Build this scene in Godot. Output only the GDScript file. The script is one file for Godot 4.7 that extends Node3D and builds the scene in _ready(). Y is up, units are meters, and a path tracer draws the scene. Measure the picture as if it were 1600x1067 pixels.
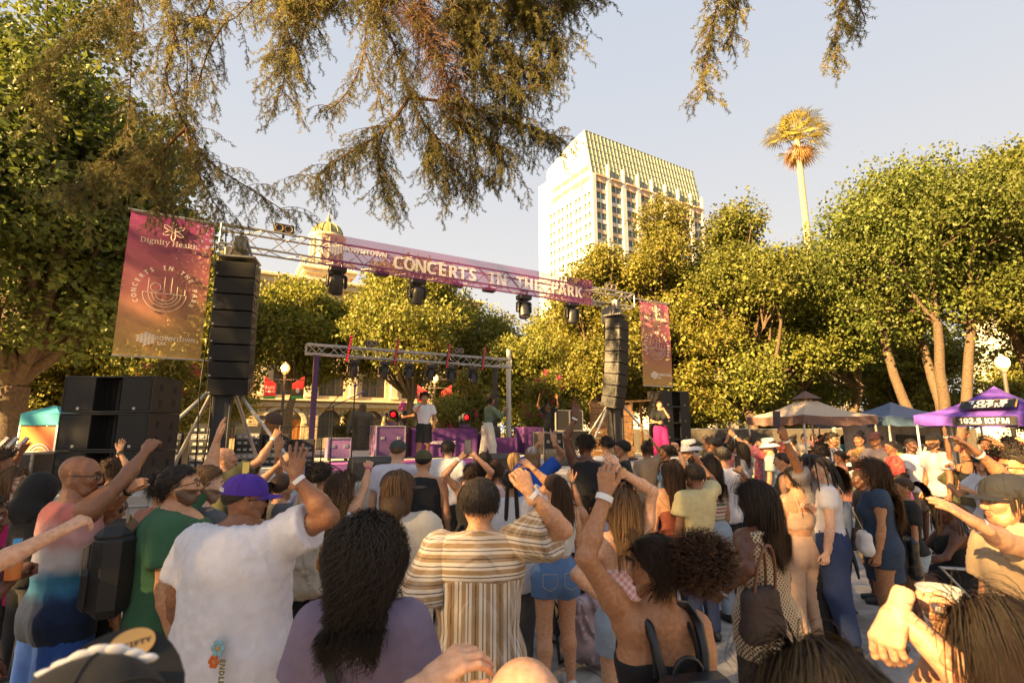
extends Node3D

const YAW := 0.5184            # the stage and the street grid are turned 29.7 degrees
const STAGE_Y := 1.15
var used := {}
var mats := {}
var texs := {}
var rng := RandomNumberGenerator.new()
var wob := FastNoiseLite.new()

func _ready() -> void:
	rng.seed = 20240711
	wob.seed = 5
	wob.frequency = 1.0
	# camera: an 18 mm lens on a full frame, held a little above the heads and tilted up
	var cam := Camera3D.new()
	cam.name = "camera"
	cam.fov = 67.38
	cam.far = 900.0
	cam.near = 0.05
	cam.position = Vector3(0, 2.0, 0)
	cam.rotation_degrees = Vector3(9.857, 0, 0)
	var lens := CameraAttributesPhysical.new()
	lens.frustum_focal_length = 18.0
	lens.frustum_focus_distance = 7.0
	lens.exposure_aperture = 4.0
	lens.frustum_far = 900.0
	lens.frustum_near = 0.05
	cam.attributes = lens
	add_child(cam)
	cam.current = true
	# sky and sun
	var env := Environment.new()
	env.background_mode = Environment.BG_SKY
	var sm := ProceduralSkyMaterial.new()
	sm.sky_top_color = Color(0.305, 0.323, 0.352)
	sm.sky_horizon_color = Color(0.415, 0.393, 0.362)
	sm.sky_curve = 0.30
	sm.ground_bottom_color = Color(0.36, 0.33, 0.30)
	sm.ground_horizon_color = Color(0.62, 0.58, 0.54)
	sm.sky_energy_multiplier = 1.0
	sm.sun_angle_max = 5.0
	env.sky = Sky.new()
	env.sky.sky_material = sm
	env.tonemap_mode = Environment.TONE_MAPPER_LINEAR
	env.tonemap_exposure = 7.7
	env.sdfgi_enabled = true
	env.ssao_enabled = true
	env.ssil_enabled = true
	var we := WorldEnvironment.new()
	we.name = "world"
	we.environment = env
	add_child(we)
	var sun := DirectionalLight3D.new()
	sun.name = "sun"
	sun.light_energy = 1.6
	sun.light_color = Color(1.0, 0.815, 0.53)
	sun.light_angular_distance = 0.5
	sun.shadow_enabled = true
	add_child(sun)
	sun.look_at_from_position(Vector3.ZERO, -Vector3(-0.70, 0.40, 0.58))
	var t0 := Time.get_ticks_msec()
	mat("black_steel", Color(0.03, 0.03, 0.032), 0.5)
	mat("alu", Color(0.38, 0.37, 0.36), 0.4, 0.75)
	mat("rubber", Color(0.012, 0.012, 0.012), 0.6)
	mat("badge_grey", Color(0.4, 0.38, 0.35), 0.4)
	mat("slot_black", Color(0.006, 0.006, 0.006), 0.8)
	mat("flag_white", Color(0.6, 0.58, 0.55), 0.8)
	mat("black_leather", Color(0.014, 0.014, 0.017), 0.32)
	ground_and_plaza()
	buildings()
	print("buildings ", Time.get_ticks_msec() - t0)
	trees()
	cedar()
	print("trees ", Time.get_ticks_msec() - t0)
	rig()
	stage_things()
	fairground()
	print("rig ", Time.get_ticks_msec() - t0)
	people_all()
	print("people ", Time.get_ticks_msec() - t0)
	belongings()

# ---------------------------------------------------------------- helpers
class MB:
	var v := PackedVector3Array()
	var n := PackedVector3Array()
	var c := PackedColorArray()
	var uv := PackedVector2Array()
	var ix := PackedInt32Array()
	var col := Color.WHITE
	var xf := Transform3D()
	func vert(p: Vector3, nn: Vector3, u := Vector2.ZERO) -> int:
		v.append(xf * p); n.append((xf.basis * nn).normalized()); c.append(col); uv.append(u)
		return v.size() - 1
	func quad(a: Vector3, b: Vector3, d: Vector3, e: Vector3, uvs := true) -> void:
		var nn := (d - a).cross(b - a).normalized()
		var w := Vector2(0, 0)
		var i := vert(a, nn, Vector2(0, 1)); vert(b, nn, Vector2(0, 0)); vert(d, nn, Vector2(1, 0)); vert(e, nn, Vector2(1, 1))
		ix.append_array([i, i + 1, i + 2, i, i + 2, i + 3])
	func tri(a: Vector3, b: Vector3, d: Vector3) -> void:
		var nn := (d - a).cross(b - a).normalized()
		var i := vert(a, nn); vert(b, nn); vert(d, nn)
		ix.append_array([i, i + 1, i + 2])
	func face(pts: Array, out: Vector3) -> void:      # convex polygon facing out
		var nn := ((pts[2] - pts[0]) as Vector3).cross(pts[1] - pts[0])
		var q := pts if nn.dot(out) > 0 else pts.duplicate()
		if nn.dot(out) <= 0: q.reverse()
		nn = ((q[2] - q[0]) as Vector3).cross(q[1] - q[0]).normalized()
		var i := v.size()
		for p in q: vert(p, nn)
		for k in range(1, q.size() - 1): ix.append_array([i, i + k, i + k + 1])
	func box(o: Vector3, s: Vector3, bv := 0.0, bas := Basis()) -> void:
		var old := xf
		xf = xf * Transform3D(bas, o)
		var h := s * 0.5
		var b := minf(bv, minf(h.x, minf(h.y, h.z)) * 0.9)
		for ax in 3:
			var a1 := (ax + 1) % 3
			var a2 := (ax + 2) % 3
			for sg in [-1.0, 1.0]:
				var out := Vector3.ZERO
				out[ax] = sg
				var pts := []
				for q in [[-1, -1], [1, -1], [1, 1], [-1, 1]]:
					var p := Vector3.ZERO
					p[ax] = sg * h[ax]; p[a1] = q[0] * (h[a1] - b); p[a2] = q[1] * (h[a2] - b)
					pts.append(p)
				face(pts, out)
			if b > 0:
				for s1 in [-1.0, 1.0]:
					for s2 in [-1.0, 1.0]:
						var pts := []
						for e in [-1.0, 1.0]:
							var p := Vector3.ZERO
							p[ax] = e * (h[ax] - b); p[a1] = s1 * h[a1]; p[a2] = s2 * (h[a2] - b)
							var r := p
							r[a1] = s1 * (h[a1] - b); r[a2] = s2 * h[a2]
							if e < 0: pts.append_array([p, r])
							else: pts.append_array([r, p])
						var out := Vector3.ZERO
						out[a1] = s1; out[a2] = s2
						face(pts, out)
		if b > 0:
			for sx in [-1.0, 1.0]:
				for sy in [-1.0, 1.0]:
					for sz in [-1.0, 1.0]:
						face([Vector3(sx * h.x, sy * (h.y - b), sz * (h.z - b)), Vector3(sx * (h.x - b), sy * h.y, sz * (h.z - b)), Vector3(sx * (h.x - b), sy * (h.y - b), sz * h.z)], Vector3(sx, sy, sz))
		xf = old
	func bar(a: Vector3, b: Vector3, w: float, d := -1.0, bv := 0.0) -> void:   # box beam between two points
		var y := (b - a).normalized()
		var x := y.cross(Vector3.FORWARD if absf(y.z) < 0.9 else Vector3.RIGHT).normalized()
		box((a + b) * 0.5, Vector3(w, a.distance_to(b), d if d > 0 else w), bv, Basis(x, y, x.cross(y)))
	func tube(pts: PackedVector3Array, rad: PackedFloat32Array, sides := 6, caps := true, cols := PackedColorArray()) -> void:
		var m := pts.size()
		var t := (pts[1] - pts[0]).normalized()
		var x := t.cross(Vector3.UP if absf(t.y) < 0.9 else Vector3.RIGHT).normalized()
		var i0 := v.size()
		for k in m:
			var t2 := (pts[mini(k + 1, m - 1)] - pts[maxi(k - 1, 0)]).normalized()
			x = (x - t2 * x.dot(t2)).normalized()
			var y := t2.cross(x)
			if cols.size() > 0: col = cols[k]
			for j in sides:
				var a := TAU * j / sides
				var d := x * cos(a) + y * sin(a)
				vert(pts[k] + d * rad[mini(k, rad.size() - 1)], d, Vector2(float(j) / sides, k))
		for k in m - 1:
			for j in sides:
				var a := i0 + k * sides + j
				var b := i0 + k * sides + (j + 1) % sides
				ix.append_array([a, a + sides, b, b, a + sides, b + sides])
		if caps:
			for e in [0, m - 1]:
				var q := []
				for j in sides: q.append(xf.affine_inverse() * v[i0 + e * sides + j])
				face(q, (pts[0] - pts[1]) if e == 0 else (pts[m - 1] - pts[m - 2]))
	func rod(a: Vector3, b: Vector3, r: float, sides := 6, r2 := -1.0) -> void:
		tube(PackedVector3Array([a, b]), PackedFloat32Array([r, r2 if r2 >= 0 else r]), sides)
	func lathe(prof: Array, sides := 16, sx := 1.0, sz := 1.0) -> void:        # profile of Vector2(radius, y), bottom to top or along the outside
		var i0 := v.size()
		var m := prof.size()
		for k in m:
			var t: Vector2 = (prof[mini(k + 1, m - 1)] - prof[maxi(k - 1, 0)])
			for j in sides + 1:
				var a := TAU * j / sides
				vert(Vector3(prof[k].x * cos(a) * sx, prof[k].y, prof[k].x * sin(a) * sz), Vector3(t.y * cos(a) / sx, -t.x, t.y * sin(a) / sz) + Vector3(0, 1e-6, 0), Vector2(float(j) / sides, float(k) / (m - 1)))
		for k in m - 1:
			for j in sides:
				var a := i0 + k * (sides + 1) + j
				ix.append_array([a, a + 1, a + sides + 1, a + 1, a + sides + 2, a + sides + 1])
	func ball(o: Vector3, r: Vector3, sides := 12, rings := 8) -> void:
		var old := xf
		xf = xf * Transform3D(Basis(), o)
		var pr := []
		for k in rings + 1:
			var a := -PI / 2 + PI * k / rings
			pr.append(Vector2(maxf(cos(a), 0.0), sin(a) * r.y))
		lathe(pr, sides, r.x, r.z)
		xf = old
	func add(o: MB, t := Transform3D(), tint = null) -> void:
		var i0 := v.size()
		for k in o.v.size():
			v.append(t * o.v[k]); n.append((t.basis * o.n[k]).normalized())
		c.append_array(o.c); uv.append_array(o.uv)
		if tint != null:
			for k in range(i0, v.size()): c[k] = c[k] * tint
		var flip := t.basis.determinant() < 0
		for k in range(0, o.ix.size(), 3):
			ix.append(i0 + o.ix[k])
			if flip: ix.append(i0 + o.ix[k + 2]); ix.append(i0 + o.ix[k + 1])
			else: ix.append(i0 + o.ix[k + 1]); ix.append(i0 + o.ix[k + 2])
	func mesh(m: Material) -> ArrayMesh:
		var a := []
		a.resize(Mesh.ARRAY_MAX)
		a[Mesh.ARRAY_VERTEX] = v; a[Mesh.ARRAY_NORMAL] = n; a[Mesh.ARRAY_COLOR] = c; a[Mesh.ARRAY_TEX_UV] = uv; a[Mesh.ARRAY_INDEX] = ix
		var am := ArrayMesh.new()
		am.add_surface_from_arrays(Mesh.PRIMITIVE_TRIANGLES, a)
		am.surface_set_material(0, m)
		return am

# A distance field on a grid, joined with smooth minima and meshed as surface nets
class Field:
	var o: Vector3
	var h: float
	var nx: int
	var ny: int
	var nz: int
	var f := PackedFloat32Array()
	var rects := []
	func _init(lo: Vector3, hi: Vector3, cell: float) -> void:
		h = cell
		o = lo - Vector3.ONE * cell * 3
		var s := (hi - lo) / cell
		nx = int(s.x) + 7; ny = int(s.y) + 7; nz = int(s.z) + 7
		f.resize(nx * ny * nz)
		f.fill(1000.0)
	func cap(a: Vector3, ra: float, b: Vector3, rb: float, k := 0.04, sq := 1.0, sd := Vector3.FORWARD, cuts: Array = [], sub := false) -> void:
		var ba := b - a
		var l2 := maxf(ba.length_squared(), 1e-9)
		var rm := maxf(ra, rb)
		var m := rm + maxf(k * 0.7, h * 2.3)
		var y0 := clampi(int(floor((minf(a.y, b.y) - m - o.y) / h)), 0, ny - 1)
		var y1 := clampi(int(ceil((maxf(a.y, b.y) + m - o.y) / h)), 0, ny - 1)
		var sq1 := sq - 1.0
		var nc := cuts.size()
		var dr := rb - ra
		for yi in range(y0, y1 + 1):
			var y := o.y + yi * h
			var t0 := 0.0
			var t1 := 1.0
			if absf(ba.y) > 0.02:
				var ta := (y - m - a.y) / ba.y
				var tb := (y + m - a.y) / ba.y
				t0 = clampf(minf(ta, tb), 0, 1); t1 = clampf(maxf(ta, tb), 0, 1)
			var pa := a + ba * t0
			var pb := a + ba * t1
			var x0 := clampi(int(floor((minf(pa.x, pb.x) - m - o.x) / h)), 0, nx - 1)
			var x1 := clampi(int(ceil((maxf(pa.x, pb.x) + m - o.x) / h)), 0, nx - 1)
			var z0 := clampi(int(floor((minf(pa.z, pb.z) - m - o.z) / h)), 0, nz - 1)
			var z1 := clampi(int(ceil((maxf(pa.z, pb.z) + m - o.z) / h)), 0, nz - 1)
			if not sub: rects.append([yi, x0, x1, z0, z1])
			for zi in range(z0, z1 + 1):
				var idx := (yi * nz + zi) * nx + x0
				var p := Vector3(o.x + x0 * h, y, o.z + zi * h)
				for xi in range(x0, x1 + 1):
					var q := p - a
					var t := clampf(q.dot(ba) / l2, 0.0, 1.0)
					q -= ba * t
					if sq1 != 0.0: q += sd * (q.dot(sd) * sq1)
					var d := q.length() - ra - dr * t
					if nc > 0:
						for cu: Plane in cuts: d = maxf(d, cu.distance_to(p))
					var e := f[idx]
					if sub:
						d = -d
						var g := k - absf(d - e)
						f[idx] = maxf(d, e) + (g * g / k * 0.25 if g > 0.0 else 0.0)
					else:
						var g := k - absf(d - e)
						f[idx] = minf(d, e) - (g * g / k * 0.25 if g > 0.0 else 0.0)
					idx += 1
					p.x += h
	func to(mb: MB) -> void:
		var seen := PackedByteArray()
		seen.resize(f.size())
		var vid := PackedInt32Array()
		vid.resize(f.size())
		vid.fill(-1)
		var cells := PackedInt32Array()
		var lim := h * 1.8
		var sy := nz * nx
		var i0 := mb.v.size()
		var count := i0
		var off := [0, 1, nx, nx + 1, sy, sy + 1, sy + nx, sy + nx + 1]
		for r in rects:
			var yi: int = r[0]
			if yi >= ny - 1: continue
			for zi in range(r[3], mini(r[4], nz - 2) + 1):
				var idx := (yi * nz + zi) * nx + int(r[1])
				for xi in range(r[1], mini(r[2], nx - 2) + 1):
					var f0 := f[idx]
					if seen[idx] == 0 and absf(f0) < lim:
						seen[idx] = 1
						var f1 := f[idx + 1]
						var f2 := f[idx + nx]
						var f3 := f[idx + nx + 1]
						var f4 := f[idx + sy]
						var f5 := f[idx + sy + 1]
						var f6 := f[idx + sy + nx]
						var f7 := f[idx + sy + nx + 1]
						var neg := int(f0 < 0) + int(f1 < 0) + int(f2 < 0) + int(f3 < 0) + int(f4 < 0) + int(f5 < 0) + int(f6 < 0) + int(f7 < 0)
						if neg != 0 and neg != 8:
							f1 = minf(f1, h * 3); f2 = minf(f2, h * 3); f3 = minf(f3, h * 3); f4 = minf(f4, h * 3); f5 = minf(f5, h * 3); f6 = minf(f6, h * 3); f7 = minf(f7, h * 3)
							var g := Vector3(f1 + f3 + f5 + f7 - f0 - f2 - f4 - f6, f4 + f5 + f6 + f7 - f0 - f1 - f2 - f3, f2 + f3 + f6 + f7 - f0 - f1 - f4 - f5) / (4.0 * h)
							var mean := (f0 + f1 + f2 + f3 + f4 + f5 + f6 + f7) * 0.125
							var st := g * (-mean / maxf(g.length_squared(), 0.05))
							st = st.clamp(Vector3.ONE * (-0.5 * h), Vector3.ONE * (0.5 * h))
							vid[idx] = count
							count += 1
							cells.append(idx)
							mb.v.append(mb.xf * (o + Vector3(xi + 0.5, yi + 0.5, zi + 0.5) * h + st))
							mb.n.append(mb.xf.basis * g.normalized())
							mb.c.append(mb.col)
							mb.uv.append(Vector2.ZERO)
					idx += 1
		for idx in cells:
			var neg := f[idx] < 0
			for e in 3:
				var d1: int = [1, sy, nx][e]
				if (f[idx + d1] < 0) == neg: continue
				var da: int = [sy, nx, 1][e]
				var db: int = [nx, 1, sy][e]
				var a := vid[idx]
				var b := vid[idx - da]
				var c2 := vid[idx - da - db]
				var d := vid[idx - db]
				if b < 0 or c2 < 0 or d < 0: continue
				if neg: mb.ix.append_array([a, d, c2, a, c2, b])
				else: mb.ix.append_array([a, b, c2, a, c2, d])

func named(o: Node, called: String) -> void:
	var k: int = used.get(called, 0)
	used[called] = k + 1
	o.name = called if k == 0 else "%s_%03d" % [called, k]

func tag(o: Node, label: String, category: String, group := "") -> void:
	o.set_meta("label", label)
	o.set_meta("category", category)
	if group: o.set_meta("group", group)

func thing(called: String, label: String, category: String, at := Vector3.ZERO, yaw := 0.0, group := "") -> Node3D:
	var o := Node3D.new()
	named(o, called)
	add_child(o)
	o.position = at
	o.rotation.y = yaw
	tag(o, label, category, group)
	return o

func inst(called: String, mesh: Mesh, parent: Node, at := Vector3.ZERO) -> MeshInstance3D:
	var o := MeshInstance3D.new()
	o.mesh = mesh
	o.name = called
	o.position = at
	parent.add_child(o, true)
	return o

func part(parent: Node, called: String, mb: MB, m: Material) -> MeshInstance3D:
	return inst(called, mb.mesh(m), parent)

func struct(called: String, mb: MB, m: Material) -> MeshInstance3D:
	var o := MeshInstance3D.new()
	named(o, called)
	o.mesh = mb.mesh(m)
	add_child(o)
	o.set_meta("kind", "structure")
	return o

func mm(called: String, parent: Node, mesh: Mesh, xs: Array, cols: PackedColorArray) -> MultiMeshInstance3D:
	var m := MultiMesh.new()
	m.transform_format = MultiMesh.TRANSFORM_3D
	m.use_colors = true
	m.mesh = mesh
	m.instance_count = xs.size()
	for k in xs.size():
		m.set_instance_transform(k, xs[k])
		m.set_instance_color(k, cols[k])
	var o := MultiMeshInstance3D.new()
	o.multimesh = m
	o.name = called
	parent.add_child(o, true)
	return o

func lin(r: float, g: float, b: float) -> Color:          # linear base colour -> albedo_color
	return Color(r, g, b).linear_to_srgb()

func mat(key: String, c := Color.WHITE, rough := 0.7, metal := 0.0) -> StandardMaterial3D:
	if not mats.has(key):
		var m := StandardMaterial3D.new()
		m.resource_name = key
		m.albedo_color = c.linear_to_srgb()
		m.roughness = rough
		m.metallic = metal
		mats[key] = m
	return mats[key]

func noise_tex(sd: int, freq: float, lo: Color, hi: Color, size := 512, oct := 4, normal := false, bump := 4.0) -> NoiseTexture2D:
	var nz := FastNoiseLite.new()
	nz.seed = sd
	nz.frequency = freq
	nz.fractal_octaves = oct
	var t := NoiseTexture2D.new()
	t.width = size
	t.height = size
	t.seamless = true
	t.noise = nz
	if normal:
		t.as_normal_map = true
		t.bump_strength = bump
	else:
		var g := Gradient.new()
		g.offsets = PackedFloat32Array([0.2, 0.8])
		g.colors = PackedColorArray([lo.linear_to_srgb(), hi.linear_to_srgb()])
		t.color_ramp = g
	return t

func grained(key: String, c: Color, rough: float, scale: float, spread := 0.25, sd := 1, metal := 0.0, bump := 0.0) -> StandardMaterial3D:
	if mats.has(key): return mats[key]
	var m := mat(key, c, rough, metal)
	var tk := "%d_%.2f" % [sd, spread]
	if not texs.has(tk): texs[tk] = noise_tex(sd, 0.012, Color(1 - spread, 1 - spread, 1 - spread), Color(1, 1, 1), 512, 5)
	m.albedo_texture = texs[tk]
	m.uv1_triplanar = true
	m.uv1_scale = Vector3.ONE * scale
	if bump > 0:
		if not texs.has("nrm"): texs["nrm"] = noise_tex(9, 0.03, Color.BLACK, Color.WHITE, 512, 4, true, 6.0)
		m.normal_enabled = true
		m.normal_texture = texs["nrm"]
		m.normal_scale = bump
	return m

func clear_pane(key: String, c: Color, alpha: float) -> StandardMaterial3D:
	var m := mat(key, c, 0.05)
	m.transparency = BaseMaterial3D.TRANSPARENCY_ALPHA
	m.albedo_color.a = alpha
	return m

func text_mesh(s: String, size: float, depth: float, m: Material, bold := true, font := "Droid Sans") -> TextMesh:
	var f := SystemFont.new()
	f.font_names = PackedStringArray([font])
	f.font_weight = 700 if bold else 400
	var t := TextMesh.new()
	t.font = f
	t.text = s
	t.font_size = 64
	t.pixel_size = size / 64.0
	t.depth = depth
	t.curve_step = 2.0
	t.material = m
	return t

func stg(u: float, nn: float, y := STAGE_Y) -> Vector3:   # stage axes: u along its front edge, nn towards the audience
	return Vector3(-2.5 + u * cos(YAW) + nn * sin(YAW), y, -8.8 - u * sin(YAW) + nn * cos(YAW))

# ---------------------------------------------------------------- ground
func ground_and_plaza() -> void:
	var g := MB.new()
	g.quad(Vector3(-420, -0.07, 320), Vector3(-420, -0.07, -520), Vector3(420, -0.07, -520), Vector3(420, -0.07, 320))
	var gm := grained("lawn_soil", Color(0.16, 0.15, 0.06), 0.95, 0.35, 0.55, 3, 0.0, 0.6)
	struct("ground", g, gm)
	var bed := MB.new()
	bed.xf = Transform3D(Basis(Vector3.UP, YAW), stg(0, 0, 0))
	bed.box(Vector3(0, -0.045, 5.5), Vector3(28.5, 0.03, 19.5))
	var plaza := struct("plaza_pavement", bed, grained("joint_sand", Color(0.10, 0.085, 0.07), 0.95, 1.0, 0.4, 4))
	var tones := []
	for k in 5:
		var t: float = 0.38 + 0.03 * k
		tones.append(grained("concrete_slab_%d" % k, Color(t, t * 0.93, t * 0.86), 0.88, 0.55 + 0.05 * k, 0.35, 20 + k, 0.0, 0.35))
	var meshes := []
	for k in 5:
		var b := MB.new()
		b.box(Vector3(0, -0.015, 0), Vector3(1.485, 0.03, 1.485), 0.006)
		meshes.append(b.mesh(tones[k]))
	for i in 19:
		for j in 13:
			var s := inst("slab", meshes[rng.randi() % 5], plaza, stg(-13.5 + 1.5 * i, 0.75 - 4.5 + 1.5 * j + 0.0, rng.randf_range(-0.003, 0.002)))
			s.rotation.y = YAW
	# the raised concrete stage with its front wall and steps
	var st := MB.new()
	st.xf = Transform3D(Basis(Vector3.UP, YAW), stg(0, 0, 0))
	st.box(Vector3(3.2, STAGE_Y * 0.5 - 0.03, -7.5), Vector3(21.6, STAGE_Y + 0.04, 15.0), 0.03)
	var cm := grained("stage_concrete", Color(0.48, 0.44, 0.40), 0.85, 0.4, 0.3, 31, 0.0, 0.3)
	struct("stage_platform", st, cm)
	var lino := MB.new()
	lino.xf = Transform3D(Basis(Vector3.UP, YAW), stg(0, 0, 0))
	lino.box(Vector3(2.6, STAGE_Y - 0.002, -4.1), Vector3(5.2, 0.012, 3.6))
	var lo := thing("stage_mat", "glossy magenta performance mat laid on the concrete stage", "mat")
	part(lo, "sheet", lino, mat("magenta_vinyl", Color(0.42, 0.10, 0.34), 0.35))
	# lawn
	var bl := MB.new()
	for k in 10:
		var a := rng.randf() * TAU
		var p := Vector3(cos(a), 0, sin(a)) * rng.randf() * 0.09
		var tip := p + Vector3(rng.randf_range(-0.05, 0.05), rng.randf_range(0.05, 0.10), rng.randf_range(-0.05, 0.05))
		var sd := Vector3(cos(a + 1.2), 0, sin(a + 1.2)) * 0.007
		bl.tri(p - sd, tip, p + sd)
	var xs := []
	var cs := PackedColorArray()
	for k in 9000:
		var u := rng.randf_range(14.4, 34.0)
		var nn := rng.randf_range(-16.0, 14.0)
		xs.append(Transform3D(Basis(Vector3.UP, rng.randf() * TAU).scaled(Vector3.ONE * rng.randf_range(0.8, 1.5)), stg(u, nn, -0.07)))
		var t := rng.randf()
		cs.append(Color(0.07 + 0.08 * t, 0.12 + 0.05 * t, 0.02))
	var gr := MultiMeshInstance3D.new()
	var tmp := Node3D.new()
	gr = mm("grass", tmp, bl.mesh(leaf_mat()), xs, cs)
	tmp.remove_child(gr)
	add_child(gr)
	gr.set_meta("kind", "stuff")
	tag(gr, "short park grass beyond the paved plaza", "grass")

func leaf_mat(key := "leaf", gloss := 0.55) -> StandardMaterial3D:
	var m := mat(key, Color.WHITE, gloss)
	m.vertex_color_use_as_albedo = true
	m.backlight_enabled = true
	m.backlight = Color(0.9, 0.9, 0.9)
	return m

# ---------------------------------------------------------------- buildings
func wall_grid(mb: MB, x0: float, x1: float, y0: float, y1: float, holes: Array, depth: float) -> void:   # a wall slab (front at z = 0) with rectangular openings
	var xs := [x0, x1]
	var ys := [y0, y1]
	for r in holes:
		for a in [r[0], r[2]]: if not xs.has(a): xs.append(a)
		for a in [r[1], r[3]]: if not ys.has(a): ys.append(a)
	xs.sort(); ys.sort()
	for j in ys.size() - 1:
		var i := 0
		while i < xs.size() - 1:
			var cy: float = (ys[j] + ys[j + 1]) * 0.5
			var e := i
			while e < xs.size() - 1:
				var cx: float = (xs[e] + xs[e + 1]) * 0.5
				var hole := false
				for r in holes:
					if cx > r[0] and cx < r[2] and cy > r[1] and cy < r[3]: hole = true
				if hole: break
				e += 1
			if e > i:
				mb.box(Vector3((xs[i] + xs[e]) * 0.5, cy, -depth * 0.5), Vector3(xs[e] - xs[i], ys[j + 1] - ys[j], depth))
				i = e
			else: i += 1

func window_unit(w: float, h: float, cols: int, rows: int, fm: Material, gm: Material) -> Array:
	var fr := MB.new()
	fr.box(Vector3(0, h * 0.5 - 0.04, 0), Vector3(w, 0.08, 0.10)); fr.box(Vector3(0, -h * 0.5 + 0.04, 0), Vector3(w, 0.08, 0.10))
	for s in [-1, 1]: fr.box(Vector3(s * (w * 0.5 - 0.04), 0, 0), Vector3(0.08, h - 0.16, 0.10))
	for k in range(1, cols): fr.box(Vector3(-w * 0.5 + w * k / cols, 0, 0.003), Vector3(0.09, h - 0.16, 0.08))
	for k in range(1, rows): fr.box(Vector3(0, -h * 0.5 + h * k / rows, -0.004), Vector3(w - 0.16, 0.06, 0.06))
	var gl := MB.new()
	gl.box(Vector3(0, 0, -0.04), Vector3(w - 0.1, h - 0.1, 0.02))
	return [fr.mesh(fm), gl.mesh(gm)]

func put_window(parent: Node, unit: Array, at: Vector3) -> void:
	var w := inst("window", unit[0], parent, at)
	inst("pane", unit[1], w)

func buildings() -> void:
	city_hall()
	office_tower()
	# low pale buildings glimpsed between the trunks on the right
	for a in [[Vector3(34, 0, -62), 30.0, 17.0, 0.52, "pale low building glimpsed behind the plaza trees beside the palm"], [Vector3(66, 0, -48), 34.0, 14.0, 0.42, "cream low building glimpsed behind the multi-stemmed trees"]]:
		var b := thing("street_building", a[4], "building", a[0], YAW)
		var w: float = a[1]
		var h: float = a[2]
		var mb := MB.new()
		var holes := []
		for fl in int(h / 4.2):
			for k in int(w / 3.4): holes.append([-w * 0.5 + 1.0 + k * 3.4, 1.2 + fl * 4.0, -w * 0.5 + 2.9 + k * 3.4, 3.4 + fl * 4.0])
		wall_grid(mb, -w * 0.5, w * 0.5, 0, h, holes, 0.5)
		mb.box(Vector3(0, h * 0.5, -6.5), Vector3(w, h, 11.0))
		mb.box(Vector3(0, h + 0.25, -5.6), Vector3(w + 0.8, 0.5, 12.6))
		part(b, "wall", mb, grained("pale_render", Color(a[3], a[3] * 0.9, a[3] * 0.78), 0.85, 0.2, 0.2, 41))
		var un := window_unit(1.9, 2.2, 2, 2, mat("dark_frame", Color(0.12, 0.12, 0.11), 0.5), mat("dim_glass", Color(0.06, 0.08, 0.08), 0.12))
		for r in holes: put_window(b, un, Vector3((r[0] + r[2]) * 0.5, (r[1] + r[3]) * 0.5, -0.25))

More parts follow.
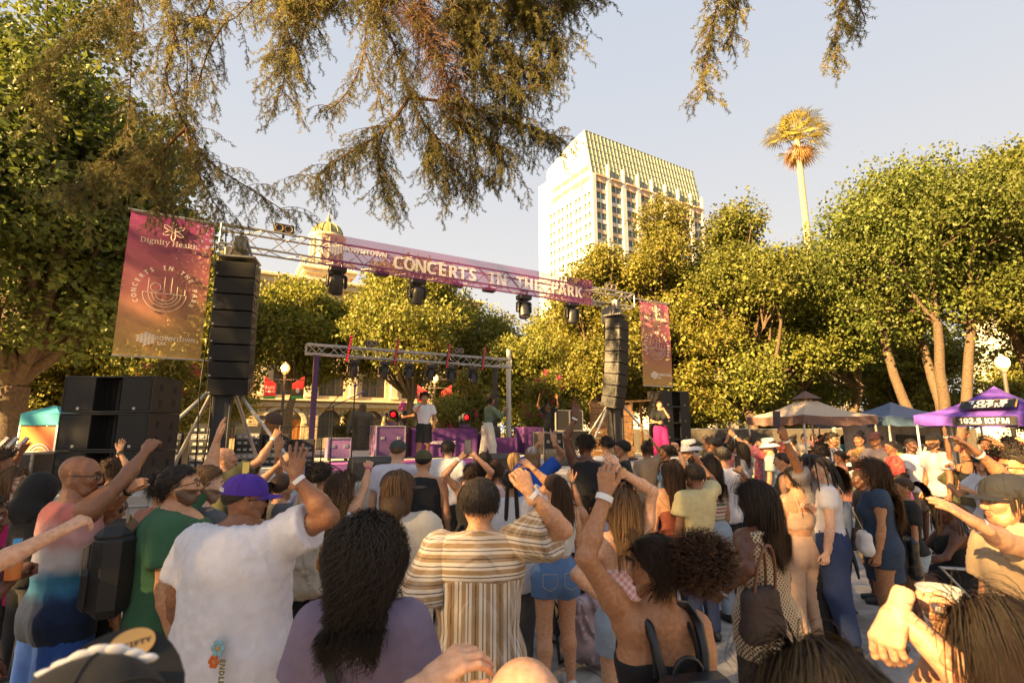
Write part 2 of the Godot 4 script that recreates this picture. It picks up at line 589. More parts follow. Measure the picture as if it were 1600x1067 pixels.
func city_hall() -> void:
	var b := thing("city_hall", "cream stone civic hall with domed clock tower behind the stage", "building", Vector3(-15, 0, -50), YAW)
	var stone := grained("cream_stone", Color(0.56, 0.44, 0.27), 0.85, 0.25, 0.25, 42, 0.0, 0.2)
	var trim := grained("pale_stone", Color(0.62, 0.52, 0.36), 0.8, 0.3, 0.2, 43)
	var holes := []
	var arches := []
	for k in 9:
		var x := -22.5 + k * 4.0
		if k == 4: continue
		holes.append([x - 1.0, 1.3, x + 1.0, 3.9])
		arches.append(x)
		holes.append([x - 1.15, 5.2, x + 1.15, 7.3])
		holes.append([x - 1.15, 9.0, x + 1.15, 11.1])
		holes.append([x - 1.15, 12.3, x + 1.15, 14.0])
	holes.append([-8.0, 0.0, -5.0, 3.9])
	holes.append([-7.65, 5.2, -5.35, 7.3])
	var w := MB.new()
	wall_grid(w, -25, 12.6, 0, 15.5, holes, 0.55)
	w.box(Vector3(-6.2, 7.7, -7.5), Vector3(37.5, 15.4, 13.0))
	for x in arches:                                             # arched heads: stone infill in the upper corners of the opening
		for s in [-1.0, 1.0]:
			var pts := [Vector3(x + s * 1.0, 3.9, -0.1)]
			for q in 7:
				var a := q / 6.0 * PI / 2
				pts.append(Vector3(x + s * cos(a), 2.9 + sin(a), -0.1))
			for q in range(1, 7): w.face([pts[0], pts[q], pts[q + 1]], Vector3(0, 0, 1))
	part(b, "wall", w, stone)
	var t := MB.new()
	for y in [[4.35, 0.45, 0.5], [4.75, 0.2, 0.8], [8.1, 0.3, 0.3], [15.7, 0.5, 0.9], [16.1, 0.3, 1.3]]:
		t.box(Vector3(-6.2, y[0], y[2] * 0.5 - 0.4), Vector3(37.6 + y[2], y[1], y[2] + 0.4), 0.04)
	part(b, "cornice", t, trim)
	for k in 10:
		var x := -24.5 + k * 4.0
		var p := MB.new()
		p.box(Vector3(x, 10.1, 0.12), Vector3(0.7, 10.0, 0.3), 0.03)
		p.box(Vector3(x, 15.2, 0.2), Vector3(0.95, 0.3, 0.5), 0.03); p.box(Vector3(x, 5.15, 0.17), Vector3(0.9, 0.25, 0.42), 0.03)
		part(b, "pilaster", p, trim)
	for w2 in [1.4, 1.85, 0.85, 2.0]:                            # rusticated stones of the ground floor
		var m := MB.new()
		m.box(Vector3(), Vector3(w2, 0.44, 0.08), 0.02)
		var ms := m.mesh(stone)
		for k in 8:
			var y := 0.26 + k * 0.5
			if w2 == 1.4: inst("stone", ms, b, Vector3(-24.3, y, 0.04))
			if w2 == 2.0: inst("stone", ms, b, Vector3(11.6, y, 0.04))
			for q in 8:
				if (w2 == 1.85 and q != 3 and q != 4) or (w2 == 0.85 and (q == 3 or q == 4)):
					inst("stone", ms, b, Vector3(-20.5 + q * 4.0 + (-0.5 if q == 3 else (0.5 if q == 4 else 0.0)), y, 0.04))
	var fm := mat("bronze_frame", Color(0.20, 0.13, 0.07), 0.5)
	var gm := mat("hall_glass", Color(0.10, 0.10, 0.09), 0.1)
	var un := window_unit(2.3, 2.1, 3, 2, fm, gm)
	var uf := window_unit(2.0, 2.6, 2, 3, fm, gm)
	for k in 9:
		var x := -22.5 + k * 4.0
		if k != 4:
			put_window(b, uf, Vector3(x, 2.6, -0.3))
			for y in [10.05]: put_window(b, un, Vector3(x, y, -0.3))
			put_window(b, window_unit(2.3, 1.7, 3, 1, fm, gm), Vector3(x, 13.15, -0.3))
		put_window(b, un, Vector3(x, 6.25, -0.3))
	var d := MB.new()
	d.box(Vector3(-6.5, 1.5, -0.35), Vector3(2.9, 3.0, 0.1))
	for s in [-1, 1]: d.box(Vector3(-6.5 + s * 0.7, 1.3, -0.28), Vector3(1.2, 2.4, 0.06), 0.03)
	var dr := part(b, "door", d, grained("oak_door", Color(0.42, 0.17, 0.04), 0.5, 1.2, 0.4, 44))
	var fl := MB.new()
	fl.box(Vector3(-6.5, 3.4, -0.34), Vector3(2.8, 0.8, 0.05))
	part(dr, "fanlight", fl, gm)
	var ar := MB.new()
	for q in 12:
		var a0 := PI * q / 12.0
		var a1 := PI * (q + 1) / 12.0
		ar.bar(Vector3(-6.5 + cos(a0) * 1.8, 2.6 + sin(a0) * 1.5, 0.06), Vector3(-6.5 + cos(a1) * 1.8, 2.6 + sin(a1) * 1.5, 0.06), 0.34, 0.2)
	part(b, "door_arch", ar, trim)
	# tower
	var tw := MB.new()
	var tx := Vector3(-3.2, -1.7, -1.3)
	tw.xf = Transform3D(Basis(), tx)
	wall_grid(tw, -2.1, 2.1, 15.4, 19.0, [[-0.7, 16.2, 0.7, 18.2]], 0.4)
	tw.box(Vector3(0, 17.2, -2.6), Vector3(4.2, 3.6, 4.0))
	part(b, "tower_shaft", tw, trim)
	var tc := MB.new()
	tc.xf = Transform3D(Basis(), tx)
	tc.box(Vector3(0, 19.2, -2.3), Vector3(5.0, 0.4, 5.4), 0.05); tc.box(Vector3(0, 19.5, -2.3), Vector3(5.5, 0.22, 5.9), 0.05)
	part(b, "tower_cornice", tc, trim)
	var bal := MB.new()
	bal.xf = Transform3D(Basis(), tx)
	for k in 16:
		bal.rod(Vector3(-2.4 + k * 0.32, 19.6, 0.45), Vector3(-2.4 + k * 0.32, 20.2, 0.45), 0.07, 6)
		bal.rod(Vector3(-2.5, 19.6, 0.3 - k * 0.32), Vector3(-2.5, 20.2, 0.3 - k * 0.32), 0.07, 6)
	bal.box(Vector3(0, 20.28, 0.45), Vector3(5.2, 0.14, 0.22)); bal.box(Vector3(-2.5, 20.28, -2.2), Vector3(0.22, 0.14, 5.0))
	part(b, "balustrade", bal, trim)
	var gr := MB.new()
	gr.xf = Transform3D(Basis(), tx + Vector3(0, 17.2, -0.2))
	for a in [0.0, PI / 4, PI / 2, PI * 0.75]: gr.bar(Vector3(cos(a), sin(a), 0) * -1.0, Vector3(cos(a), sin(a), 0) * 1.0, 0.09, 0.1)
	for k in 12: gr.bar(Vector3(cos(k * TAU / 12), sin(k * TAU / 12), 0) * 0.55, Vector3(cos((k + 1) * TAU / 12), sin((k + 1) * TAU / 12), 0) * 0.55, 0.08, 0.08)
	part(b, "tower_grille", gr, trim)
	var drm := MB.new()
	drm.xf = Transform3D(Basis(), tx + Vector3(0, 0, -2.3))
	drm.lathe([Vector2(1.75, 19.6), Vector2(1.75, 20.3), Vector2(1.5, 20.4), Vector2(1.5, 23.3), Vector2(1.85, 23.5), Vector2(1.9, 23.8), Vector2(1.65, 23.9)], 24)
	for k in 12: drm.rod(Vector3(cos(k * TAU / 12) * 1.6, 20.4, sin(k * TAU / 12) * 1.6), Vector3(cos(k * TAU / 12) * 1.6, 23.4, sin(k * TAU / 12) * 1.6), 0.14, 8)
	part(b, "tower_drum", drm, trim)
	var ck := MB.new()
	ck.xf = Transform3D(Basis(Vector3.RIGHT, PI / 2), tx + Vector3(0, 21.9, -0.72))
	ck.lathe([Vector2(0.0, 0.06), Vector2(0.62, 0.06), Vector2(0.75, 0.1), Vector2(0.8, 0.0)], 24)
	part(b, "clock_face", ck, mat("clock_white", Color(0.6, 0.56, 0.48), 0.5))
	var dm := MB.new()
	dm.xf = Transform3D(Basis(), tx + Vector3(0, 23.85, -2.3))
	var pr := []
	for k in 9: pr.append(Vector2(1.62 * cos(k * PI / 18), 1.55 * sin(k * PI / 18)))
	pr.append_array([Vector2(0.26, 1.6), Vector2(0.24, 1.95), Vector2(0.3, 2.0), Vector2(0.12, 2.25), Vector2(0.04, 2.7), Vector2(0.0, 2.75)])
	dm.lathe(pr, 24)
	for k in 12:
		var pts := PackedVector3Array()
		for q in 9: pts.append(Vector3(cos(k * TAU / 12) * 1.64 * cos(q * PI / 18), 1.57 * sin(q * PI / 18), sin(k * TAU / 12) * 1.64 * cos(q * PI / 18)))
		dm.tube(pts, PackedFloat32Array([0.06]), 5)
	part(b, "dome", dm, grained("verdigris_gold", Color(0.26, 0.24, 0.10), 0.45, 0.8, 0.4, 45))

func office_tower() -> void:
	var b := thing("office_tower", "tall white office tower with sloping green glass crown", "building", Vector3(25.2, 0, -150), 0.547)
	# local x runs along the wide front, -z along the narrow bright side
	var white := grained("tower_white", Color(0.54, 0.53, 0.52), 0.75, 0.05, 0.08, 46)
	var tan := grained("tower_spandrel", Color(0.55, 0.40, 0.29), 0.8, 0.08, 0.15, 47)
	var W := 52.7
	var D := 24.0
	var prof := [Vector2(0.0, 0.0), Vector2(0.0, 82.6), Vector2(0.8, 86.8), Vector2(1.8, 92.0), Vector2(3.0, 98.4), Vector2(10.0, 97.8), Vector2(16.0, 96.0), Vector2(D, 93.6), Vector2(D, 0.0)]
	var wl := MB.new()
	# the two ends follow the curved roof line: a body behind a window wall
	for e in [[0.9, -1.0], [W - 0.02, 1.0]]:
		for k in range(1, prof.size() - 2):
			var p0: Vector2 = prof[k]
			var p1: Vector2 = prof[k + 1]
			if p1.x > p0.x:
				var lo := 78.0
				wl.face([Vector3(e[0] * 0 if e[1] < 0 else e[0], lo, -p0.x - 0.3), Vector3(0.0 if e[1] < 0 else e[0], p0.y, -p0.x - 0.3), Vector3(0.0 if e[1] < 0 else e[0], p1.y, -p1.x - 0.3), Vector3(0.0 if e[1] < 0 else e[0], lo, -p1.x - 0.3)], Vector3(e[1], 0, 0))
	for k in range(1, prof.size() - 2):
		var p0: Vector2 = prof[k]
		var p1: Vector2 = prof[k + 1]
		wl.face([Vector3(0, p0.y, -p0.x - 0.3), Vector3(W, p0.y, -p0.x - 0.3), Vector3(W, p1.y, -p1.x - 0.3), Vector3(0, p1.y, -p1.x - 0.3)], Vector3(0, 1, 1))
	wl.box(Vector3(W * 0.5 + 0.5, 39, -D * 0.5 - 0.5), Vector3(W - 2.0, 78, D - 2.0))
	# left side wall with its own openings
	var sd := MB.new()
	sd.xf = Transform3D(Basis(Vector3.UP, -PI / 2), Vector3(0, 0, -D - 0.3))
	var holes := []
	for r in 14:
		var y := 78.9 - 3.42 * r
		for k in 5:
			for q in 2: holes.append([D - 3.2 - k * 4.7 + q * 1.9 - 0.7, y - 1.0, D - 3.2 - k * 4.7 + q * 1.9 + 0.65, y + 0.9])
	sd.xf = Transform3D(Basis(Vector3(0, 0, 1), Vector3.UP, Vector3(-1, 0, 0)), Vector3(0, 0, -D - 0.3))
	wall_grid(sd, 0, D, 0, 81.3, holes, 0.9)
	var body := part(b, "wall", wl, white)
	part(b, "side_wall", sd, white)
	var gl := mat("green_glass", Color(0.10, 0.15, 0.13), 0.08)
	var cells := MB.new()
	cells.box(Vector3(), Vector3(0.1, 1.9, 1.35))
	cells.col = Color.WHITE
	var cm := cells.mesh(gl)
	for r in holes: inst("window", cm, b, Vector3(0.55, (r[1] + r[3]) * 0.5, -D - 0.3 + (r[0] + r[2]) * 0.5))
	for q in 4:                                                   # ribbon windows under the crown
		var rb := MB.new()
		rb.box(Vector3(-0.03, 84.6 + 0.0 * q, -3.4 - q * 5.0), Vector3(0.1, 1.7, 4.4)); rb.box(Vector3(-0.03, 81.2, -3.4 - q * 5.0), Vector3(0.1, 1.3, 4.4))
		part(b, "ribbon_window", rb, gl)
	# front: white piers, tan spandrels and paired windows
	var bay := W / 8.0
	for k in 9:
		var p := MB.new()
		p.box(Vector3(k * bay + (0.45 if k == 0 else (-0.45 if k == 8 else 0.0)), 41.0, 0.12), Vector3(1.5 if k in [0, 8] else 1.9, 82.0, 0.9), 0.05)
		if k > 0:
			p.box(Vector3(k * bay - (0.45 if k == 8 else 0.0), 83.5, 0.25), Vector3(0.9, 6.0, 0.9), 0.05)
		part(b, "pier", p, white)
	var wu := MB.new()
	wu.box(Vector3(), Vector3(2.0, 2.2, 0.1))
	var wum := wu.mesh(mat("teal_glass", Color(0.05, 0.10, 0.11), 0.06))
	for k in 8:
		for r in 14:
			var y := 78.6 - r * 3.42
			for q in 2: inst("window", wum, b, Vector3(k * bay + bay * 0.5 + (q - 0.5) * 2.3, y, -0.25))
			var sp := MB.new()
			sp.box(Vector3(k * bay + bay * 0.5, y - 1.72, -0.1), Vector3(4.72, 1.22, 0.5))
			sp.box(Vector3(k * bay + bay * 0.5, y, -0.12), Vector3(0.32, 2.2, 0.4))
			part(b, "spandrel", sp, tan if r % 2 == 0 else white)
		var ld := MB.new()
		ld.box(Vector3(k * bay + bay * 0.5, 80.6, 0.05), Vector3(bay - 1.9, 1.6, 0.7)); ld.box(Vector3(k * bay + bay * 0.5, 81.75, 0.25), Vector3(bay - 1.9, 0.5, 1.3))
		part(b, "bay_ledge", ld, tan)
		# crown panes with mullions
		var cg := MB.new()
		var mu := MB.new()
		for j in range(1, 4):
			var p0: Vector2 = prof[j]
			var p1: Vector2 = prof[j + 1]
			for q in 4:
				var xa := k * bay + bay * q / 4.0
				var xb := k * bay + bay * (q + 1) / 4.0
				for hh in 2:
					var a: Vector2 = p0.lerp(p1, hh * 0.5)
					var d: Vector2 = p0.lerp(p1, hh * 0.5 + 0.5)
					cg.face([Vector3(xa + 0.06, a.y, -a.x), Vector3(xb - 0.06, a.y, -a.x), Vector3(xb - 0.06, d.y, -d.x), Vector3(xa + 0.06, d.y, -d.x)], Vector3(0, 0.3, 1))
					mu.bar(Vector3(xa, d.y, -d.x + 0.06), Vector3(xb, d.y, -d.x + 0.06), 0.12, 0.2)
				mu.bar(Vector3(xa, p0.y, -p0.x + 0.06), Vector3(xa, p1.y, -p1.x + 0.06), 0.32 if q == 0 else 0.12, 0.25)
		var cgp := part(b, "crown_glass", cg, mat("crown_green", Color(0.20, 0.23, 0.16), 0.12))
		part(cgp, "mullion", mu, mat("mullion_grey", Color(0.26, 0.28, 0.24), 0.5))
	var an := MB.new()
	an.box(Vector3(6.0, 44.9, -D - 3.0), Vector3(12.0, 89.8, 5.4))
	part(b, "service_block", an, white)
	var an2 := MB.new()
	an2.box(Vector3(-0.02, 82.0, -D - 3.0), Vector3(0.1, 13.0, 5.0))
	part(b, "side_screen", an2, grained("screen_tan", Color(0.50, 0.43, 0.38), 0.8, 0.1, 0.1, 48))

# ---------------------------------------------------------------- trees
var clumps := {}
func leaf_clump(key: String, n: int, size: float, spread: float) -> Mesh:
	if clumps.has(key): return clumps[key]
	var b := MB.new()
	for k in n:
		var o := Vector3(rng.randfn(), rng.randfn() * 0.8, rng.randfn()) * spread * 0.5
		var d := Vector3(rng.randfn(), rng.randfn() * 0.6 - 0.35, rng.randfn()).normalized()
		var s := d.cross(Vector3(rng.randfn(), rng.randfn(), rng.randfn())).normalized()
		var u := s.cross(d)
		var l := size * rng.randf_range(0.7, 1.25)
		b.col = Color.WHITE * rng.randf_range(0.75, 1.1)
		var a := o - d * l * 0.5
		var c := o + d * l * 0.5
		var e := o + s * l * 0.33 + u * l * 0.1 - d * l * 0.08
		var f := o - s * l * 0.33 + u * l * 0.1 - d * l * 0.08
		b.tri(a, e, c); b.tri(a, c, f)
	clumps[key] = b.mesh(leaf_mat())
	return clumps[key]

func limb(b: MB, a: Vector3, c: Vector3, r0: float, r1: float, bend := 0.15, sides := 7) -> void:
	var pts := PackedVector3Array()
	var rad := PackedFloat32Array()
	var l := a.distance_to(c)
	var off := Vector3(rng.randf_range(-1, 1), rng.randf_range(-0.3, 0.6), rng.randf_range(-1, 1)) * l * bend
	for k in 7:
		var t := k / 6.0
		pts.append(a.lerp(c, t) + off * sin(t * PI) * 0.5 + Vector3(rng.randf_range(-1, 1), 0, rng.randf_range(-1, 1)) * l * 0.015)
		rad.append(lerpf(r0, r1, t))
	b.tube(pts, rad, sides, false)

func tree(called: String, label: String, at: Vector3, h: float, r: float, low: float, nl: int, n: int, tint: Color, opt := {}) -> Node3D:
	var t := thing(called, label, "tree", at, 0.0, opt.get("group", ""))
	var cy := (h + low) * 0.5
	var ry := (h - low) * 0.5
	var lobes := []
	for k in int(nl * 1.8):
		var d := Vector3(rng.randfn(), rng.randfn(), rng.randfn()).normalized() * pow(rng.randf(), 0.4)
		if k == 0: d = Vector3(0, 0.92, 0)
		var narrow := 1.0 - 0.45 * maxf(d.y, 0.0)
		var lr := r * rng.randf_range(0.22, 0.40)
		lobes.append([Vector3(d.x * (r - lr * 0.7) * narrow, cy + d.y * (ry - lr * 0.6), d.z * (r - lr * 0.7) * narrow), lr])
	var b := MB.new()
	var stems: int = opt.get("stems", 1)
	var tr: float = opt.get("trunk", 0.035 * h * 0.6)
	var bases := []
	for s in stems:
		var a := TAU * s / stems + 0.5
		var fk := Vector3(cos(a) * r * 0.3, lerpf(low, cy, 0.25), sin(a) * r * 0.3) if stems > 1 else Vector3(rng.randf_range(-0.3, 0.3), maxf(low * 0.9, h * 0.2), rng.randf_range(-0.3, 0.3))
		limb(b, Vector3(cos(a), 0, sin(a)) * (0.25 if stems > 1 else 0.0) + Vector3(0, -0.1, 0), fk, tr * 1.25, tr * 0.8, 0.08, 9)
		bases.append(fk)
	for lb in lobes:
		var s: Vector3 = bases[rng.randi() % bases.size()]
		limb(b, s, lb[0], tr * 0.5, 0.03, 0.22, 6)
		for q in 3: limb(b, (lb[0] as Vector3).lerp(s, 0.35), lb[0] + Vector3(rng.randfn(), rng.randfn() * 0.7, rng.randfn()).normalized() * lb[1] * 0.8, tr * 0.18, 0.015, 0.2, 5)
	part(t, "trunk", b, grained(opt.get("bark", "bark_brown"), opt.get("bark_col", Color(0.12, 0.08, 0.05)), 0.9, 1.3, 0.5, 50, 0.0, 1.2))
	var xs := []
	var cs := PackedColorArray()
	var size: float = opt.get("leaf", 0.16)
	var tot := 0.0
	var gap := 6.0 / r
	for lb in lobes: tot += lb[1] * lb[1]
	for lb in lobes:
		var m := int(1.7 * n * lb[1] * lb[1] / tot)
		var shade := rng.randf_range(0.85, 1.15)
		for k in m:
			var d := Vector3(rng.randfn(), rng.randfn() * 0.95, rng.randfn()).normalized()
			var rr: float = lb[1] * pow(rng.randf(), 0.42) * (1.0 + 0.35 * wob.get_noise_3dv(d * 2.2 + lb[0] * 3.0)) * (rng.randf_range(1.1, 1.3) if rng.randf() < 0.16 else 1.0)
			var p: Vector3 = lb[0] + d * rr * Vector3(1.1, 0.85, 1.1)
			if p.y < 0.2 or wob.get_noise_3dv((p + at) * gap) < -0.02 - 0.12 * rng.randf(): continue          # gaps between the leaf masses
			xs.append(Transform3D(Basis.from_euler(Vector3(rng.randf() * 0.9, rng.randf() * TAU, rng.randf() * 0.9)).scaled(Vector3.ONE * rng.randf_range(0.7, 1.35)), p))
			var v := shade * rng.randf_range(0.75, 1.25)
			cs.append(Color(tint.r * v * rng.randf_range(0.9, 1.1), tint.g * v, tint.b * v))
	var cr := mm("crown", t, leaf_clump("leaf%.2f" % size, 15, size, size * 2.6), xs, cs)
	cr.set_meta("kind", "stuff")
	if opt.has("flower"):
		xs = []
		cs = PackedColorArray()
		for k in opt["flower"]:
			var lb: Array = lobes[rng.randi() % lobes.size()]
			var d := Vector3(rng.randfn(), rng.randfn() * 0.7 + 0.4, rng.randfn()).normalized()
			var c: Vector3 = lb[0] + d * lb[1] * rng.randf_range(0.95, 1.2)
			for q in 7:
				xs.append(Transform3D(Basis.from_euler(Vector3(rng.randf() * TAU, rng.randf() * TAU, 0)).scaled(Vector3.ONE * 0.5), c + Vector3(rng.randfn(), rng.randfn() * 1.4, rng.randfn()) * 0.06))
				cs.append(Color(0.62, 0.03 + 0.05 * rng.randf(), 0.16) * rng.randf_range(0.8, 1.2))
		mm("blossom", t, leaf_clump("petal", 12, 0.11, 0.16), xs, cs).set_meta("kind", "stuff")
	return t

func trees() -> void:
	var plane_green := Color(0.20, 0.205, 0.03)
	var olive := Color(0.19, 0.18, 0.026)
	var green := Color(0.125, 0.155, 0.028)
	var dark := Color(0.05, 0.07, 0.018)
	tree("broadleaf_tree", "tall dark green tree filling the left behind the gradient banner", Vector3(-13.6, 0, -14.2), 16.0, 4.9, 1.6, 24, 7000, green, {"leaf": 0.17, "trunk": 0.42})
	tree("broadleaf_tree", "bushy olive tree behind the large subwoofer stack and small blue booth", Vector3(-20.0, 0, -22.0), 10.0, 5.5, 1.0, 14, 4200, olive, {"leaf": 0.17})
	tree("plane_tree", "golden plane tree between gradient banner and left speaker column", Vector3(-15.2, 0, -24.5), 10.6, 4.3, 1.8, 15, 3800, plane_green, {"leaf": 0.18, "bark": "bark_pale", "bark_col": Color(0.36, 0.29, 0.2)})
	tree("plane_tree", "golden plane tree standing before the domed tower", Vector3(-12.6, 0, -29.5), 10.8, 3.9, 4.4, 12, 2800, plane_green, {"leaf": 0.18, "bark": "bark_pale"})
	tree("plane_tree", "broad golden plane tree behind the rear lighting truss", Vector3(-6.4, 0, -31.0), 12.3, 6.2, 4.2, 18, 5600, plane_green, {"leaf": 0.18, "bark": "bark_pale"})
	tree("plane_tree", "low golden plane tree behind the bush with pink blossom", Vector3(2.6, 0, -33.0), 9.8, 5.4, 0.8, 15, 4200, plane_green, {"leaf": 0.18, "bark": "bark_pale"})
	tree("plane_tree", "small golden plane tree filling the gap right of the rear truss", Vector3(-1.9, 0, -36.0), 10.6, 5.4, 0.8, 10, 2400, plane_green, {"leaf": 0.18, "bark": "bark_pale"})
	tree("plaza_tree", "shorter yellow-green tree before the white office tower", Vector3(5.0, 0, -26.5), 12.2, 3.4, 2.0, 12, 3000, olive, {"leaf": 0.17})
	tree("plaza_tree", "tallest yellow-green tree before the white office tower", Vector3(8.6, 0, -27.5), 15.3, 3.9, 1.8, 14, 4200, olive, {"leaf": 0.17})
	tree("plaza_tree", "green tree between the office tower and the palm", Vector3(12.4, 0, -26.5), 14.6, 4.0, 2.0, 14, 4200, green.lerp(olive, 0.4), {"leaf": 0.17})
	tree("plaza_tree", "leaning green tree just right of the palm trunk", Vector3(17.4, 0, -28.0), 12.8, 4.6, 3.0, 15, 4200, green, {"leaf": 0.17, "stems": 2, "trunk": 0.22})
	tree("plaza_tree", "wide multi-stemmed green tree above the blue canopy", Vector3(18.6, 0, -22.5), 14.4, 5.4, 5.4, 17, 5200, green, {"leaf": 0.16, "stems": 4, "trunk": 0.20})
	tree("plaza_tree", "multi-stemmed green tree rising behind the purple canopy", Vector3(23.6, 0, -22.0), 15.0, 5.4, 5.4, 17, 5200, green.lerp(olive, 0.35), {"leaf": 0.16, "stems": 3, "trunk": 0.22})
	tree("plaza_tree", "dense green tree behind the globe lamp beside the purple canopy", Vector3(27.5, 0, -24.0), 12.5, 4.8, 2.5, 15, 4200, green, {"leaf": 0.17})
	var far := [Vector3(13.0, 0, -42), Vector3(21.0, 0, -41), Vector3(30.0, 0, -40), Vector3(38.0, 0, -36), Vector3(7.0, 0, -44), Vector3(-24.0, 0, -38), Vector3(17.5, 0, -36), Vector3(26.0, 0, -34)]
	for k in far.size():
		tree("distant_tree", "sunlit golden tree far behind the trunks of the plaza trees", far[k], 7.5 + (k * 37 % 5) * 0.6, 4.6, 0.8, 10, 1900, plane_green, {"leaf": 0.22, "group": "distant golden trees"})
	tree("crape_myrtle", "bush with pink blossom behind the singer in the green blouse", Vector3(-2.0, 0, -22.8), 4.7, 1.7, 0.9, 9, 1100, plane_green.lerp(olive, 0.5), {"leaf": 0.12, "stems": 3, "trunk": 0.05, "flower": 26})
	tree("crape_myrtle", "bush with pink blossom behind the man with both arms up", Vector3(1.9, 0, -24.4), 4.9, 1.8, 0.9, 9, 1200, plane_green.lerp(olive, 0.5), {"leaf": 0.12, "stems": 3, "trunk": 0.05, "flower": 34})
	tree("crape_myrtle", "bush with pink blossom beside the large subwoofer stack", Vector3(-12.2, 0, -18.5), 4.6, 1.5, 0.8, 8, 1000, olive, {"leaf": 0.12, "stems": 3, "trunk": 0.05, "flower": 26})
	for a in [[Vector3(-5.6, 0, -26.5), 2.7, 1.2, "round green shrub beside the bronze statue"], [Vector3(-9.4, 0, -30.0), 3.0, 1.2, "pale green shrub before the hall entrance"], [Vector3(-16.5, 0, -17.0), 3.2, 2.0, "low olive shrub between booth and subwoofers"]]:
		tree("shrub", a[3], a[0], a[1], a[2], 0.2, 7, 700, olive, {"leaf": 0.12, "stems": 2, "trunk": 0.04})
	# unseen trees added beside the plaza, crowns thinned to filter sun onto crowd and stage
	for a in [[Vector3(-26.5, 0, 7.6), "nearest the subwoofer stack"], [Vector3(-24.0, 0, 13.0), "second from the subwoofer stack"], [Vector3(-25.0, 0, 18.0), "farthest from the stage"], [Vector3(-30.5, 0, 14.0), "set back behind the others"]]:
		tree("sun_filter_tree", "very tall sun-filtering tree added west of the plaza, the one " + a[1], a[0], 22.0, 5.2, 9.0, 16, 150, dark, {"leaf": 0.24, "trunk": 0.4})
	palm()

func palm() -> void:
	var t := thing("fan_palm", "very tall fan palm rising above the plaza trees", "tree", Vector3(27.3, 0, -45))
	var pts := PackedVector3Array()
	var rad := PackedFloat32Array()
	for k in 61:
		var y := k * 0.49
		pts.append(Vector3(sin(k * 0.05) * 0.05, y, 0))
		rad.append((0.36 - 0.002 * k) * (1.0 + 0.035 * (k % 2)))
	var b := MB.new()
	b.tube(pts, rad, 14, true)
	part(t, "trunk", b, grained("palm_bark", Color(0.40, 0.31, 0.22), 0.9, 0.9, 0.4, 52, 0.0, 1.0))
	var top := pts[60]
	for kind in 2:
		for k in (44 if kind == 0 else 16):
			var a := rng.randf() * TAU
			var el := rng.randf_range(-0.35, 1.35) if kind == 0 else rng.randf_range(-1.35, -0.75)
			var d := Vector3(cos(a) * cos(el), sin(el), sin(a) * cos(el))
			var len := rng.randf_range(1.4, 2.3) if kind == 0 else rng.randf_range(0.7, 1.3)
			var f := MB.new()
			f.col = Color(0.30, 0.24, 0.05) if kind == 0 else Color(0.40, 0.24, 0.10)
			var st := PackedVector3Array()
			for q in 5: st.append(top + d * len * q / 4.0 + Vector3(0, -0.25 * pow(q / 4.0, 2), 0))
			f.tube(st, PackedFloat32Array([0.04, 0.035, 0.03, 0.025, 0.02]), 4, false)
			var tip := st[4]
			var side := d.cross(Vector3.UP).normalized()
			var up := side.cross(d)
			var tone := rng.randf_range(0.7, 1.2)
			for q in 17:
				var fa := lerpf(-1.75, 1.75, q / 16.0)
				var ld := (d * cos(fa) + side * sin(fa) + up * 0.12 * absf(sin(fa))).normalized()
				var ll := rng.randf_range(1.25, 1.7) * (1.0 if kind == 0 else 0.8)
				var w := side.cross(ld).cross(ld).normalized() * 0.05 if absf(ld.dot(side)) < 0.95 else up * 0.05
				var mid := tip + ld * ll * 0.6
				var end := tip + ld * ll + Vector3(0, -0.28 - 0.3 * rng.randf(), 0)
				f.col = (Color(0.30, 0.25, 0.045) if kind == 0 else Color(0.42, 0.26, 0.11)) * tone * rng.randf_range(0.85, 1.15)
				f.tri(tip, mid + w, mid - w); f.tri(mid + w, end, mid - w)
			part(t, "frond" if kind == 0 else "dead_frond", f, leaf_mat())

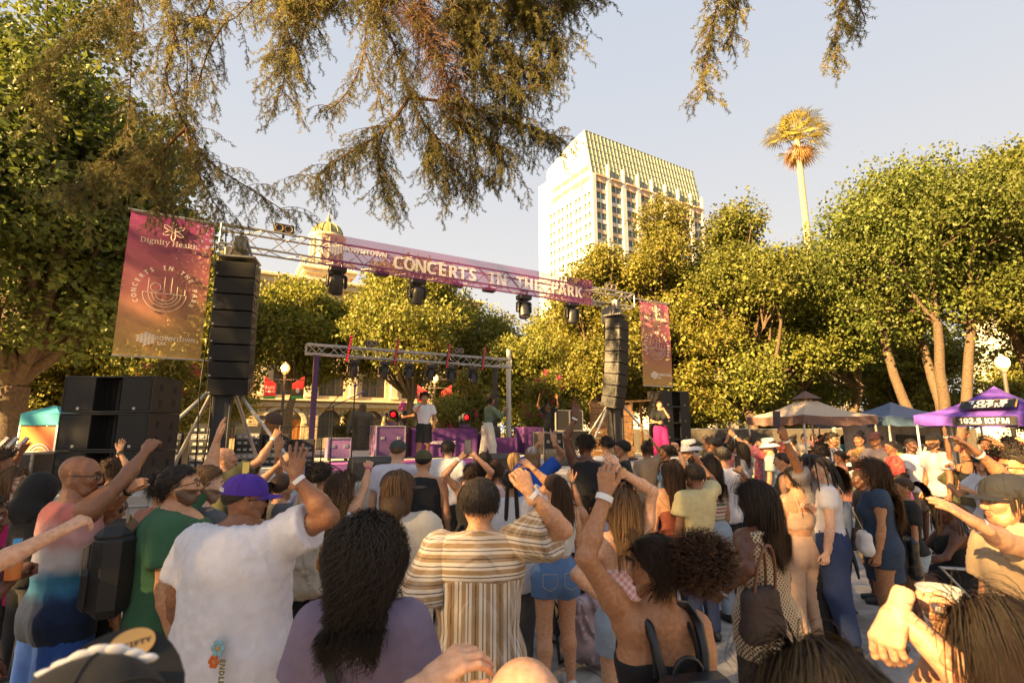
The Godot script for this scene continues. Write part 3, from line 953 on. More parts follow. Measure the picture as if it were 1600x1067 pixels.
# the cedar whose boughs hang into the view; its trunk stands beside the camera
func cedar() -> void:
	var t := thing("cedar_tree", "large cedar whose drooping boughs hang over the crowd", "tree", Vector3(-6.6, 0, 3.6))
	var base := t.position
	var bark := grained("cedar_bark", Color(0.15, 0.075, 0.04), 0.9, 1.6, 0.5, 53, 0.0, 1.2)
	var tr := MB.new()
	var pts := PackedVector3Array()
	var rad := PackedFloat32Array()
	for k in 12:
		pts.append(Vector3(0.05 * sin(k), -0.1 + k * 1.7, 0.06 * cos(k * 1.3)))
		rad.append(lerpf(0.55, 0.12, k / 11.0))
	tr.tube(pts, rad, 14)
	part(t, "trunk", tr, bark)
	# boughs: world points from their root on the trunk to the tips; last value = foliage density
	for bw in CEDAR:
		var w := MB.new()
		var p := PackedVector3Array()
		for q in bw.p: p.append(q - base)
		if bw.get("root", 0.0) > 0.0: p.insert(0, Vector3(0, bw.root, 0))
		var c := Curve3D.new()
		for k in p.size():
			var tg := (p[mini(k + 1, p.size() - 1)] - p[maxi(k - 1, 0)]) * 0.16
			c.add_point(p[k], -tg, tg)
		var L := c.get_baked_length()
		var n := int(L / 0.25) + 3
		var pl := PackedVector3Array()
		var rl := PackedFloat32Array()
		for k in n:
			pl.append(c.sample_baked(L * k / (n - 1)))
			rl.append(lerpf(bw.r, 0.008, pow(k / float(n - 1), 0.8)))
		w.tube(pl, rl, 7, false)
		var xs := []
		var cs := PackedColorArray()
		var from: float = bw.get("from", 0.35)
		var dead: float = bw.get("dead", 0.0)
		var steps := int(L * (1.0 - from) / 0.068 * bw.d)
		for k in steps:
			var s := L * lerpf(from, 1.0, (k + rng.randf()) / steps)
			var o := c.sample_baked(s)
			var tg := (c.sample_baked(minf(s + 0.05, L)) - c.sample_baked(maxf(s - 0.05, 0))).normalized()
			var sd := Vector3(rng.randfn(), rng.randfn() * 0.35, rng.randfn())
			sd = (sd - tg * sd.dot(tg) * 0.7).normalized()
			var tl: float = rng.randf_range(0.25, 0.8) * bw.get("twig", 1.0)
			var isdead := rng.randf() < dead
			var q := PackedVector3Array()
			var dir := (sd * 0.8 + tg * 0.55).normalized()
			var pp := o
			for j in 6:
				q.append(pp)
				pp += dir * tl / 5.0
				dir = (dir + Vector3(rng.randfn() * 0.12, -0.24 * (0.6 if isdead else 1.0), rng.randfn() * 0.12)).normalized()
			w.tube(q, PackedFloat32Array([0.007, 0.006, 0.005, 0.004, 0.003, 0.002]), 4, false)
			if isdead:
				for j in 3:
					var a := q[1 + j]
					var e := a + Vector3(rng.randfn(), rng.randfn() - 0.6, rng.randfn()).normalized() * 0.28
					w.tube(PackedVector3Array([a, a.lerp(e, 0.5) + Vector3(rng.randfn(), 0, rng.randfn()) * 0.03, e]), PackedFloat32Array([0.004, 0.003, 0.001]), 3, false)
				continue
			var m := int(tl / 0.055)
			var tone := rng.randf_range(0.5, 1.6)
			for j in m:
				var ti := (j + rng.randf()) / m
				var a := q[int(ti * 4.99)].lerp(q[int(ti * 4.99) + 1], fposmod(ti * 4.99, 1.0))
				var dn := (Vector3(rng.randfn() * 0.55, -0.75, rng.randfn() * 0.55) + dir * 0.3).normalized()
				var bx := dn.cross(Vector3(rng.randfn(), 0, rng.randfn())).normalized()
				xs.append(Transform3D(Basis(bx, -dn, bx.cross(-dn)).scaled(Vector3.ONE * rng.randf_range(0.7, 1.35)), a))
				cs.append(Color(0.13, 0.12, 0.032) * tone * rng.randf_range(0.8, 1.2))
		var bo := part(t, "bough", w, bark)
		if xs.size() > 0: mm("needles", bo, needle_spray(), xs, cs).set_meta("kind", "stuff")

func needle_spray() -> Mesh:
	if clumps.has("needle"): return clumps["needle"]
	var b := MB.new()
	for k in 34:                                                  # a hanging shoot set with short needles
		var y := -0.005 - 0.17 * k / 33.0
		var a := k * 2.4
		var d := Vector3(cos(a), -0.75, sin(a)).normalized()
		var o := Vector3(0.01 * sin(k * 0.3), y, 0.01 * cos(k * 0.3))
		var s := d.cross(Vector3(sin(a * 1.7), 0.3, cos(a))).normalized() * 0.0045
		b.col = Color.WHITE * rng.randf_range(0.7, 1.15)
		b.tri(o - s, o + d * rng.randf_range(0.03, 0.045), o + s)
	clumps["needle"] = b.mesh(leaf_mat("needle", 0.6))
	return clumps["needle"]

const CEDAR := [
	{"p": [Vector3(-5.62, 10.58, -7.00), Vector3(-5.59, 8.79, -7.14), Vector3(-5.41, 8.22, -7.29), Vector3(-5.62, 7.69, -7.43), Vector3(-5.28, 6.82, -7.57), Vector3(-4.90, 6.29, -7.71), Vector3(-4.31, 5.91, -7.86), Vector3(-3.69, 5.53, -8.00)], "r": 0.075, "d": 0.88, "root": 13.0, "from": 0.22},
	{"p": [Vector3(-5.30, 6.84, -7.60), Vector3(-5.61, 6.57, -7.67), Vector3(-6.01, 6.23, -7.75), Vector3(-6.53, 6.20, -7.83), Vector3(-7.29, 5.88, -7.90)], "r": 0.03, "d": 1.82, "twig": 1.15, "from": 0.1},
	{"p": [Vector3(-5.61, 6.45, -7.70), Vector3(-5.85, 5.94, -7.80), Vector3(-5.77, 5.54, -7.90)], "r": 0.02, "d": 1.54, "from": 0.1},
	{"p": [Vector3(-5.30, 6.84, -7.60), Vector3(-5.18, 6.32, -7.67), Vector3(-4.85, 5.68, -7.73), Vector3(-4.71, 5.49, -7.80)], "r": 0.02, "d": 1.4, "from": 0.1},
	{"p": [Vector3(-6.68, 11.18, -7.60), Vector3(-6.55, 9.32, -7.70), Vector3(-6.52, 8.29, -7.80), Vector3(-6.51, 7.27, -7.90), Vector3(-6.56, 6.74, -8.00)], "r": 0.035, "d": 0.91, "root": 12.5, "from": 0.3},
	{"p": [Vector3(-7.58, 11.47, -8.20), Vector3(-7.57, 9.66, -8.35), Vector3(-8.17, 9.25, -8.50), Vector3(-8.70, 8.70, -8.65), Vector3(-8.93, 7.74, -8.80)], "r": 0.05, "d": 1.4, "root": 12.0, "from": 0.35},
	{"p": [Vector3(-5.59, 10.44, -7.20), Vector3(-5.30, 8.38, -7.33), Vector3(-5.29, 7.67, -7.47), Vector3(-5.30, 6.84, -7.60)], "r": 0.04, "d": 0.7, "root": 13.2, "from": 0.4},
	{"p": [Vector3(-4.06, 10.44, -7.20), Vector3(-4.27, 8.89, -7.25), Vector3(-4.72, 8.49, -7.30), Vector3(-5.24, 8.65, -7.35), Vector3(-5.76, 8.31, -7.40)], "r": 0.04, "d": 0.91, "root": 13.4, "from": 0.35},
	{"p": [Vector3(-4.67, 8.52, -7.30), Vector3(-4.91, 8.04, -7.35), Vector3(-5.08, 7.39, -7.40)], "r": 0.018, "d": 1.12, "from": 0.05},
	{"p": [Vector3(-3.83, 10.08, -7.00), Vector3(-3.64, 8.70, -7.05), Vector3(-3.49, 8.06, -7.10), Vector3(-3.55, 7.54, -7.15), Vector3(-3.59, 7.13, -7.20)], "r": 0.035, "d": 1.68, "root": 13.4, "from": 0.45},
	{"p": [Vector3(-3.41, 10.31, -7.20), Vector3(-3.31, 8.85, -7.20), Vector3(-3.32, 8.26, -7.20), Vector3(-3.64, 7.80, -7.20)], "r": 0.02, "d": 2.08, "root": 13.6, "from": 0.45},
	{"p": [Vector3(-2.51, 10.09, -6.60), Vector3(-2.02, 8.37, -6.70), Vector3(-1.81, 7.80, -6.80), Vector3(-1.66, 7.34, -6.90), Vector3(-1.55, 6.97, -7.00), Vector3(-1.31, 6.57, -7.10), Vector3(-0.93, 6.21, -7.20), Vector3(-0.59, 5.98, -7.30), Vector3(-0.40, 5.84, -7.40)], "r": 0.075, "d": 1.95, "root": 13.8, "from": 0.5, "dead": 0.15},
	{"p": [Vector3(-1.55, 7.01, -7.00), Vector3(-1.82, 6.61, -7.08), Vector3(-2.19, 6.32, -7.15), Vector3(-2.59, 6.12, -7.22), Vector3(-3.02, 5.79, -7.30)], "r": 0.03, "d": 1.95, "from": 0.12},
	{"p": [Vector3(-1.94, 6.52, -7.10), Vector3(-2.03, 6.02, -7.15), Vector3(-1.93, 5.53, -7.20)], "r": 0.016, "d": 1.95, "from": 0.1},
	{"p": [Vector3(-1.31, 6.57, -7.10), Vector3(-1.07, 6.13, -7.15), Vector3(-0.97, 5.69, -7.20)], "r": 0.016, "d": 3.12, "from": 0.1},
	{"p": [Vector3(-2.46, 10.09, -6.90), Vector3(-2.25, 8.60, -6.94), Vector3(-2.27, 7.96, -6.98), Vector3(-2.35, 7.44, -7.02), Vector3(-2.59, 6.98, -7.06), Vector3(-2.85, 6.79, -7.10)], "r": 0.03, "d": 1.04, "root": 13.8, "from": 0.55, "twig": 0.7},
	{"p": [Vector3(-2.27, 7.75, -7.00), Vector3(-2.04, 7.09, -7.00), Vector3(-1.94, 6.67, -7.00)], "r": 0.014, "d": 1.04, "from": 0.2, "twig": 0.6},
	{"p": [Vector3(-1.74, 9.28, -6.60), Vector3(-1.52, 8.11, -6.65), Vector3(-1.23, 7.61, -6.70), Vector3(-0.94, 7.12, -6.75), Vector3(-0.75, 6.64, -6.80)], "r": 0.03, "d": 4.68, "root": 13.6, "from": 0.4, "dead": 0.93},
	{"p": [Vector3(-1.42, 8.94, -6.50), Vector3(-1.30, 7.79, -6.53), Vector3(-1.01, 7.19, -6.57), Vector3(-0.91, 6.70, -6.60)], "r": 0.02, "d": 4.68, "from": 0.2, "dead": 0.95},
	{"p": [Vector3(-0.98, 9.62, -6.60), Vector3(-0.78, 8.42, -6.75), Vector3(-0.39, 7.89, -6.90), Vector3(0.00, 7.62, -7.05), Vector3(0.45, 7.46, -7.20)], "r": 0.05, "d": 3.9, "root": 13.4, "from": 0.3, "twig": 1.1},
	{"p": [Vector3(-0.29, 9.39, -6.60), Vector3(0.00, 8.40, -6.73), Vector3(0.39, 8.19, -6.87), Vector3(0.74, 7.86, -7.00)], "r": 0.035, "d": 3.9, "root": 13.4, "from": 0.4, "twig": 1.1},
	{"p": [Vector3(-1.06, 8.94, -6.60), Vector3(-0.81, 7.93, -6.70), Vector3(-0.52, 7.37, -6.80), Vector3(-0.10, 7.08, -6.90), Vector3(0.17, 6.99, -7.00)], "r": 0.03, "d": 3.38, "from": 0.25, "twig": 0.9},
	{"p": [Vector3(-1.53, 6.89, -6.90), Vector3(-0.97, 6.90, -7.03), Vector3(-0.39, 6.82, -7.15), Vector3(0.15, 6.69, -7.28), Vector3(0.73, 6.55, -7.40)], "r": 0.028, "d": 3.38, "from": 0.15, "twig": 0.8},
	{"p": [Vector3(-1.06, 6.67, -7.00), Vector3(-0.58, 6.45, -7.07), Vector3(-0.19, 6.17, -7.13), Vector3(-0.10, 5.95, -7.20)], "r": 0.02, "d": 3.38, "from": 0.1, "twig": 0.8},
	{"p": [Vector3(3.25, 9.68, -5.60), Vector3(2.84, 7.94, -5.65), Vector3(2.59, 7.23, -5.70), Vector3(2.45, 6.63, -5.75), Vector3(2.39, 6.15, -5.80)], "r": 0.02, "d": 2.0, "root": 14.0, "from": 0.72, "twig": 0.5},
	{"p": [Vector3(3.48, 9.81, -5.70), Vector3(3.05, 8.03, -5.73), Vector3(2.88, 7.29, -5.77), Vector3(2.81, 6.86, -5.80)], "r": 0.015, "d": 1.6, "from": 0.55, "twig": 0.4},
	{"p": [Vector3(5.16, 10.03, -5.70), Vector3(4.43, 8.03, -5.73), Vector3(4.22, 7.29, -5.77), Vector3(4.11, 6.66, -5.80)], "r": 0.02, "d": 1.8, "root": 14.5, "from": 0.78, "twig": 0.5},
	{"p": [Vector3(4.40, 7.99, -5.70), Vector3(4.46, 7.47, -5.75), Vector3(4.56, 7.25, -5.80)], "r": 0.012, "d": 1.4, "from": 0.3, "twig": 0.4},
	{"p": [Vector3(0.38, 9.28, -6.40), Vector3(0.67, 8.60, -6.60), Vector3(0.97, 8.41, -6.80)], "r": 0.02, "d": 2.86, "root": 13.2, "from": 0.5},
]

# ---------------------------------------------------------------- stage rig
func box_truss(t: Node3D, L: float, y0: float, y1: float, d: float, m: Material, pitch := 0.42) -> void:   # along local x from 0 to L
	for y in [y0, y1]:
		for z in [-d * 0.5, d * 0.5]:
			var b := MB.new()
			b.rod(Vector3(0, y, z), Vector3(L, y, z), 0.026, 8)
			part(t, "chord", b, m)
	var n := int(L / pitch)
	for s in 4:
		var p := PackedVector3Array()
		for k in n + 1:
			var x := L * k / n
			var hi := k % 2 == 0
			match s:
				0: p.append(Vector3(x, y1 if hi else y0, d * 0.5))
				1: p.append(Vector3(x, y0 if hi else y1, -d * 0.5))
				2: p.append(Vector3(x, y1, d * 0.5 if hi else -d * 0.5))
				3: p.append(Vector3(x, y0, d * 0.5 if hi else -d * 0.5))
		var b := MB.new()
		for k in n: b.rod(p[k], p[k + 1], 0.012, 5)
		b.col = Color.WHITE
		part(t, "lacing", b, m)
	for x in [0.0, L]:
		var b := MB.new()
		for q in [[Vector3(x, y0, -d / 2), Vector3(x, y0, d / 2)], [Vector3(x, y0, d / 2), Vector3(x, y1, d / 2)], [Vector3(x, y1, d / 2), Vector3(x, y1, -d / 2)], [Vector3(x, y1, -d / 2), Vector3(x, y0, -d / 2)]]: b.rod(q[0], q[1], 0.02, 6)
		part(t, "end_frame", b, m)

var mover_src: Node3D
func moving_head(label: String, at: Vector3, tilt: float, scale := 1.0) -> void:
	var t := thing("moving_head_light", label, "stage light", at, YAW, "moving heads hanging from the trusses")
	var blk := grained("black_plastic", Color(0.025, 0.024, 0.026), 0.45, 2.0, 0.3, 60)
	var b := MB.new()
	for s in [-1, 1]: b.box(Vector3(s * 0.09, -0.02, 0), Vector3(0.04, 0.12, 0.05), 0.006)
	b.box(Vector3(0, 0.03, 0), Vector3(0.24, 0.025, 0.04))
	part(t, "clamp", b, mat("alu", Color(0.55, 0.54, 0.52), 0.35, 0.8))
	b = MB.new()
	b.box(Vector3(0, -0.14, 0), Vector3(0.36, 0.13, 0.26), 0.025)
	b.box(Vector3(0, -0.22, 0), Vector3(0.16, 0.05, 0.16), 0.02)
	part(t, "base", b, blk)
	b = MB.new()
	b.box(Vector3(0, -0.27, 0), Vector3(0.38, 0.06, 0.12), 0.02)
	for s in [-1, 1]: b.box(Vector3(s * 0.185, -0.40, 0), Vector3(0.06, 0.28, 0.13), 0.025)
	part(t, "yoke", b, blk)
	b = MB.new()
	var rot := Basis(Vector3.RIGHT, tilt)
	b.xf = Transform3D(rot, Vector3(0, -0.47, 0))
	b.lathe([Vector2(0.0, 0.20), Vector2(0.07, 0.20), Vector2(0.115, 0.16), Vector2(0.14, 0.05), Vector2(0.145, -0.12), Vector2(0.15, -0.17), Vector2(0.135, -0.2), Vector2(0.12, -0.175)], 20)
	var h := part(t, "head", b, blk)
	b = MB.new()
	b.xf = Transform3D(rot, Vector3(0, -0.47, 0))
	b.lathe([Vector2(0.12, -0.178), Vector2(0.1, -0.192), Vector2(0.05, -0.2), Vector2(0.0, -0.203)], 20)
	part(h, "lens", b, mat("lens_glass", Color(0.22, 0.2, 0.15), 0.08))
	if scale != 1.0: t.scale = Vector3.ONE * scale

func blinder(label: String, at: Vector3, n := 2) -> void:
	var t := thing("blinder_light", label, "stage light", at, YAW)
	var b := MB.new()
	b.box(Vector3(0, 0.14, -0.06), Vector3(0.19 * n + 0.04, 0.22, 0.12), 0.012)
	b.box(Vector3(0, 0.0, -0.06), Vector3(0.05, 0.12, 0.05))
	part(t, "housing", b, mat("black_steel", Color(0.03, 0.03, 0.032), 0.5))
	for k in n:
		b = MB.new()
		b.xf = Transform3D(Basis(Vector3.RIGHT, PI / 2), Vector3((k - (n - 1) * 0.5) * 0.19, 0.14, 0.002))
		b.lathe([Vector2(0.0, -0.03), Vector2(0.05, -0.02), Vector2(0.08, 0.012), Vector2(0.088, 0.0)], 16)
		part(t, "lamp", b, mat("reflector", Color(0.40, 0.27, 0.12), 0.3))

func speaker_cab(parent: Node, xf: Transform3D, w: float, h: float, d: float) -> void:
	var b := MB.new()
	b.xf = xf
	b.box(Vector3(0, 0, -d * 0.5), Vector3(w, h, d), 0.012)
	for s in [-1, 1]:                                              # carrying slots and rigging plates on both flanks
		b.box(Vector3(s * (w * 0.5), 0, -d * 0.28), Vector3(0.02, h * 0.5, 0.09), 0.004)
		b.box(Vector3(s * (w * 0.5), h * 0.1, -d * 0.7), Vector3(0.016, h * 0.3, 0.14), 0.004)
	var c := part(parent, "cabinet", b, grained("speaker_black", Color(0.010, 0.010, 0.011), 0.5, 3.0, 0.3, 61))
	b = MB.new()
	b.xf = xf
	b.box(Vector3(0, 0, 0.006), Vector3(w - 0.03, h - 0.016, 0.012), 0.004)
	part(c, "grille", b, mesh_grille())
	b = MB.new()
	b.xf = xf
	b.box(Vector3(-w * 0.44, -h * 0.34, 0.014), Vector3(0.035, 0.03, 0.006))
	part(c, "badge", b, mat("badge_grey", Color(0.5, 0.48, 0.44), 0.4))

func mesh_grille() -> StandardMaterial3D:
	if not mats.has("grille"):
		var m := mat("grille", Color(0.008, 0.008, 0.010), 0.7)
		var im := Image.create(64, 64, false, Image.FORMAT_RGB8)
		im.fill(Color(1, 1, 1))
		for y in 64:
			for x in 64:
				var r := Vector2(fposmod(x, 16.0) - 8, fposmod(y + (8 if int(x / 16.0) % 2 else 0), 16.0) - 8).length()
				if r < 5.5: im.set_pixel(x, y, Color(0.35, 0.35, 0.35))
		m.albedo_texture = ImageTexture.create_from_image(im)
		m.uv1_triplanar = true
		m.uv1_scale = Vector3.ONE * 18.0
	return mats["grille"]

func line_array(label: String, top: Vector3, yaw: float) -> void:
	var t := thing("line_array", label, "loudspeaker", top, yaw)
	var y := 0.0
	var z := 0.0
	var a := 0.03
	var fr := MB.new()
	fr.box(Vector3(0, 0.10, -0.25), Vector3(0.7, 0.05, 0.55), 0.01)
	for s in [-1, 1]: fr.bar(Vector3(s * 0.25, 0.1, -0.25), Vector3(s * 0.06, 0.62, -0.25), 0.05)
	fr.box(Vector3(0, 0.45, -0.25), Vector3(0.22, 0.3, 0.2), 0.02)
	part(t, "fly_frame", fr, mat("rig_steel", Color(0.20, 0.19, 0.18), 0.5, 0.5))
	for k in 8:
		var R := Basis(Vector3.RIGHT, a)
		speaker_cab(t, Transform3D(R, Vector3(0, y, z) + R * Vector3(0, -0.168, 0)), 0.74, 0.322, 0.46)
		var step := R * Vector3(0, -0.338, 0)
		y += step.y; z += step.z
		a += 0.006 + 0.006 * k

func subwoofer(label: String, at: Vector3, yaw: float) -> void:
	var t := thing("subwoofer", label, "loudspeaker", at, yaw)
	var w := 1.34
	var h := 0.546
	var d := 0.70
	var blk := grained("sub_paint", Color(0.013, 0.012, 0.012), 0.5, 2.0, 0.35, 62)
	var b := MB.new()
	for e in [-1, 1]:
		b.box(Vector3(0, h * 0.5 + e * (h * 0.5 - 0.012), -d * 0.5), Vector3(w, 0.024, d), 0.005)
		b.box(Vector3(e * (w * 0.5 - 0.012), h * 0.5, -d * 0.5 + 0.001), Vector3(0.024, h - 0.048, d - 0.004))
	b.box(Vector3(0, h * 0.5, -d + 0.02), Vector3(w - 0.05, h - 0.05, 0.03))
	b.box(Vector3(0, h + 0.005, -d * 0.5), Vector3(0.5, 0.012, 0.5))
	var c := part(t, "cabinet", b, blk)
	b = MB.new()
	for k in 12:                                                   # hollow port between the two drivers
		var a0 := PI * k / 12.0
		var a1 := PI * (k + 1) / 12.0
		b.face([Vector3(cos(a0) * 0.19, 0.025, -sin(a0) * 0.36), Vector3(cos(a1) * 0.19, 0.025, -sin(a1) * 0.36), Vector3(cos(a1) * 0.19, h - 0.025, -sin(a1) * 0.36), Vector3(cos(a0) * 0.19, h - 0.025, -sin(a0) * 0.36)], Vector3(-cos(a0 + 0.1), 0, sin(a0 + 0.1)))
	part(t, "port", b, blk)
	for s in [-1, 1]:
		b = MB.new()
		b.box(Vector3(s * (0.19 + (w * 0.5 - 0.19) * 0.5), h * 0.5, -0.012), Vector3(w * 0.5 - 0.2, h - 0.05, 0.022), 0.008)
		var g := part(t, "grille", b, mesh_grille())
		b = MB.new()
		b.box(Vector3(s * 0.42, 0.06, 0.002), Vector3(0.04, 0.04, 0.006))
		part(g, "badge", b, mat("badge_grey"))
		for q in [[0.38, -0.2], [0.15, -0.2], [0.36, -0.52], [0.16, -0.52]]:
			b = MB.new()
			b.box(Vector3(s * (w * 0.5 + 0.001), q[0], q[1]), Vector3(0.006, 0.11, 0.06), 0.002)
			part(t, "handle_slot", b, mat("slot_black", Color(0.006, 0.006, 0.006), 0.8))

func led_bar(label: String, at: Vector3, tilt: float, glow: float) -> void:
	var t := thing("led_bar", label, "stage light", at, YAW, "upright pixel bars on the rear truss")
	t.rotation.z = tilt
	var b := MB.new()
	b.box(Vector3(0, 0, -0.02), Vector3(0.07, 1.0, 0.08), 0.01)
	part(t, "housing", b, mat("black_steel"))
	var m := mat("led_red%.1f" % glow, Color(0.5, 0.02, 0.08), 0.3)
	m.emission_enabled = true
	m.emission = Color(1.0, 0.02, 0.13)
	m.emission_energy_multiplier = glow
	for k in 9:
		b = MB.new()
		b.ball(Vector3(0, -0.42 + k * 0.105, 0.022), Vector3(0.028, 0.028, 0.014), 8, 5)
		part(t, "pixel", b, m)

func banner(label: String, u: float, w: float, h: float, dir: float) -> void:
	var t := thing("banner", label, "banner", stg(u, -3.05, 3.40), YAW)
	var im := Image.create(96, 192, false, Image.FORMAT_RGBA8)
	for y in 192:
		var k := y / 191.0
		var c := Color(0.50, 0.07, 0.30).lerp(Color(0.62, 0.22, 0.22), clampf(k * 1.6, 0, 1)).lerp(Color(0.78, 0.48, 0.16), clampf((k - 0.55) * 2.2, 0, 1))
		for x in 96: im.set_pixel(x, y, Color(c.r, c.g, c.b, 0.52).linear_to_srgb())
	var m := mat("banner_mesh", Color.WHITE, 0.9)
	m.albedo_texture = ImageTexture.create_from_image(im)
	m.transparency = BaseMaterial3D.TRANSPARENCY_ALPHA
	m.backlight_enabled = true
	m.backlight = Color(0.5, 0.5, 0.5)
	var b := MB.new()
	var NX := 14
	var NY := 24
	for j in NY + 1:
		for i in NX + 1:
			var x := w * i / NX
			var y := h * (1.0 - float(j) / NY)
			b.vert(Vector3(x, y, 0.025 * sin(x * 5.0 + y * 1.3) * (0.4 + 0.6 * (1.0 - y / h))), Vector3(0.1 * cos(x * 5.0 + y), 0, 1), Vector2(float(i) / NX, float(j) / NY))
	for j in NY:
		for i in NX:
			var a := j * (NX + 1) + i
			b.ix.append_array([a, a + 1, a + NX + 1, a + 1, a + NX + 2, a + NX + 1])
	part(t, "cloth", b, m)
	b = MB.new()
	b.rod(Vector3(-0.05 if dir < 0 else -1.3, h + 0.03, 0), Vector3(w + (0.9 if dir < 0 else 0.06), h + 0.03, 0), 0.024, 8)
	part(t, "top_pole", b, mat("alu"))
	b = MB.new()
	b.rod(Vector3(0, -0.01, 0), Vector3(w + (0.3 if dir < 0 else 0.0), -0.01, 0), 0.018, 8)
	part(t, "bottom_pole", b, mat("alu"))
	var ink := mat("banner_ink", Color(0.70, 0.62, 0.52), 0.8)
	var fl := MB.new()
	for k in 6:                                                    # flower emblem
		var a := PI / 2 + k * TAU / 6
		var c := Vector3(w * 0.52 + cos(a) * 0.11, h - 0.30 + sin(a) * 0.11, 0.045)
		var p := PackedVector3Array()
		for q in 13:
			var e := Vector3(cos(q * TAU / 12) * 0.085, sin(q * TAU / 12) * 0.035, 0)
			p.append(c + Basis(Vector3.BACK, a) * e)
		fl.tube(p, PackedFloat32Array([0.008]), 4, false)
	part(t, "flower_emblem", fl, ink)
	var em := MB.new()
	for r in [0.15, 0.21, 0.27, 0.36]:                               # half-round park emblem
		var p := PackedVector3Array()
		for q in 17: p.append(Vector3(w * 0.5 + cos(PI + PI * q / 16) * r, h * 0.44 + sin(PI + PI * q / 16) * r, 0.045))
		em.tube(p, PackedFloat32Array([0.006]), 4, false)
	em.rod(Vector3(w * 0.5 - 0.36, h * 0.44, 0.045), Vector3(w * 0.5 + 0.36, h * 0.44, 0.045), 0.006, 4)
	for q in [[-0.28, 0.28], [-0.02, 0.34], [0.1, 0.34], [0.2, 0.16], [0.33, 0.12]]: em.rod(Vector3(w * 0.5 + q[0], h * 0.44, 0.045), Vector3(w * 0.5 + q[0], h * 0.44 + q[1], 0.045), 0.006, 4)
	var rp := PackedVector3Array()
	for q in 13: rp.append(Vector3(w * 0.5 - 0.16 + cos(q * TAU / 12) * 0.085, h * 0.44 + 0.11 + sin(q * TAU / 12) * 0.085, 0.045))
	em.tube(rp, PackedFloat32Array([0.006]), 4, false)
	part(t, "park_emblem", em, ink)
	var word := "CONCERTS IN THE PARK"
	for k in word.length():
		if word[k] == " ": continue
		var a := deg_to_rad(205.0 - 230.0 * k / (word.length() - 1))
		var l := inst("letter", text_mesh(word[k], 0.115, 0.006, ink), t, Vector3(w * 0.5 + cos(a) * 0.50, h * 0.44 + 0.02 + sin(a) * 0.50, 0.05))
		l.rotation.z = a - PI / 2
	inst("lettering", text_mesh("Dignity Health.", 0.14, 0.006, ink, false, "Droid Serif"), t, Vector3(w * 0.5, h - 0.56, 0.05))
	inst("lettering", text_mesh("DOWNTOWN", 0.11, 0.006, ink), t, Vector3(w * 0.68, 0.36, 0.05))
	inst("lettering", text_mesh("SAC", 0.09, 0.006, ink), t, Vector3(w * 0.53, 0.26, 0.05))
	var sk := [3, 4, 6, 5, 4]
	for k in 5:
		for q in sk[k]:
			var bb := MB.new()
			bb.box(Vector3(w * 0.26 + k * 0.058, 0.27 + (q - (sk[k] * 0.5 - 2.0)) * 0.045, 0.048), Vector3(0.05, 0.036, 0.006))
			part(t, "skyline_block", bb, ink)

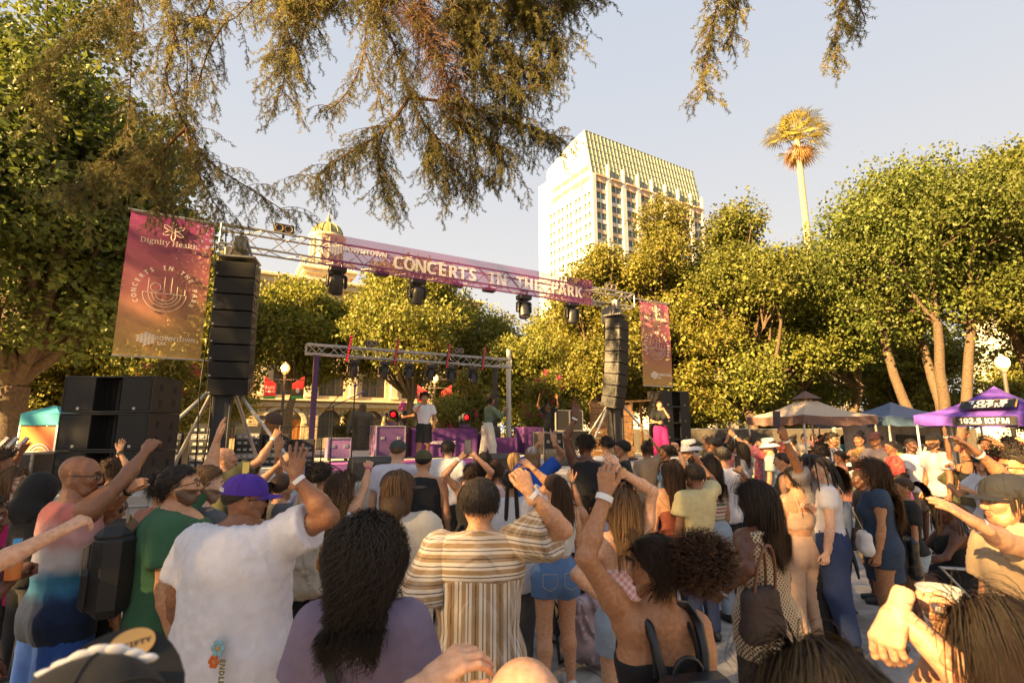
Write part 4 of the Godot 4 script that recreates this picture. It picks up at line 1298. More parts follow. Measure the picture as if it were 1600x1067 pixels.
func rig() -> void:
	var alu := grained("truss_alu", Color(0.50, 0.48, 0.45), 0.38, 2.0, 0.25, 63, 0.75)
	var t := thing("front_truss", "long silver lattice truss spanning the stage between speaker towers", "truss", stg(-2.45, -3.05, 0), YAW)
	box_truss(t, 11.4, 5.82, 6.24, 0.42, alu)
	t = thing("rear_truss", "shorter silver lattice truss at the back of the stage", "truss", stg(0.2, -9.2, 0), YAW)
	box_truss(t, 7.8, 4.52, 4.84, 0.32, alu, 0.34)
	for a in [[-2.12, -3.05, 5.75, "black lifting tower behind the left speaker column"], [8.18, -3.05, 5.75, "black lifting tower behind the right speaker column"], [0.55, -9.2, 4.48, "purple-wrapped rear truss post beside the amplifier"], [7.35, -9.2, 4.48, "plain black rear truss post beside the open case"]]:
		var front: bool = a[2] > 5
		t = thing("tower" if front else "truss_post", a[3], "truss tower", stg(a[0], a[1], STAGE_Y + 0.006), YAW)
		var b := MB.new()
		var hh: float = a[2] - STAGE_Y
		var w := 0.30 if front else 0.17
		b.box(Vector3(0, hh * 0.5, 0), Vector3(w, hh, w), 0.02)
		if front:
			for s in [-1, 1]:
				for z in [-1, 1]: b.box(Vector3(s * 0.15, hh * 0.5, z * 0.15), Vector3(0.06, hh - 0.1, 0.06), 0.01)
		part(t, "mast", b, mat("mast_black", Color(0.025, 0.024, 0.026), 0.55) if a[0] != 0.55 else mat("mast_purple", Color(0.055, 0.02, 0.10), 0.6))
		b = MB.new()
		b.box(Vector3(0, 0.03, 0), Vector3(0.9, 0.05, 0.9), 0.01)
		part(t, "base_plate", b, mat("black_steel"))
		if front:
			b = MB.new()
			b.box(Vector3(0, hh - 0.25, 0), Vector3(0.46, 0.5, 0.46), 0.02)
			part(t, "sleeve_block", b, mat("rig_steel", Color(0.20, 0.19, 0.18), 0.5, 0.5))
			for s in [[-1.55, 0.5], [0.85, -0.9], [-0.8, -1.0], [1.45, 0.6]]:
				b = MB.new()
				b.rod(Vector3(sign(s[0]) * 0.15, 1.75, 0), Vector3(s[0], 0.03, s[1]), 0.035, 8)
				part(t, "brace", b, alu)
	line_array("tall black loudspeaker column facing the crowd with its grilles showing", stg(-2.12, -2.45, 5.36), 0.25)
	line_array("curved black loudspeaker column turned away showing its slotted flank", stg(8.18, -2.5, 5.30), 1.0)
	for k in 3: subwoofer("%s of three black subwoofers stacked under the left banner" % ["lowest", "middle one", "topmost"][k], Vector3(-6.07, STAGE_Y + k * 0.556 + 0.002, -7.7), 0.0)
	for k in 4: subwoofer("%s of four black subwoofers stacked behind the camerawoman" % ["lowest", "second from the bottom", "third from the bottom", "topmost"][k], Vector3(5.75, STAGE_Y + k * 0.556 + 0.002, -18.0), 0.55)
	banner("large magenta to orange gradient banner beside the left speaker column", -4.0, 1.42, 2.85, -1.0)
	banner("narrower looking magenta to orange gradient banner beside the right speaker column", 9.36, 1.30, 2.75, 1.0)
	# scrim with lettering on the front truss
	t = thing("truss_scrim", "see-through purple scrim with white concert lettering on the front truss", "banner", stg(-0.45, -2.80, 5.66), YAW)
	var sc := MB.new()
	var sm := mat("scrim", Color(0.16, 0.012, 0.13), 0.9)
	sm.transparency = BaseMaterial3D.TRANSPARENCY_ALPHA
	sm.albedo_color.a = 0.60
	sc.face([Vector3(0, 0, 0), Vector3(7.7, 0, 0), Vector3(7.7, 0.76, 0), Vector3(0, 0.76, 0)], Vector3(0, 0, 1))
	part(t, "cloth", sc, sm)
	var wm := mat("scrim_letter", Color(0.78, 0.75, 0.78), 0.9)
	wm.transparency = BaseMaterial3D.TRANSPARENCY_ALPHA
	wm.albedo_color.a = 0.45
	var wd := "CONCERTS IN THE PARK"
	for k in wd.length():
		if wd[k] != " ": inst("letter", text_mesh(wd[k], 0.44, 0.006, wm), t, Vector3(1.75 + k * 0.285, 0.33, 0.012))
	inst("lettering", text_mesh("DOWNTOWN", 0.17, 0.006, wm), t, Vector3(0.95, 0.46, 0.012))
	for k in 5:
		var q := MB.new()
		q.box(Vector3(0.16 + k * 0.06, 0.42, 0.012), Vector3(0.05, 0.18 + 0.06 * (2 - absi(k - 2)), 0.006))
		part(t, "skyline_bar", q, wm)
	var us := [-0.06, 1.87, 4.97, 6.62]
	for k in 4: moving_head("%s big moving light hanging under the front truss, counted from the left tower" % ["first", "second", "third", "last"][k], stg(us[k], -3.0, 5.80), [0.5, 0.35, -0.2, 0.1][k], 1.08)
	for k in 3: 
		var pb := thing("power_box", "small box light clipped under the front truss inside the scrim", "stage light", stg([0.95, 2.9, 3.85][k], -2.95, 5.70), YAW, "box lights under the front truss")
		var b := MB.new()
		b.box(Vector3(0, 0, 0), Vector3(0.34, 0.10, 0.2), 0.02)
		part(pb, "housing", b, mat("black_steel"))
		b = MB.new()
		b.box(Vector3(0, 0.07, 0), Vector3(0.06, 0.1, 0.06))
		part(pb, "clamp", b, mat("alu"))
	us = [1.79, 2.86, 3.76, 4.61, 5.44, 6.36]
	for k in 6: moving_head("%s moving light under the rear truss, counted from the purple post" % ["first", "second", "third", "fourth", "fifth", "sixth"][k], stg(us[k], -9.2, 4.50), 0.35 - 0.12 * k)
	us = [1.55, 3.22, 5.22, 6.72]
	for k in 4: led_bar("%s upright red pixel bar on the rear truss, counted from the purple post" % ["first and brightest", "second", "third", "fourth"][k], stg(us[k], -8.98, 4.78), -0.13, [0.5, 0.08, 0.08, 0.08][k])
	blinder("two-lamp blinder standing above the left end of the front truss", stg(-1.25, -3.0, 6.28))
	blinder("two-lamp blinder standing above the right end of the front truss", stg(8.19, -3.0, 6.28))
	blinder("two-lamp blinder above the rear truss near its purple post", stg(2.35, -9.1, 4.90))
	blinder("two-lamp blinder above the rear truss near its far end", stg(5.72, -9.1, 4.90))
	for a in [[-2.35, 0.0], [-2.5, 0.14]]:
		var c := thing("hanging_cable", "black cable hanging from the truss end beside the left banner", "cable", stg(a[0], -2.9, STAGE_Y), 0.0, "cables beside the left banner")
		var b := MB.new()
		var p := PackedVector3Array()
		for k in 14: p.append(Vector3(0.05 * sin(k * 0.7 + a[1] * 9), 0.01 + 4.9 * k / 13.0, 0.04 * cos(k * 0.5)))
		b.tube(p, PackedFloat32Array([0.014]), 5)
		part(c, "cord", b, mat("rubber", Color(0.012, 0.012, 0.012), 0.6))

# ---------------------------------------------------------------- things on the stage
func wedge(label: String, at: Vector3, yaw: float, tint: Color) -> void:
	var t := thing("monitor_wedge", label, "loudspeaker", at, yaw)
	var prof := [Vector2(-0.24, 0.0), Vector2(0.26, 0.0), Vector2(0.26, 0.12), Vector2(0.12, 0.36), Vector2(-0.16, 0.40), Vector2(-0.24, 0.30)]   # z, y
	var b := MB.new()
	for e in [-1.0, 1.0]:
		var f := []
		for p in prof: f.append(Vector3(e * 0.34, p.y, p.x))
		b.face(f, Vector3(e, 0, 0))
	for k in prof.size():
		var p: Vector2 = prof[k]
		var q: Vector2 = prof[(k + 1) % prof.size()]
		var nn := Vector3(0, -(q.x - p.x), q.y - p.y)
		b.face([Vector3(-0.34, p.y, p.x), Vector3(0.34, p.y, p.x), Vector3(0.34, q.y, q.x), Vector3(-0.34, q.y, q.x)], nn)
	part(t, "cabinet", b, grained("wedge_paint_%.2f" % tint.r, tint, 0.6, 3.0, 0.3, 64))
	for e in [-1.0, 1.0]:
		b = MB.new()
		b.xf = Transform3D(Basis(Vector3.FORWARD, e * PI / 2), Vector3(e * 0.342, 0.2, 0))
		b.lathe([Vector2(0.0, -0.01), Vector2(0.07, -0.008), Vector2(0.085, 0.004), Vector2(0.095, 0.0)], 16)
		b.box(Vector3(0, 0.006, 0), Vector3(0.02, 0.012, 0.17))
		part(t, "handle", b, mat("slot_black", Color(0.006, 0.006, 0.006), 0.8))

func road_case(label: String, at: Vector3, yaw: float, s: Vector3, tint := Color(0.02, 0.02, 0.022)) -> void:
	var t := thing("road_case", label, "case", at, yaw)
	var b := MB.new()
	b.box(Vector3(0, s.y * 0.5 + 0.08, 0), Vector3(s.x, s.y, s.z), 0.01)
	part(t, "body", b, grained("case_%.2f_%.2f" % [tint.r, tint.b], tint, 0.55, 2.5, 0.3, 65))
	b = MB.new()
	for sx in [-1, 1]:
		for sz in [-1, 1]: b.box(Vector3(sx * s.x * 0.5, s.y * 0.5 + 0.08, sz * s.z * 0.5), Vector3(0.03, s.y + 0.012, 0.03))
	for y in [0.0, 1.0]:
		for sz in [-1, 1]: b.box(Vector3(0, s.y * y + 0.08, sz * s.z * 0.5), Vector3(s.x + 0.034, 0.034, 0.034))
		for sx in [-1, 1]: b.box(Vector3(sx * s.x * 0.5, s.y * y + 0.08, 0), Vector3(0.034, 0.034, s.z - 0.04))
	part(t, "edge_trim", b, mat("alu"))
	for sx in [-1, 1]:
		for sz in [-1, 1]:
			b = MB.new()
			b.xf = Transform3D(Basis(Vector3.BACK, PI / 2), Vector3(sx * (s.x * 0.5 - 0.08), 0.04, sz * (s.z * 0.5 - 0.08)))
			b.lathe([Vector2(0, -0.02), Vector2(0.04, -0.02), Vector2(0.04, 0.02), Vector2(0, 0.02)], 10)
			part(t, "castor", b, mat("rubber"))
	for q in [-0.28, 0.28]:
		b = MB.new()
		b.box(Vector3(q * s.x, s.y * 0.6 + 0.08, s.z * 0.5 + 0.006), Vector3(0.11, 0.09, 0.012), 0.003)
		part(t, "latch", b, mat("latch_steel", Color(0.4, 0.4, 0.4), 0.35, 0.8))

func rack(label: String, at: Vector3, yaw: float, h: float) -> void:
	var t := thing("equipment_rack", label, "equipment", at, yaw)
	var b := MB.new()
	b.box(Vector3(0, h * 0.5, -0.3), Vector3(0.58, h, 0.56), 0.012)
	part(t, "case", b, grained("rack_black", Color(0.018, 0.018, 0.02), 0.5, 3.0, 0.3, 66))
	var n := int(h / 0.16)
	for k in n:
		b = MB.new()
		b.box(Vector3(0, 0.09 + k * 0.155, 0.0), Vector3(0.5, 0.135, 0.05), 0.006)
		var u := part(t, "amplifier_unit", b, mat("unit_%d" % (k % 3), [Color(0.05, 0.05, 0.05), Color(0.22, 0.22, 0.22), Color(0.03, 0.03, 0.035)][k % 3], 0.4))
		b = MB.new()
		for q in 3: b.box(Vector3(-0.17 + q * 0.13, 0.09 + k * 0.155, 0.03), Vector3(0.07, 0.05, 0.012))
		b.box(Vector3(0.19, 0.09 + k * 0.155, 0.03), Vector3(0.03, 0.03, 0.02))
		part(u, "front_panel", b, mat("panel_pale", Color(0.42, 0.42, 0.40), 0.5))

func mic_stand(label: String, at: Vector3, h: float, boom: Vector3) -> void:
	var t := thing("microphone_stand", label, "microphone stand", at)
	var m := mat("stand_black", Color(0.015, 0.015, 0.016), 0.4)
	var b := MB.new()
	b.rod(Vector3(0, 0.02, 0), Vector3(0, h, 0), 0.013, 8)
	part(t, "pole", b, m)
	for k in 3:
		b = MB.new()
		b.rod(Vector3(0, 0.18, 0), Vector3(cos(k * TAU / 3) * 0.3, 0.012, sin(k * TAU / 3) * 0.3), 0.01, 6)
		part(t, "leg", b, m)
	b = MB.new()
	b.rod(Vector3(0, h, 0) - boom * 0.25, Vector3(0, h, 0) + boom, 0.01, 6)
	part(t, "boom", b, m)
	b = MB.new()
	var tip := Vector3(0, h, 0) + boom
	var d := boom.normalized() if boom.length() > 0.05 else Vector3(0, 1, 0)
	b.rod(tip, tip + d * 0.14, 0.014, 8, 0.018)
	b.ball(tip + d * 0.17, Vector3(0.032, 0.032, 0.032), 10, 6)
	part(t, "microphone", b, mat("mic_blue", Color(0.06, 0.06, 0.14), 0.4))

func cloth_table(label: String, at: Vector3, yaw: float, w: float, h: float, d: float, word := "") -> void:
	var t := thing("draped_table", label, "table", at, yaw)
	var b := MB.new()
	b.box(Vector3(0, h - 0.025, 0), Vector3(w - 0.03, 0.03, d - 0.03))
	for sx in [-1, 1]:
		for sz in [-1, 1]: b.rod(Vector3(sx * (w * 0.5 - 0.12), 0, sz * (d * 0.5 - 0.1)), Vector3(sx * (w * 0.5 - 0.12), h - 0.04, sz * (d * 0.5 - 0.1)), 0.018, 6)
	part(t, "frame", b, mat("black_steel"))
	b = MB.new()
	var ring := 96
	var rows := 8
	var i0 := 0
	for j in rows + 1:
		for k in ring + 1:
			var s := float(k) / ring * 2 * (w + d)
			var p: Vector3
			var nn: Vector3
			if s < w: p = Vector3(-w / 2 + s, 0, d / 2); nn = Vector3(0, 0, 1)
			elif s < w + d: p = Vector3(w / 2, 0, d / 2 - (s - w)); nn = Vector3(1, 0, 0)
			elif s < 2 * w + d: p = Vector3(w / 2 - (s - w - d), 0, -d / 2); nn = Vector3(0, 0, -1)
			else: p = Vector3(-w / 2, 0, -d / 2 + (s - 2 * w - d)); nn = Vector3(-1, 0, 0)
			var f := float(j) / rows
			var fold := sin(s * 21.0 + 1.5 * sin(s * 5)) * 0.022 * f
			var side := cos(s * 21.0 + 1.5 * sin(s * 5)) * 0.46 * f
			b.vert(p + nn * fold + Vector3(0, h - (h - 0.02) * f, 0), nn + nn.cross(Vector3.UP) * side)
	for j in rows:
		for k in ring:
			var a := j * (ring + 1) + k
			b.ix.append_array([a, a + 1, a + ring + 1, a + 1, a + ring + 2, a + ring + 1])
	b.face([Vector3(-w / 2, h, d / 2), Vector3(w / 2, h, d / 2), Vector3(w / 2, h, -d / 2), Vector3(-w / 2, h, -d / 2)], Vector3.UP)
	var c := part(t, "cloth", b, grained("purple_cloth", Color(0.085, 0.022, 0.14), 0.85, 3.0, 0.25, 67))
	if word: inst("lettering", text_mesh(word, 0.13, 0.006, mat("cloth_print", Color(0.55, 0.5, 0.6), 0.8)), c, Vector3(-0.2, h * 0.5, d / 2 + 0.035))

func stage_things() -> void:
	wedge("black floor monitor wedge at the stage lip before the singer in white", stg(0.25, -0.55), YAW + PI, Color(0.035, 0.034, 0.036))
	wedge("black floor monitor wedge at the stage lip before the singer in green", stg(2.75, -0.6), YAW + PI, Color(0.03, 0.03, 0.034))
	wedge("dark grey floor monitor wedge lying on bare concrete near the barrier", stg(5.3, -1.9), YAW + PI * 0.85, Color(0.05, 0.048, 0.046))
	cloth_table("purple draped table with white wording behind the singers", stg(4.35, -7.3, STAGE_Y + 0.003), YAW, 2.3, 0.92, 0.75, "DOWNTOWN SAC")
	cloth_table("lower purple draped table carrying the purple wedge", stg(6.5, -7.6, STAGE_Y + 0.003), YAW, 1.5, 0.60, 0.7)
	cloth_table("taller purple draped table next to the open black case", stg(8.3, -7.9, STAGE_Y + 0.003), YAW, 1.2, 0.98, 0.7)
	wedge("black wedge speaker standing on the lower draped table", stg(6.3, -7.6, STAGE_Y + 0.605), YAW + PI * 1.15, Color(0.035, 0.034, 0.036))
	road_case("purple-trimmed upright case left of the draped table", stg(2.5, -7.2), YAW, Vector3(0.9, 0.9, 0.7), Color(0.10, 0.05, 0.16))
	road_case("small pale purple amplifier case near the microphone stands", stg(0.9, -6.6), YAW, Vector3(0.62, 0.55, 0.4), Color(0.28, 0.16, 0.36))
	road_case("wide open-top black case beside the rear post", stg(9.9, -7.6), YAW, Vector3(1.3, 0.75, 0.7))
	road_case("black flight case by the left edge beside the ramp", Vector3(-7.9, STAGE_Y, -8.3), 0.1, Vector3(1.0, 0.42, 0.6), Color(0.07, 0.055, 0.045))
	road_case("black case with silver edges under the right speaker column", stg(7.2, -5.2), YAW, Vector3(0.75, 0.7, 0.6))
	var lid := thing("case_lid", "two hinged black lid panels standing open on the wide case", "case lid", stg(9.9, -7.75, STAGE_Y + 0.835), YAW)
	for s in [-1, 1]:
		var b := MB.new()
		b.box(Vector3(s * 0.33, 0.40, 0), Vector3(0.62, 0.78, 0.06), 0.008)
		part(lid, "panel", b, mat("foam_black", Color(0.02, 0.02, 0.022), 0.9))
		b = MB.new()
		for q in [[Vector3(s * 0.33, 0.79, 0), Vector3(0.66, 0.03, 0.08)], [Vector3(s * 0.33, 0.016, 0), Vector3(0.66, 0.03, 0.08)], [Vector3(s * 0.645, 0.4, 0), Vector3(0.03, 0.74, 0.08)], [Vector3(s * 0.015, 0.4, 0.002), Vector3(0.028, 0.74, 0.08)]]: b.box(q[0], q[1])
		part(lid, "edge", b, mat("alu"))
	for a in [[-1.5, -5.2, 0.95, "black amplifier rack just behind the left tower"], [-0.85, -5.4, 0.75, "lower amplifier rack right of the left tower"], [-2.4, -4.6, 1.0, "black amplifier rack between subwoofers and left tower"], [-3.1, -5.2, 0.8, "amplifier rack half hidden by the subwoofer stack"], [-0.2, -5.6, 0.62, "small amplifier rack nearest the purple post"]]:
		rack(a[3], stg(a[0], a[1]), YAW - 0.2, a[2])
	for a in [["moving light standing on the purple-trimmed case with a red lens", 2.6, -7.2, 0.985], ["moving light standing on the draped table with a red lens", 5.2, -7.35, 0.925]]:
		var t := thing("floor_moving_light", a[0], "stage light", stg(a[1], a[2], STAGE_Y + a[3]), YAW)
		var b := MB.new()
		b.box(Vector3(0, 0.06, 0), Vector3(0.34, 0.12, 0.26), 0.02)
		part(t, "base", b, mat("base_purple", Color(0.06, 0.025, 0.08), 0.4))
		b = MB.new()
		for s in [-1, 1]: b.box(Vector3(s * 0.18, 0.26, 0), Vector3(0.06, 0.32, 0.12), 0.02)
		b.box(Vector3(0, 0.135, 0), Vector3(0.38, 0.04, 0.12), 0.01)
		part(t, "yoke", b, mat("black_steel"))
		b = MB.new()
		b.xf = Transform3D(Basis(Vector3.RIGHT, PI / 2), Vector3(0, 0.36, 0))
		b.lathe([Vector2(0, -0.17), Vector2(0.1, -0.16), Vector2(0.145, -0.05), Vector2(0.15, 0.12), Vector2(0.155, 0.17), Vector2(0.13, 0.175)], 18)
		var h := part(t, "head", b, mat("black_steel"))
		b = MB.new()
		b.xf = Transform3D(Basis(Vector3.RIGHT, PI / 2), Vector3(0, 0.36, 0))
		b.lathe([Vector2(0.0, 0.185), Vector2(0.06, 0.18), Vector2(0.085, 0.165)], 16)
		var m := mat("red_lens", Color(0.5, 0.02, 0.03), 0.2)
		m.emission_enabled = true
		m.emission = Color(1.0, 0.08, 0.10)
		m.emission_energy_multiplier = 0.12
		part(h, "lens", b, m)
	mic_stand("empty microphone stand with straight pole near the left wedge", stg(0.05, -1.1), 1.5, Vector3(0.0, 0.02, 0.0))
	mic_stand("boom microphone stand with a blue-tipped microphone", stg(-0.1, -2.3), 1.35, Vector3(0.42, 0.22, -0.1))
	mic_stand("boom microphone stand behind the blue-tipped one", stg(-0.1, -3.4), 1.25, Vector3(0.35, 0.38, 0.05))
	mic_stand("low microphone stand beside the dark grey wedge", stg(5.1, -3.2), 0.7, Vector3(0.2, 0.1, 0.1))
	# statue behind the stage
	var st := thing("statue", "weathered bronze figure statue seen from behind the stage", "statue", Vector3(-6.75, 0.0, -23.2), 0.4)
	var F := Field.new(Vector3(-0.75, 1.0, -0.55), Vector3(0.75, 3.5, 0.55), 0.06)
	F.cap(Vector3(0, 1.2, 0), 0.42, Vector3(0.05, 2.4, 0), 0.34, 0.2, 1.2)
	F.cap(Vector3(-0.28, 2.65, 0), 0.24, Vector3(0.38, 2.6, 0), 0.22, 0.2)
	F.cap(Vector3(0.02, 2.9, 0.05), 0.17, Vector3(0.02, 3.1, 0.08), 0.16, 0.08)
	F.cap(Vector3(-0.45, 2.55, 0), 0.15, Vector3(-0.55, 1.9, 0.2), 0.12, 0.1)
	F.cap(Vector3(0.5, 2.5, 0), 0.15, Vector3(0.45, 1.95, 0.3), 0.12, 0.1)
	var sb := MB.new()
	F.to(sb)
	part(st, "figure", sb, grained("bronze", Color(0.12, 0.095, 0.06), 0.55, 1.5, 0.5, 68, 0.3, 1.0))
	sb = MB.new()
	sb.box(Vector3(0, 0.5, 0), Vector3(1.1, 1.1, 1.0), 0.04)
	part(st, "pedestal", sb, mat("granite", Color(0.25, 0.22, 0.2), 0.6))
	# railing along the stage's rear edge
	for k in 8:
		var r := thing("railing", "black metal railing panel along the rear edge of the stage", "railing", stg(-3.0 + k * 2.0, -13.2), YAW, "railing panels behind the stage")
		var b := MB.new()
		for y in [0.12, 1.0]: b.rod(Vector3(-1, y, 0), Vector3(1, y, 0), 0.022, 6)
		for q in 17: b.rod(Vector3(-1 + q * 0.125, 0.0 if q in [0, 16] else 0.12, 0), Vector3(-1 + q * 0.125, 1.0, 0), 0.02 if q in [0, 16] else 0.008, 5)
		part(r, "frame", b, mat("stand_black", Color(0.015, 0.015, 0.016), 0.4))
	# crowd barriers in front of the stage
	for k in 4:
		var r := thing("crowd_barrier", "galvanised crowd barrier standing before the concrete stage", "barrier", stg([-2.6, 3.7, 6.0, 8.3][k], 0.75, 0.0), YAW, "crowd barriers before the stage")
		var m := mat("galvanised", Color(0.36, 0.36, 0.36), 0.4, 0.7)
		var b := MB.new()
		var p := PackedVector3Array([Vector3(-1.1, 0.2, 0), Vector3(-1.1, 0.98, 0), Vector3(-1.05, 1.06, 0), Vector3(1.05, 1.06, 0), Vector3(1.1, 0.98, 0), Vector3(1.1, 0.2, 0), Vector3(-1.1, 0.2, 0)])
		b.tube(p, PackedFloat32Array([0.02]), 7)
		part(r, "frame", b, m)
		for q in 16:
			b = MB.new()
			b.rod(Vector3(-0.97 + q * 0.13, 0.2, 0), Vector3(-0.97 + q * 0.13, 1.06, 0), 0.008, 5)
			part(r, "bar", b, m)
		for s in [-1, 1]:
			b = MB.new()
			b.tube(PackedVector3Array([Vector3(s * 0.85, 0.012, -0.3), Vector3(s * 0.85, 0.2, 0), Vector3(s * 0.85, 0.012, 0.3)]), PackedFloat32Array([0.014]), 6)
			part(r, "foot", b, m)
	# plywood windbreak beside the right tower
	var pw := thing("plank_screen", "orange timber plank screen under the right speaker column", "screen", Vector3(2.75, STAGE_Y, -16.6), 0.35)
	for k in 9:
		var b := MB.new()
		b.box(Vector3(0.55 + 0.03 * sin(k * 2.1), 0.10 + k * 0.19, 0), Vector3(1.5, 0.175, 0.03), 0.006, Basis(Vector3.BACK, -0.05))
		part(pw, "plank", b, grained("plank_%d" % (k % 3), Color(0.46, 0.24, 0.09) * (0.9 + 0.1 * (k % 3)), 0.75, 1.5, 0.4, 70 + k % 3))
	for x in [-0.2, 1.3]:
		var b := MB.new()
		b.box(Vector3(x, 0.9, -0.05), Vector3(0.08, 1.8, 0.06))
		part(pw, "post", b, grained("plank_0", Color(0.46, 0.24, 0.09), 0.75, 1.5, 0.4, 70))
	var rf := thing("plywood_sheet", "plywood sheet laid as a small roof beside the right subwoofers", "sheet", Vector3(4.0, 3.0, -18.3), 0.4)
	var rb := MB.new()
	rb.box(Vector3(0, 0, 0), Vector3(1.7, 0.05, 1.0), 0.005, Basis(Vector3.BACK, 0.06))
	part(rf, "sheet", rb, grained("plank_1", Color(0.5, 0.27, 0.1), 0.75, 1.5, 0.4, 71))
	rb = MB.new()
	for x in [-0.7, 0.7]: rb.box(Vector3(x, -0.95, 0), Vector3(0.07, 1.8, 0.07))
	part(rf, "post", rb, grained("plank_0", Color(0.46, 0.24, 0.09), 0.75, 1.5, 0.4, 70))
	# silver loading ramps by the left edge
	for k in 3:
		var r := thing("loading_ramp", "silver ribbed loading ramp leaning beside the subwoofers", "ramp", Vector3(-7.05 + k * 0.0 - 0.28 * k, 0.95, -7.35), 0.0, "loading ramps by the subwoofers")
		var b := MB.new()
		b.bar(Vector3(-0.25, 0.0, 0.35), Vector3(0.12, 0.95, -0.1), 0.05, 0.03)
		b.bar(Vector3(-0.40, 0.0, 0.35), Vector3(-0.03, 0.95, -0.1), 0.05, 0.03)
		for q in 9: b.bar(Vector3(-0.27 + 0.041 * q, 0.05 + 0.1 * q, 0.32 - 0.05 * q), Vector3(-0.39 + 0.041 * q, 0.05 + 0.1 * q, 0.32 - 0.05 * q), 0.03, 0.02)
		part(r, "deck", b, mat("alu"))

# ---------------------------------------------------------------- canopies, lamps, fence
func canopy(label: String, at: Vector3, yaw: float, w: float, eave: float, peak: float, c: Color, val: Color, key: String, vent := false) -> Node3D:
	var t := thing("canopy_tent", label, "tent", at, yaw)
	var m := grained("canvas_" + key, c, 0.85, 1.5, 0.18, 80)
	m.backlight_enabled = true
	m.backlight = Color(0.4, 0.4, 0.4)
	var h := w * 0.5
	for k in 4:
		var b := MB.new()
		b.xf = Transform3D(Basis(Vector3.UP, k * PI / 2), Vector3.ZERO)
		var n := 8
		var top := 0.16 if vent else 0.0
		for j in n:
			for i in n:
				var q := []
				for e in [[i, j], [i + 1, j], [i + 1, j + 1], [i, j + 1]]:
					var f: float = lerpf(top, 1.0, float(e[1]) / n)
					var s: float = lerpf(-1, 1, float(e[0]) / n)
					var sag := 0.10 * sin(f * PI) + 0.05 * (1.0 - s * s) * f
					q.append(Vector3(s * h * f, peak - (peak - eave) * pow(f, 0.9) - sag, h * f))
				b.face(q, Vector3(0, 1, 0.6))
		var pn := part(t, "roof_panel", b, m)
		b = MB.new()
		b.xf = Transform3D(Basis(Vector3.UP, k * PI / 2), Vector3.ZERO)
		for i in 12:
			var q := []
			for e in [[i, 0], [i + 1, 0], [i + 1, 1], [i, 1]]:
				var s: float = lerpf(-1, 1, e[0] / 12.0)
				q.append(Vector3(s * h, eave - 0.05 * (1.0 - s * s) - 0.24 * e[1] - 0.02 * e[1] * sin(s * 14), h + 0.004 + 0.02 * e[1] * sin(s * 11)))
			b.face(q, Vector3(0, 0, 1))
		part(t, "valance", b, grained("valance_" + key, val, 0.85, 1.5, 0.18, 81))
	if vent:
		for k in 4:
			var b := MB.new()
			b.xf = Transform3D(Basis(Vector3.UP, k * PI / 2), Vector3.ZERO)
			b.face([Vector3(0, peak + 0.14, 0), Vector3(-h * 0.24, peak - 0.10, h * 0.24), Vector3(h * 0.24, peak - 0.10, h * 0.24)], Vector3(0, 1, 0.5))
			part(t, "vent_cap", b, grained("valance_" + key, val, 0.85, 1.5, 0.18, 81))
	for sx in [-1, 1]:
		for sz in [-1, 1]:
			var b := MB.new()
			b.box(Vector3(sx * (h - 0.04), eave * 0.5 - 0.02, sz * (h - 0.04)), Vector3(0.045, eave - 0.04, 0.045), 0.006)
			b.box(Vector3(sx * (h - 0.04), 0.012, sz * (h - 0.04)), Vector3(0.12, 0.02, 0.12))
			part(t, "leg", b, mat("tent_leg", Color(0.5, 0.5, 0.48), 0.45, 0.4))
	return t

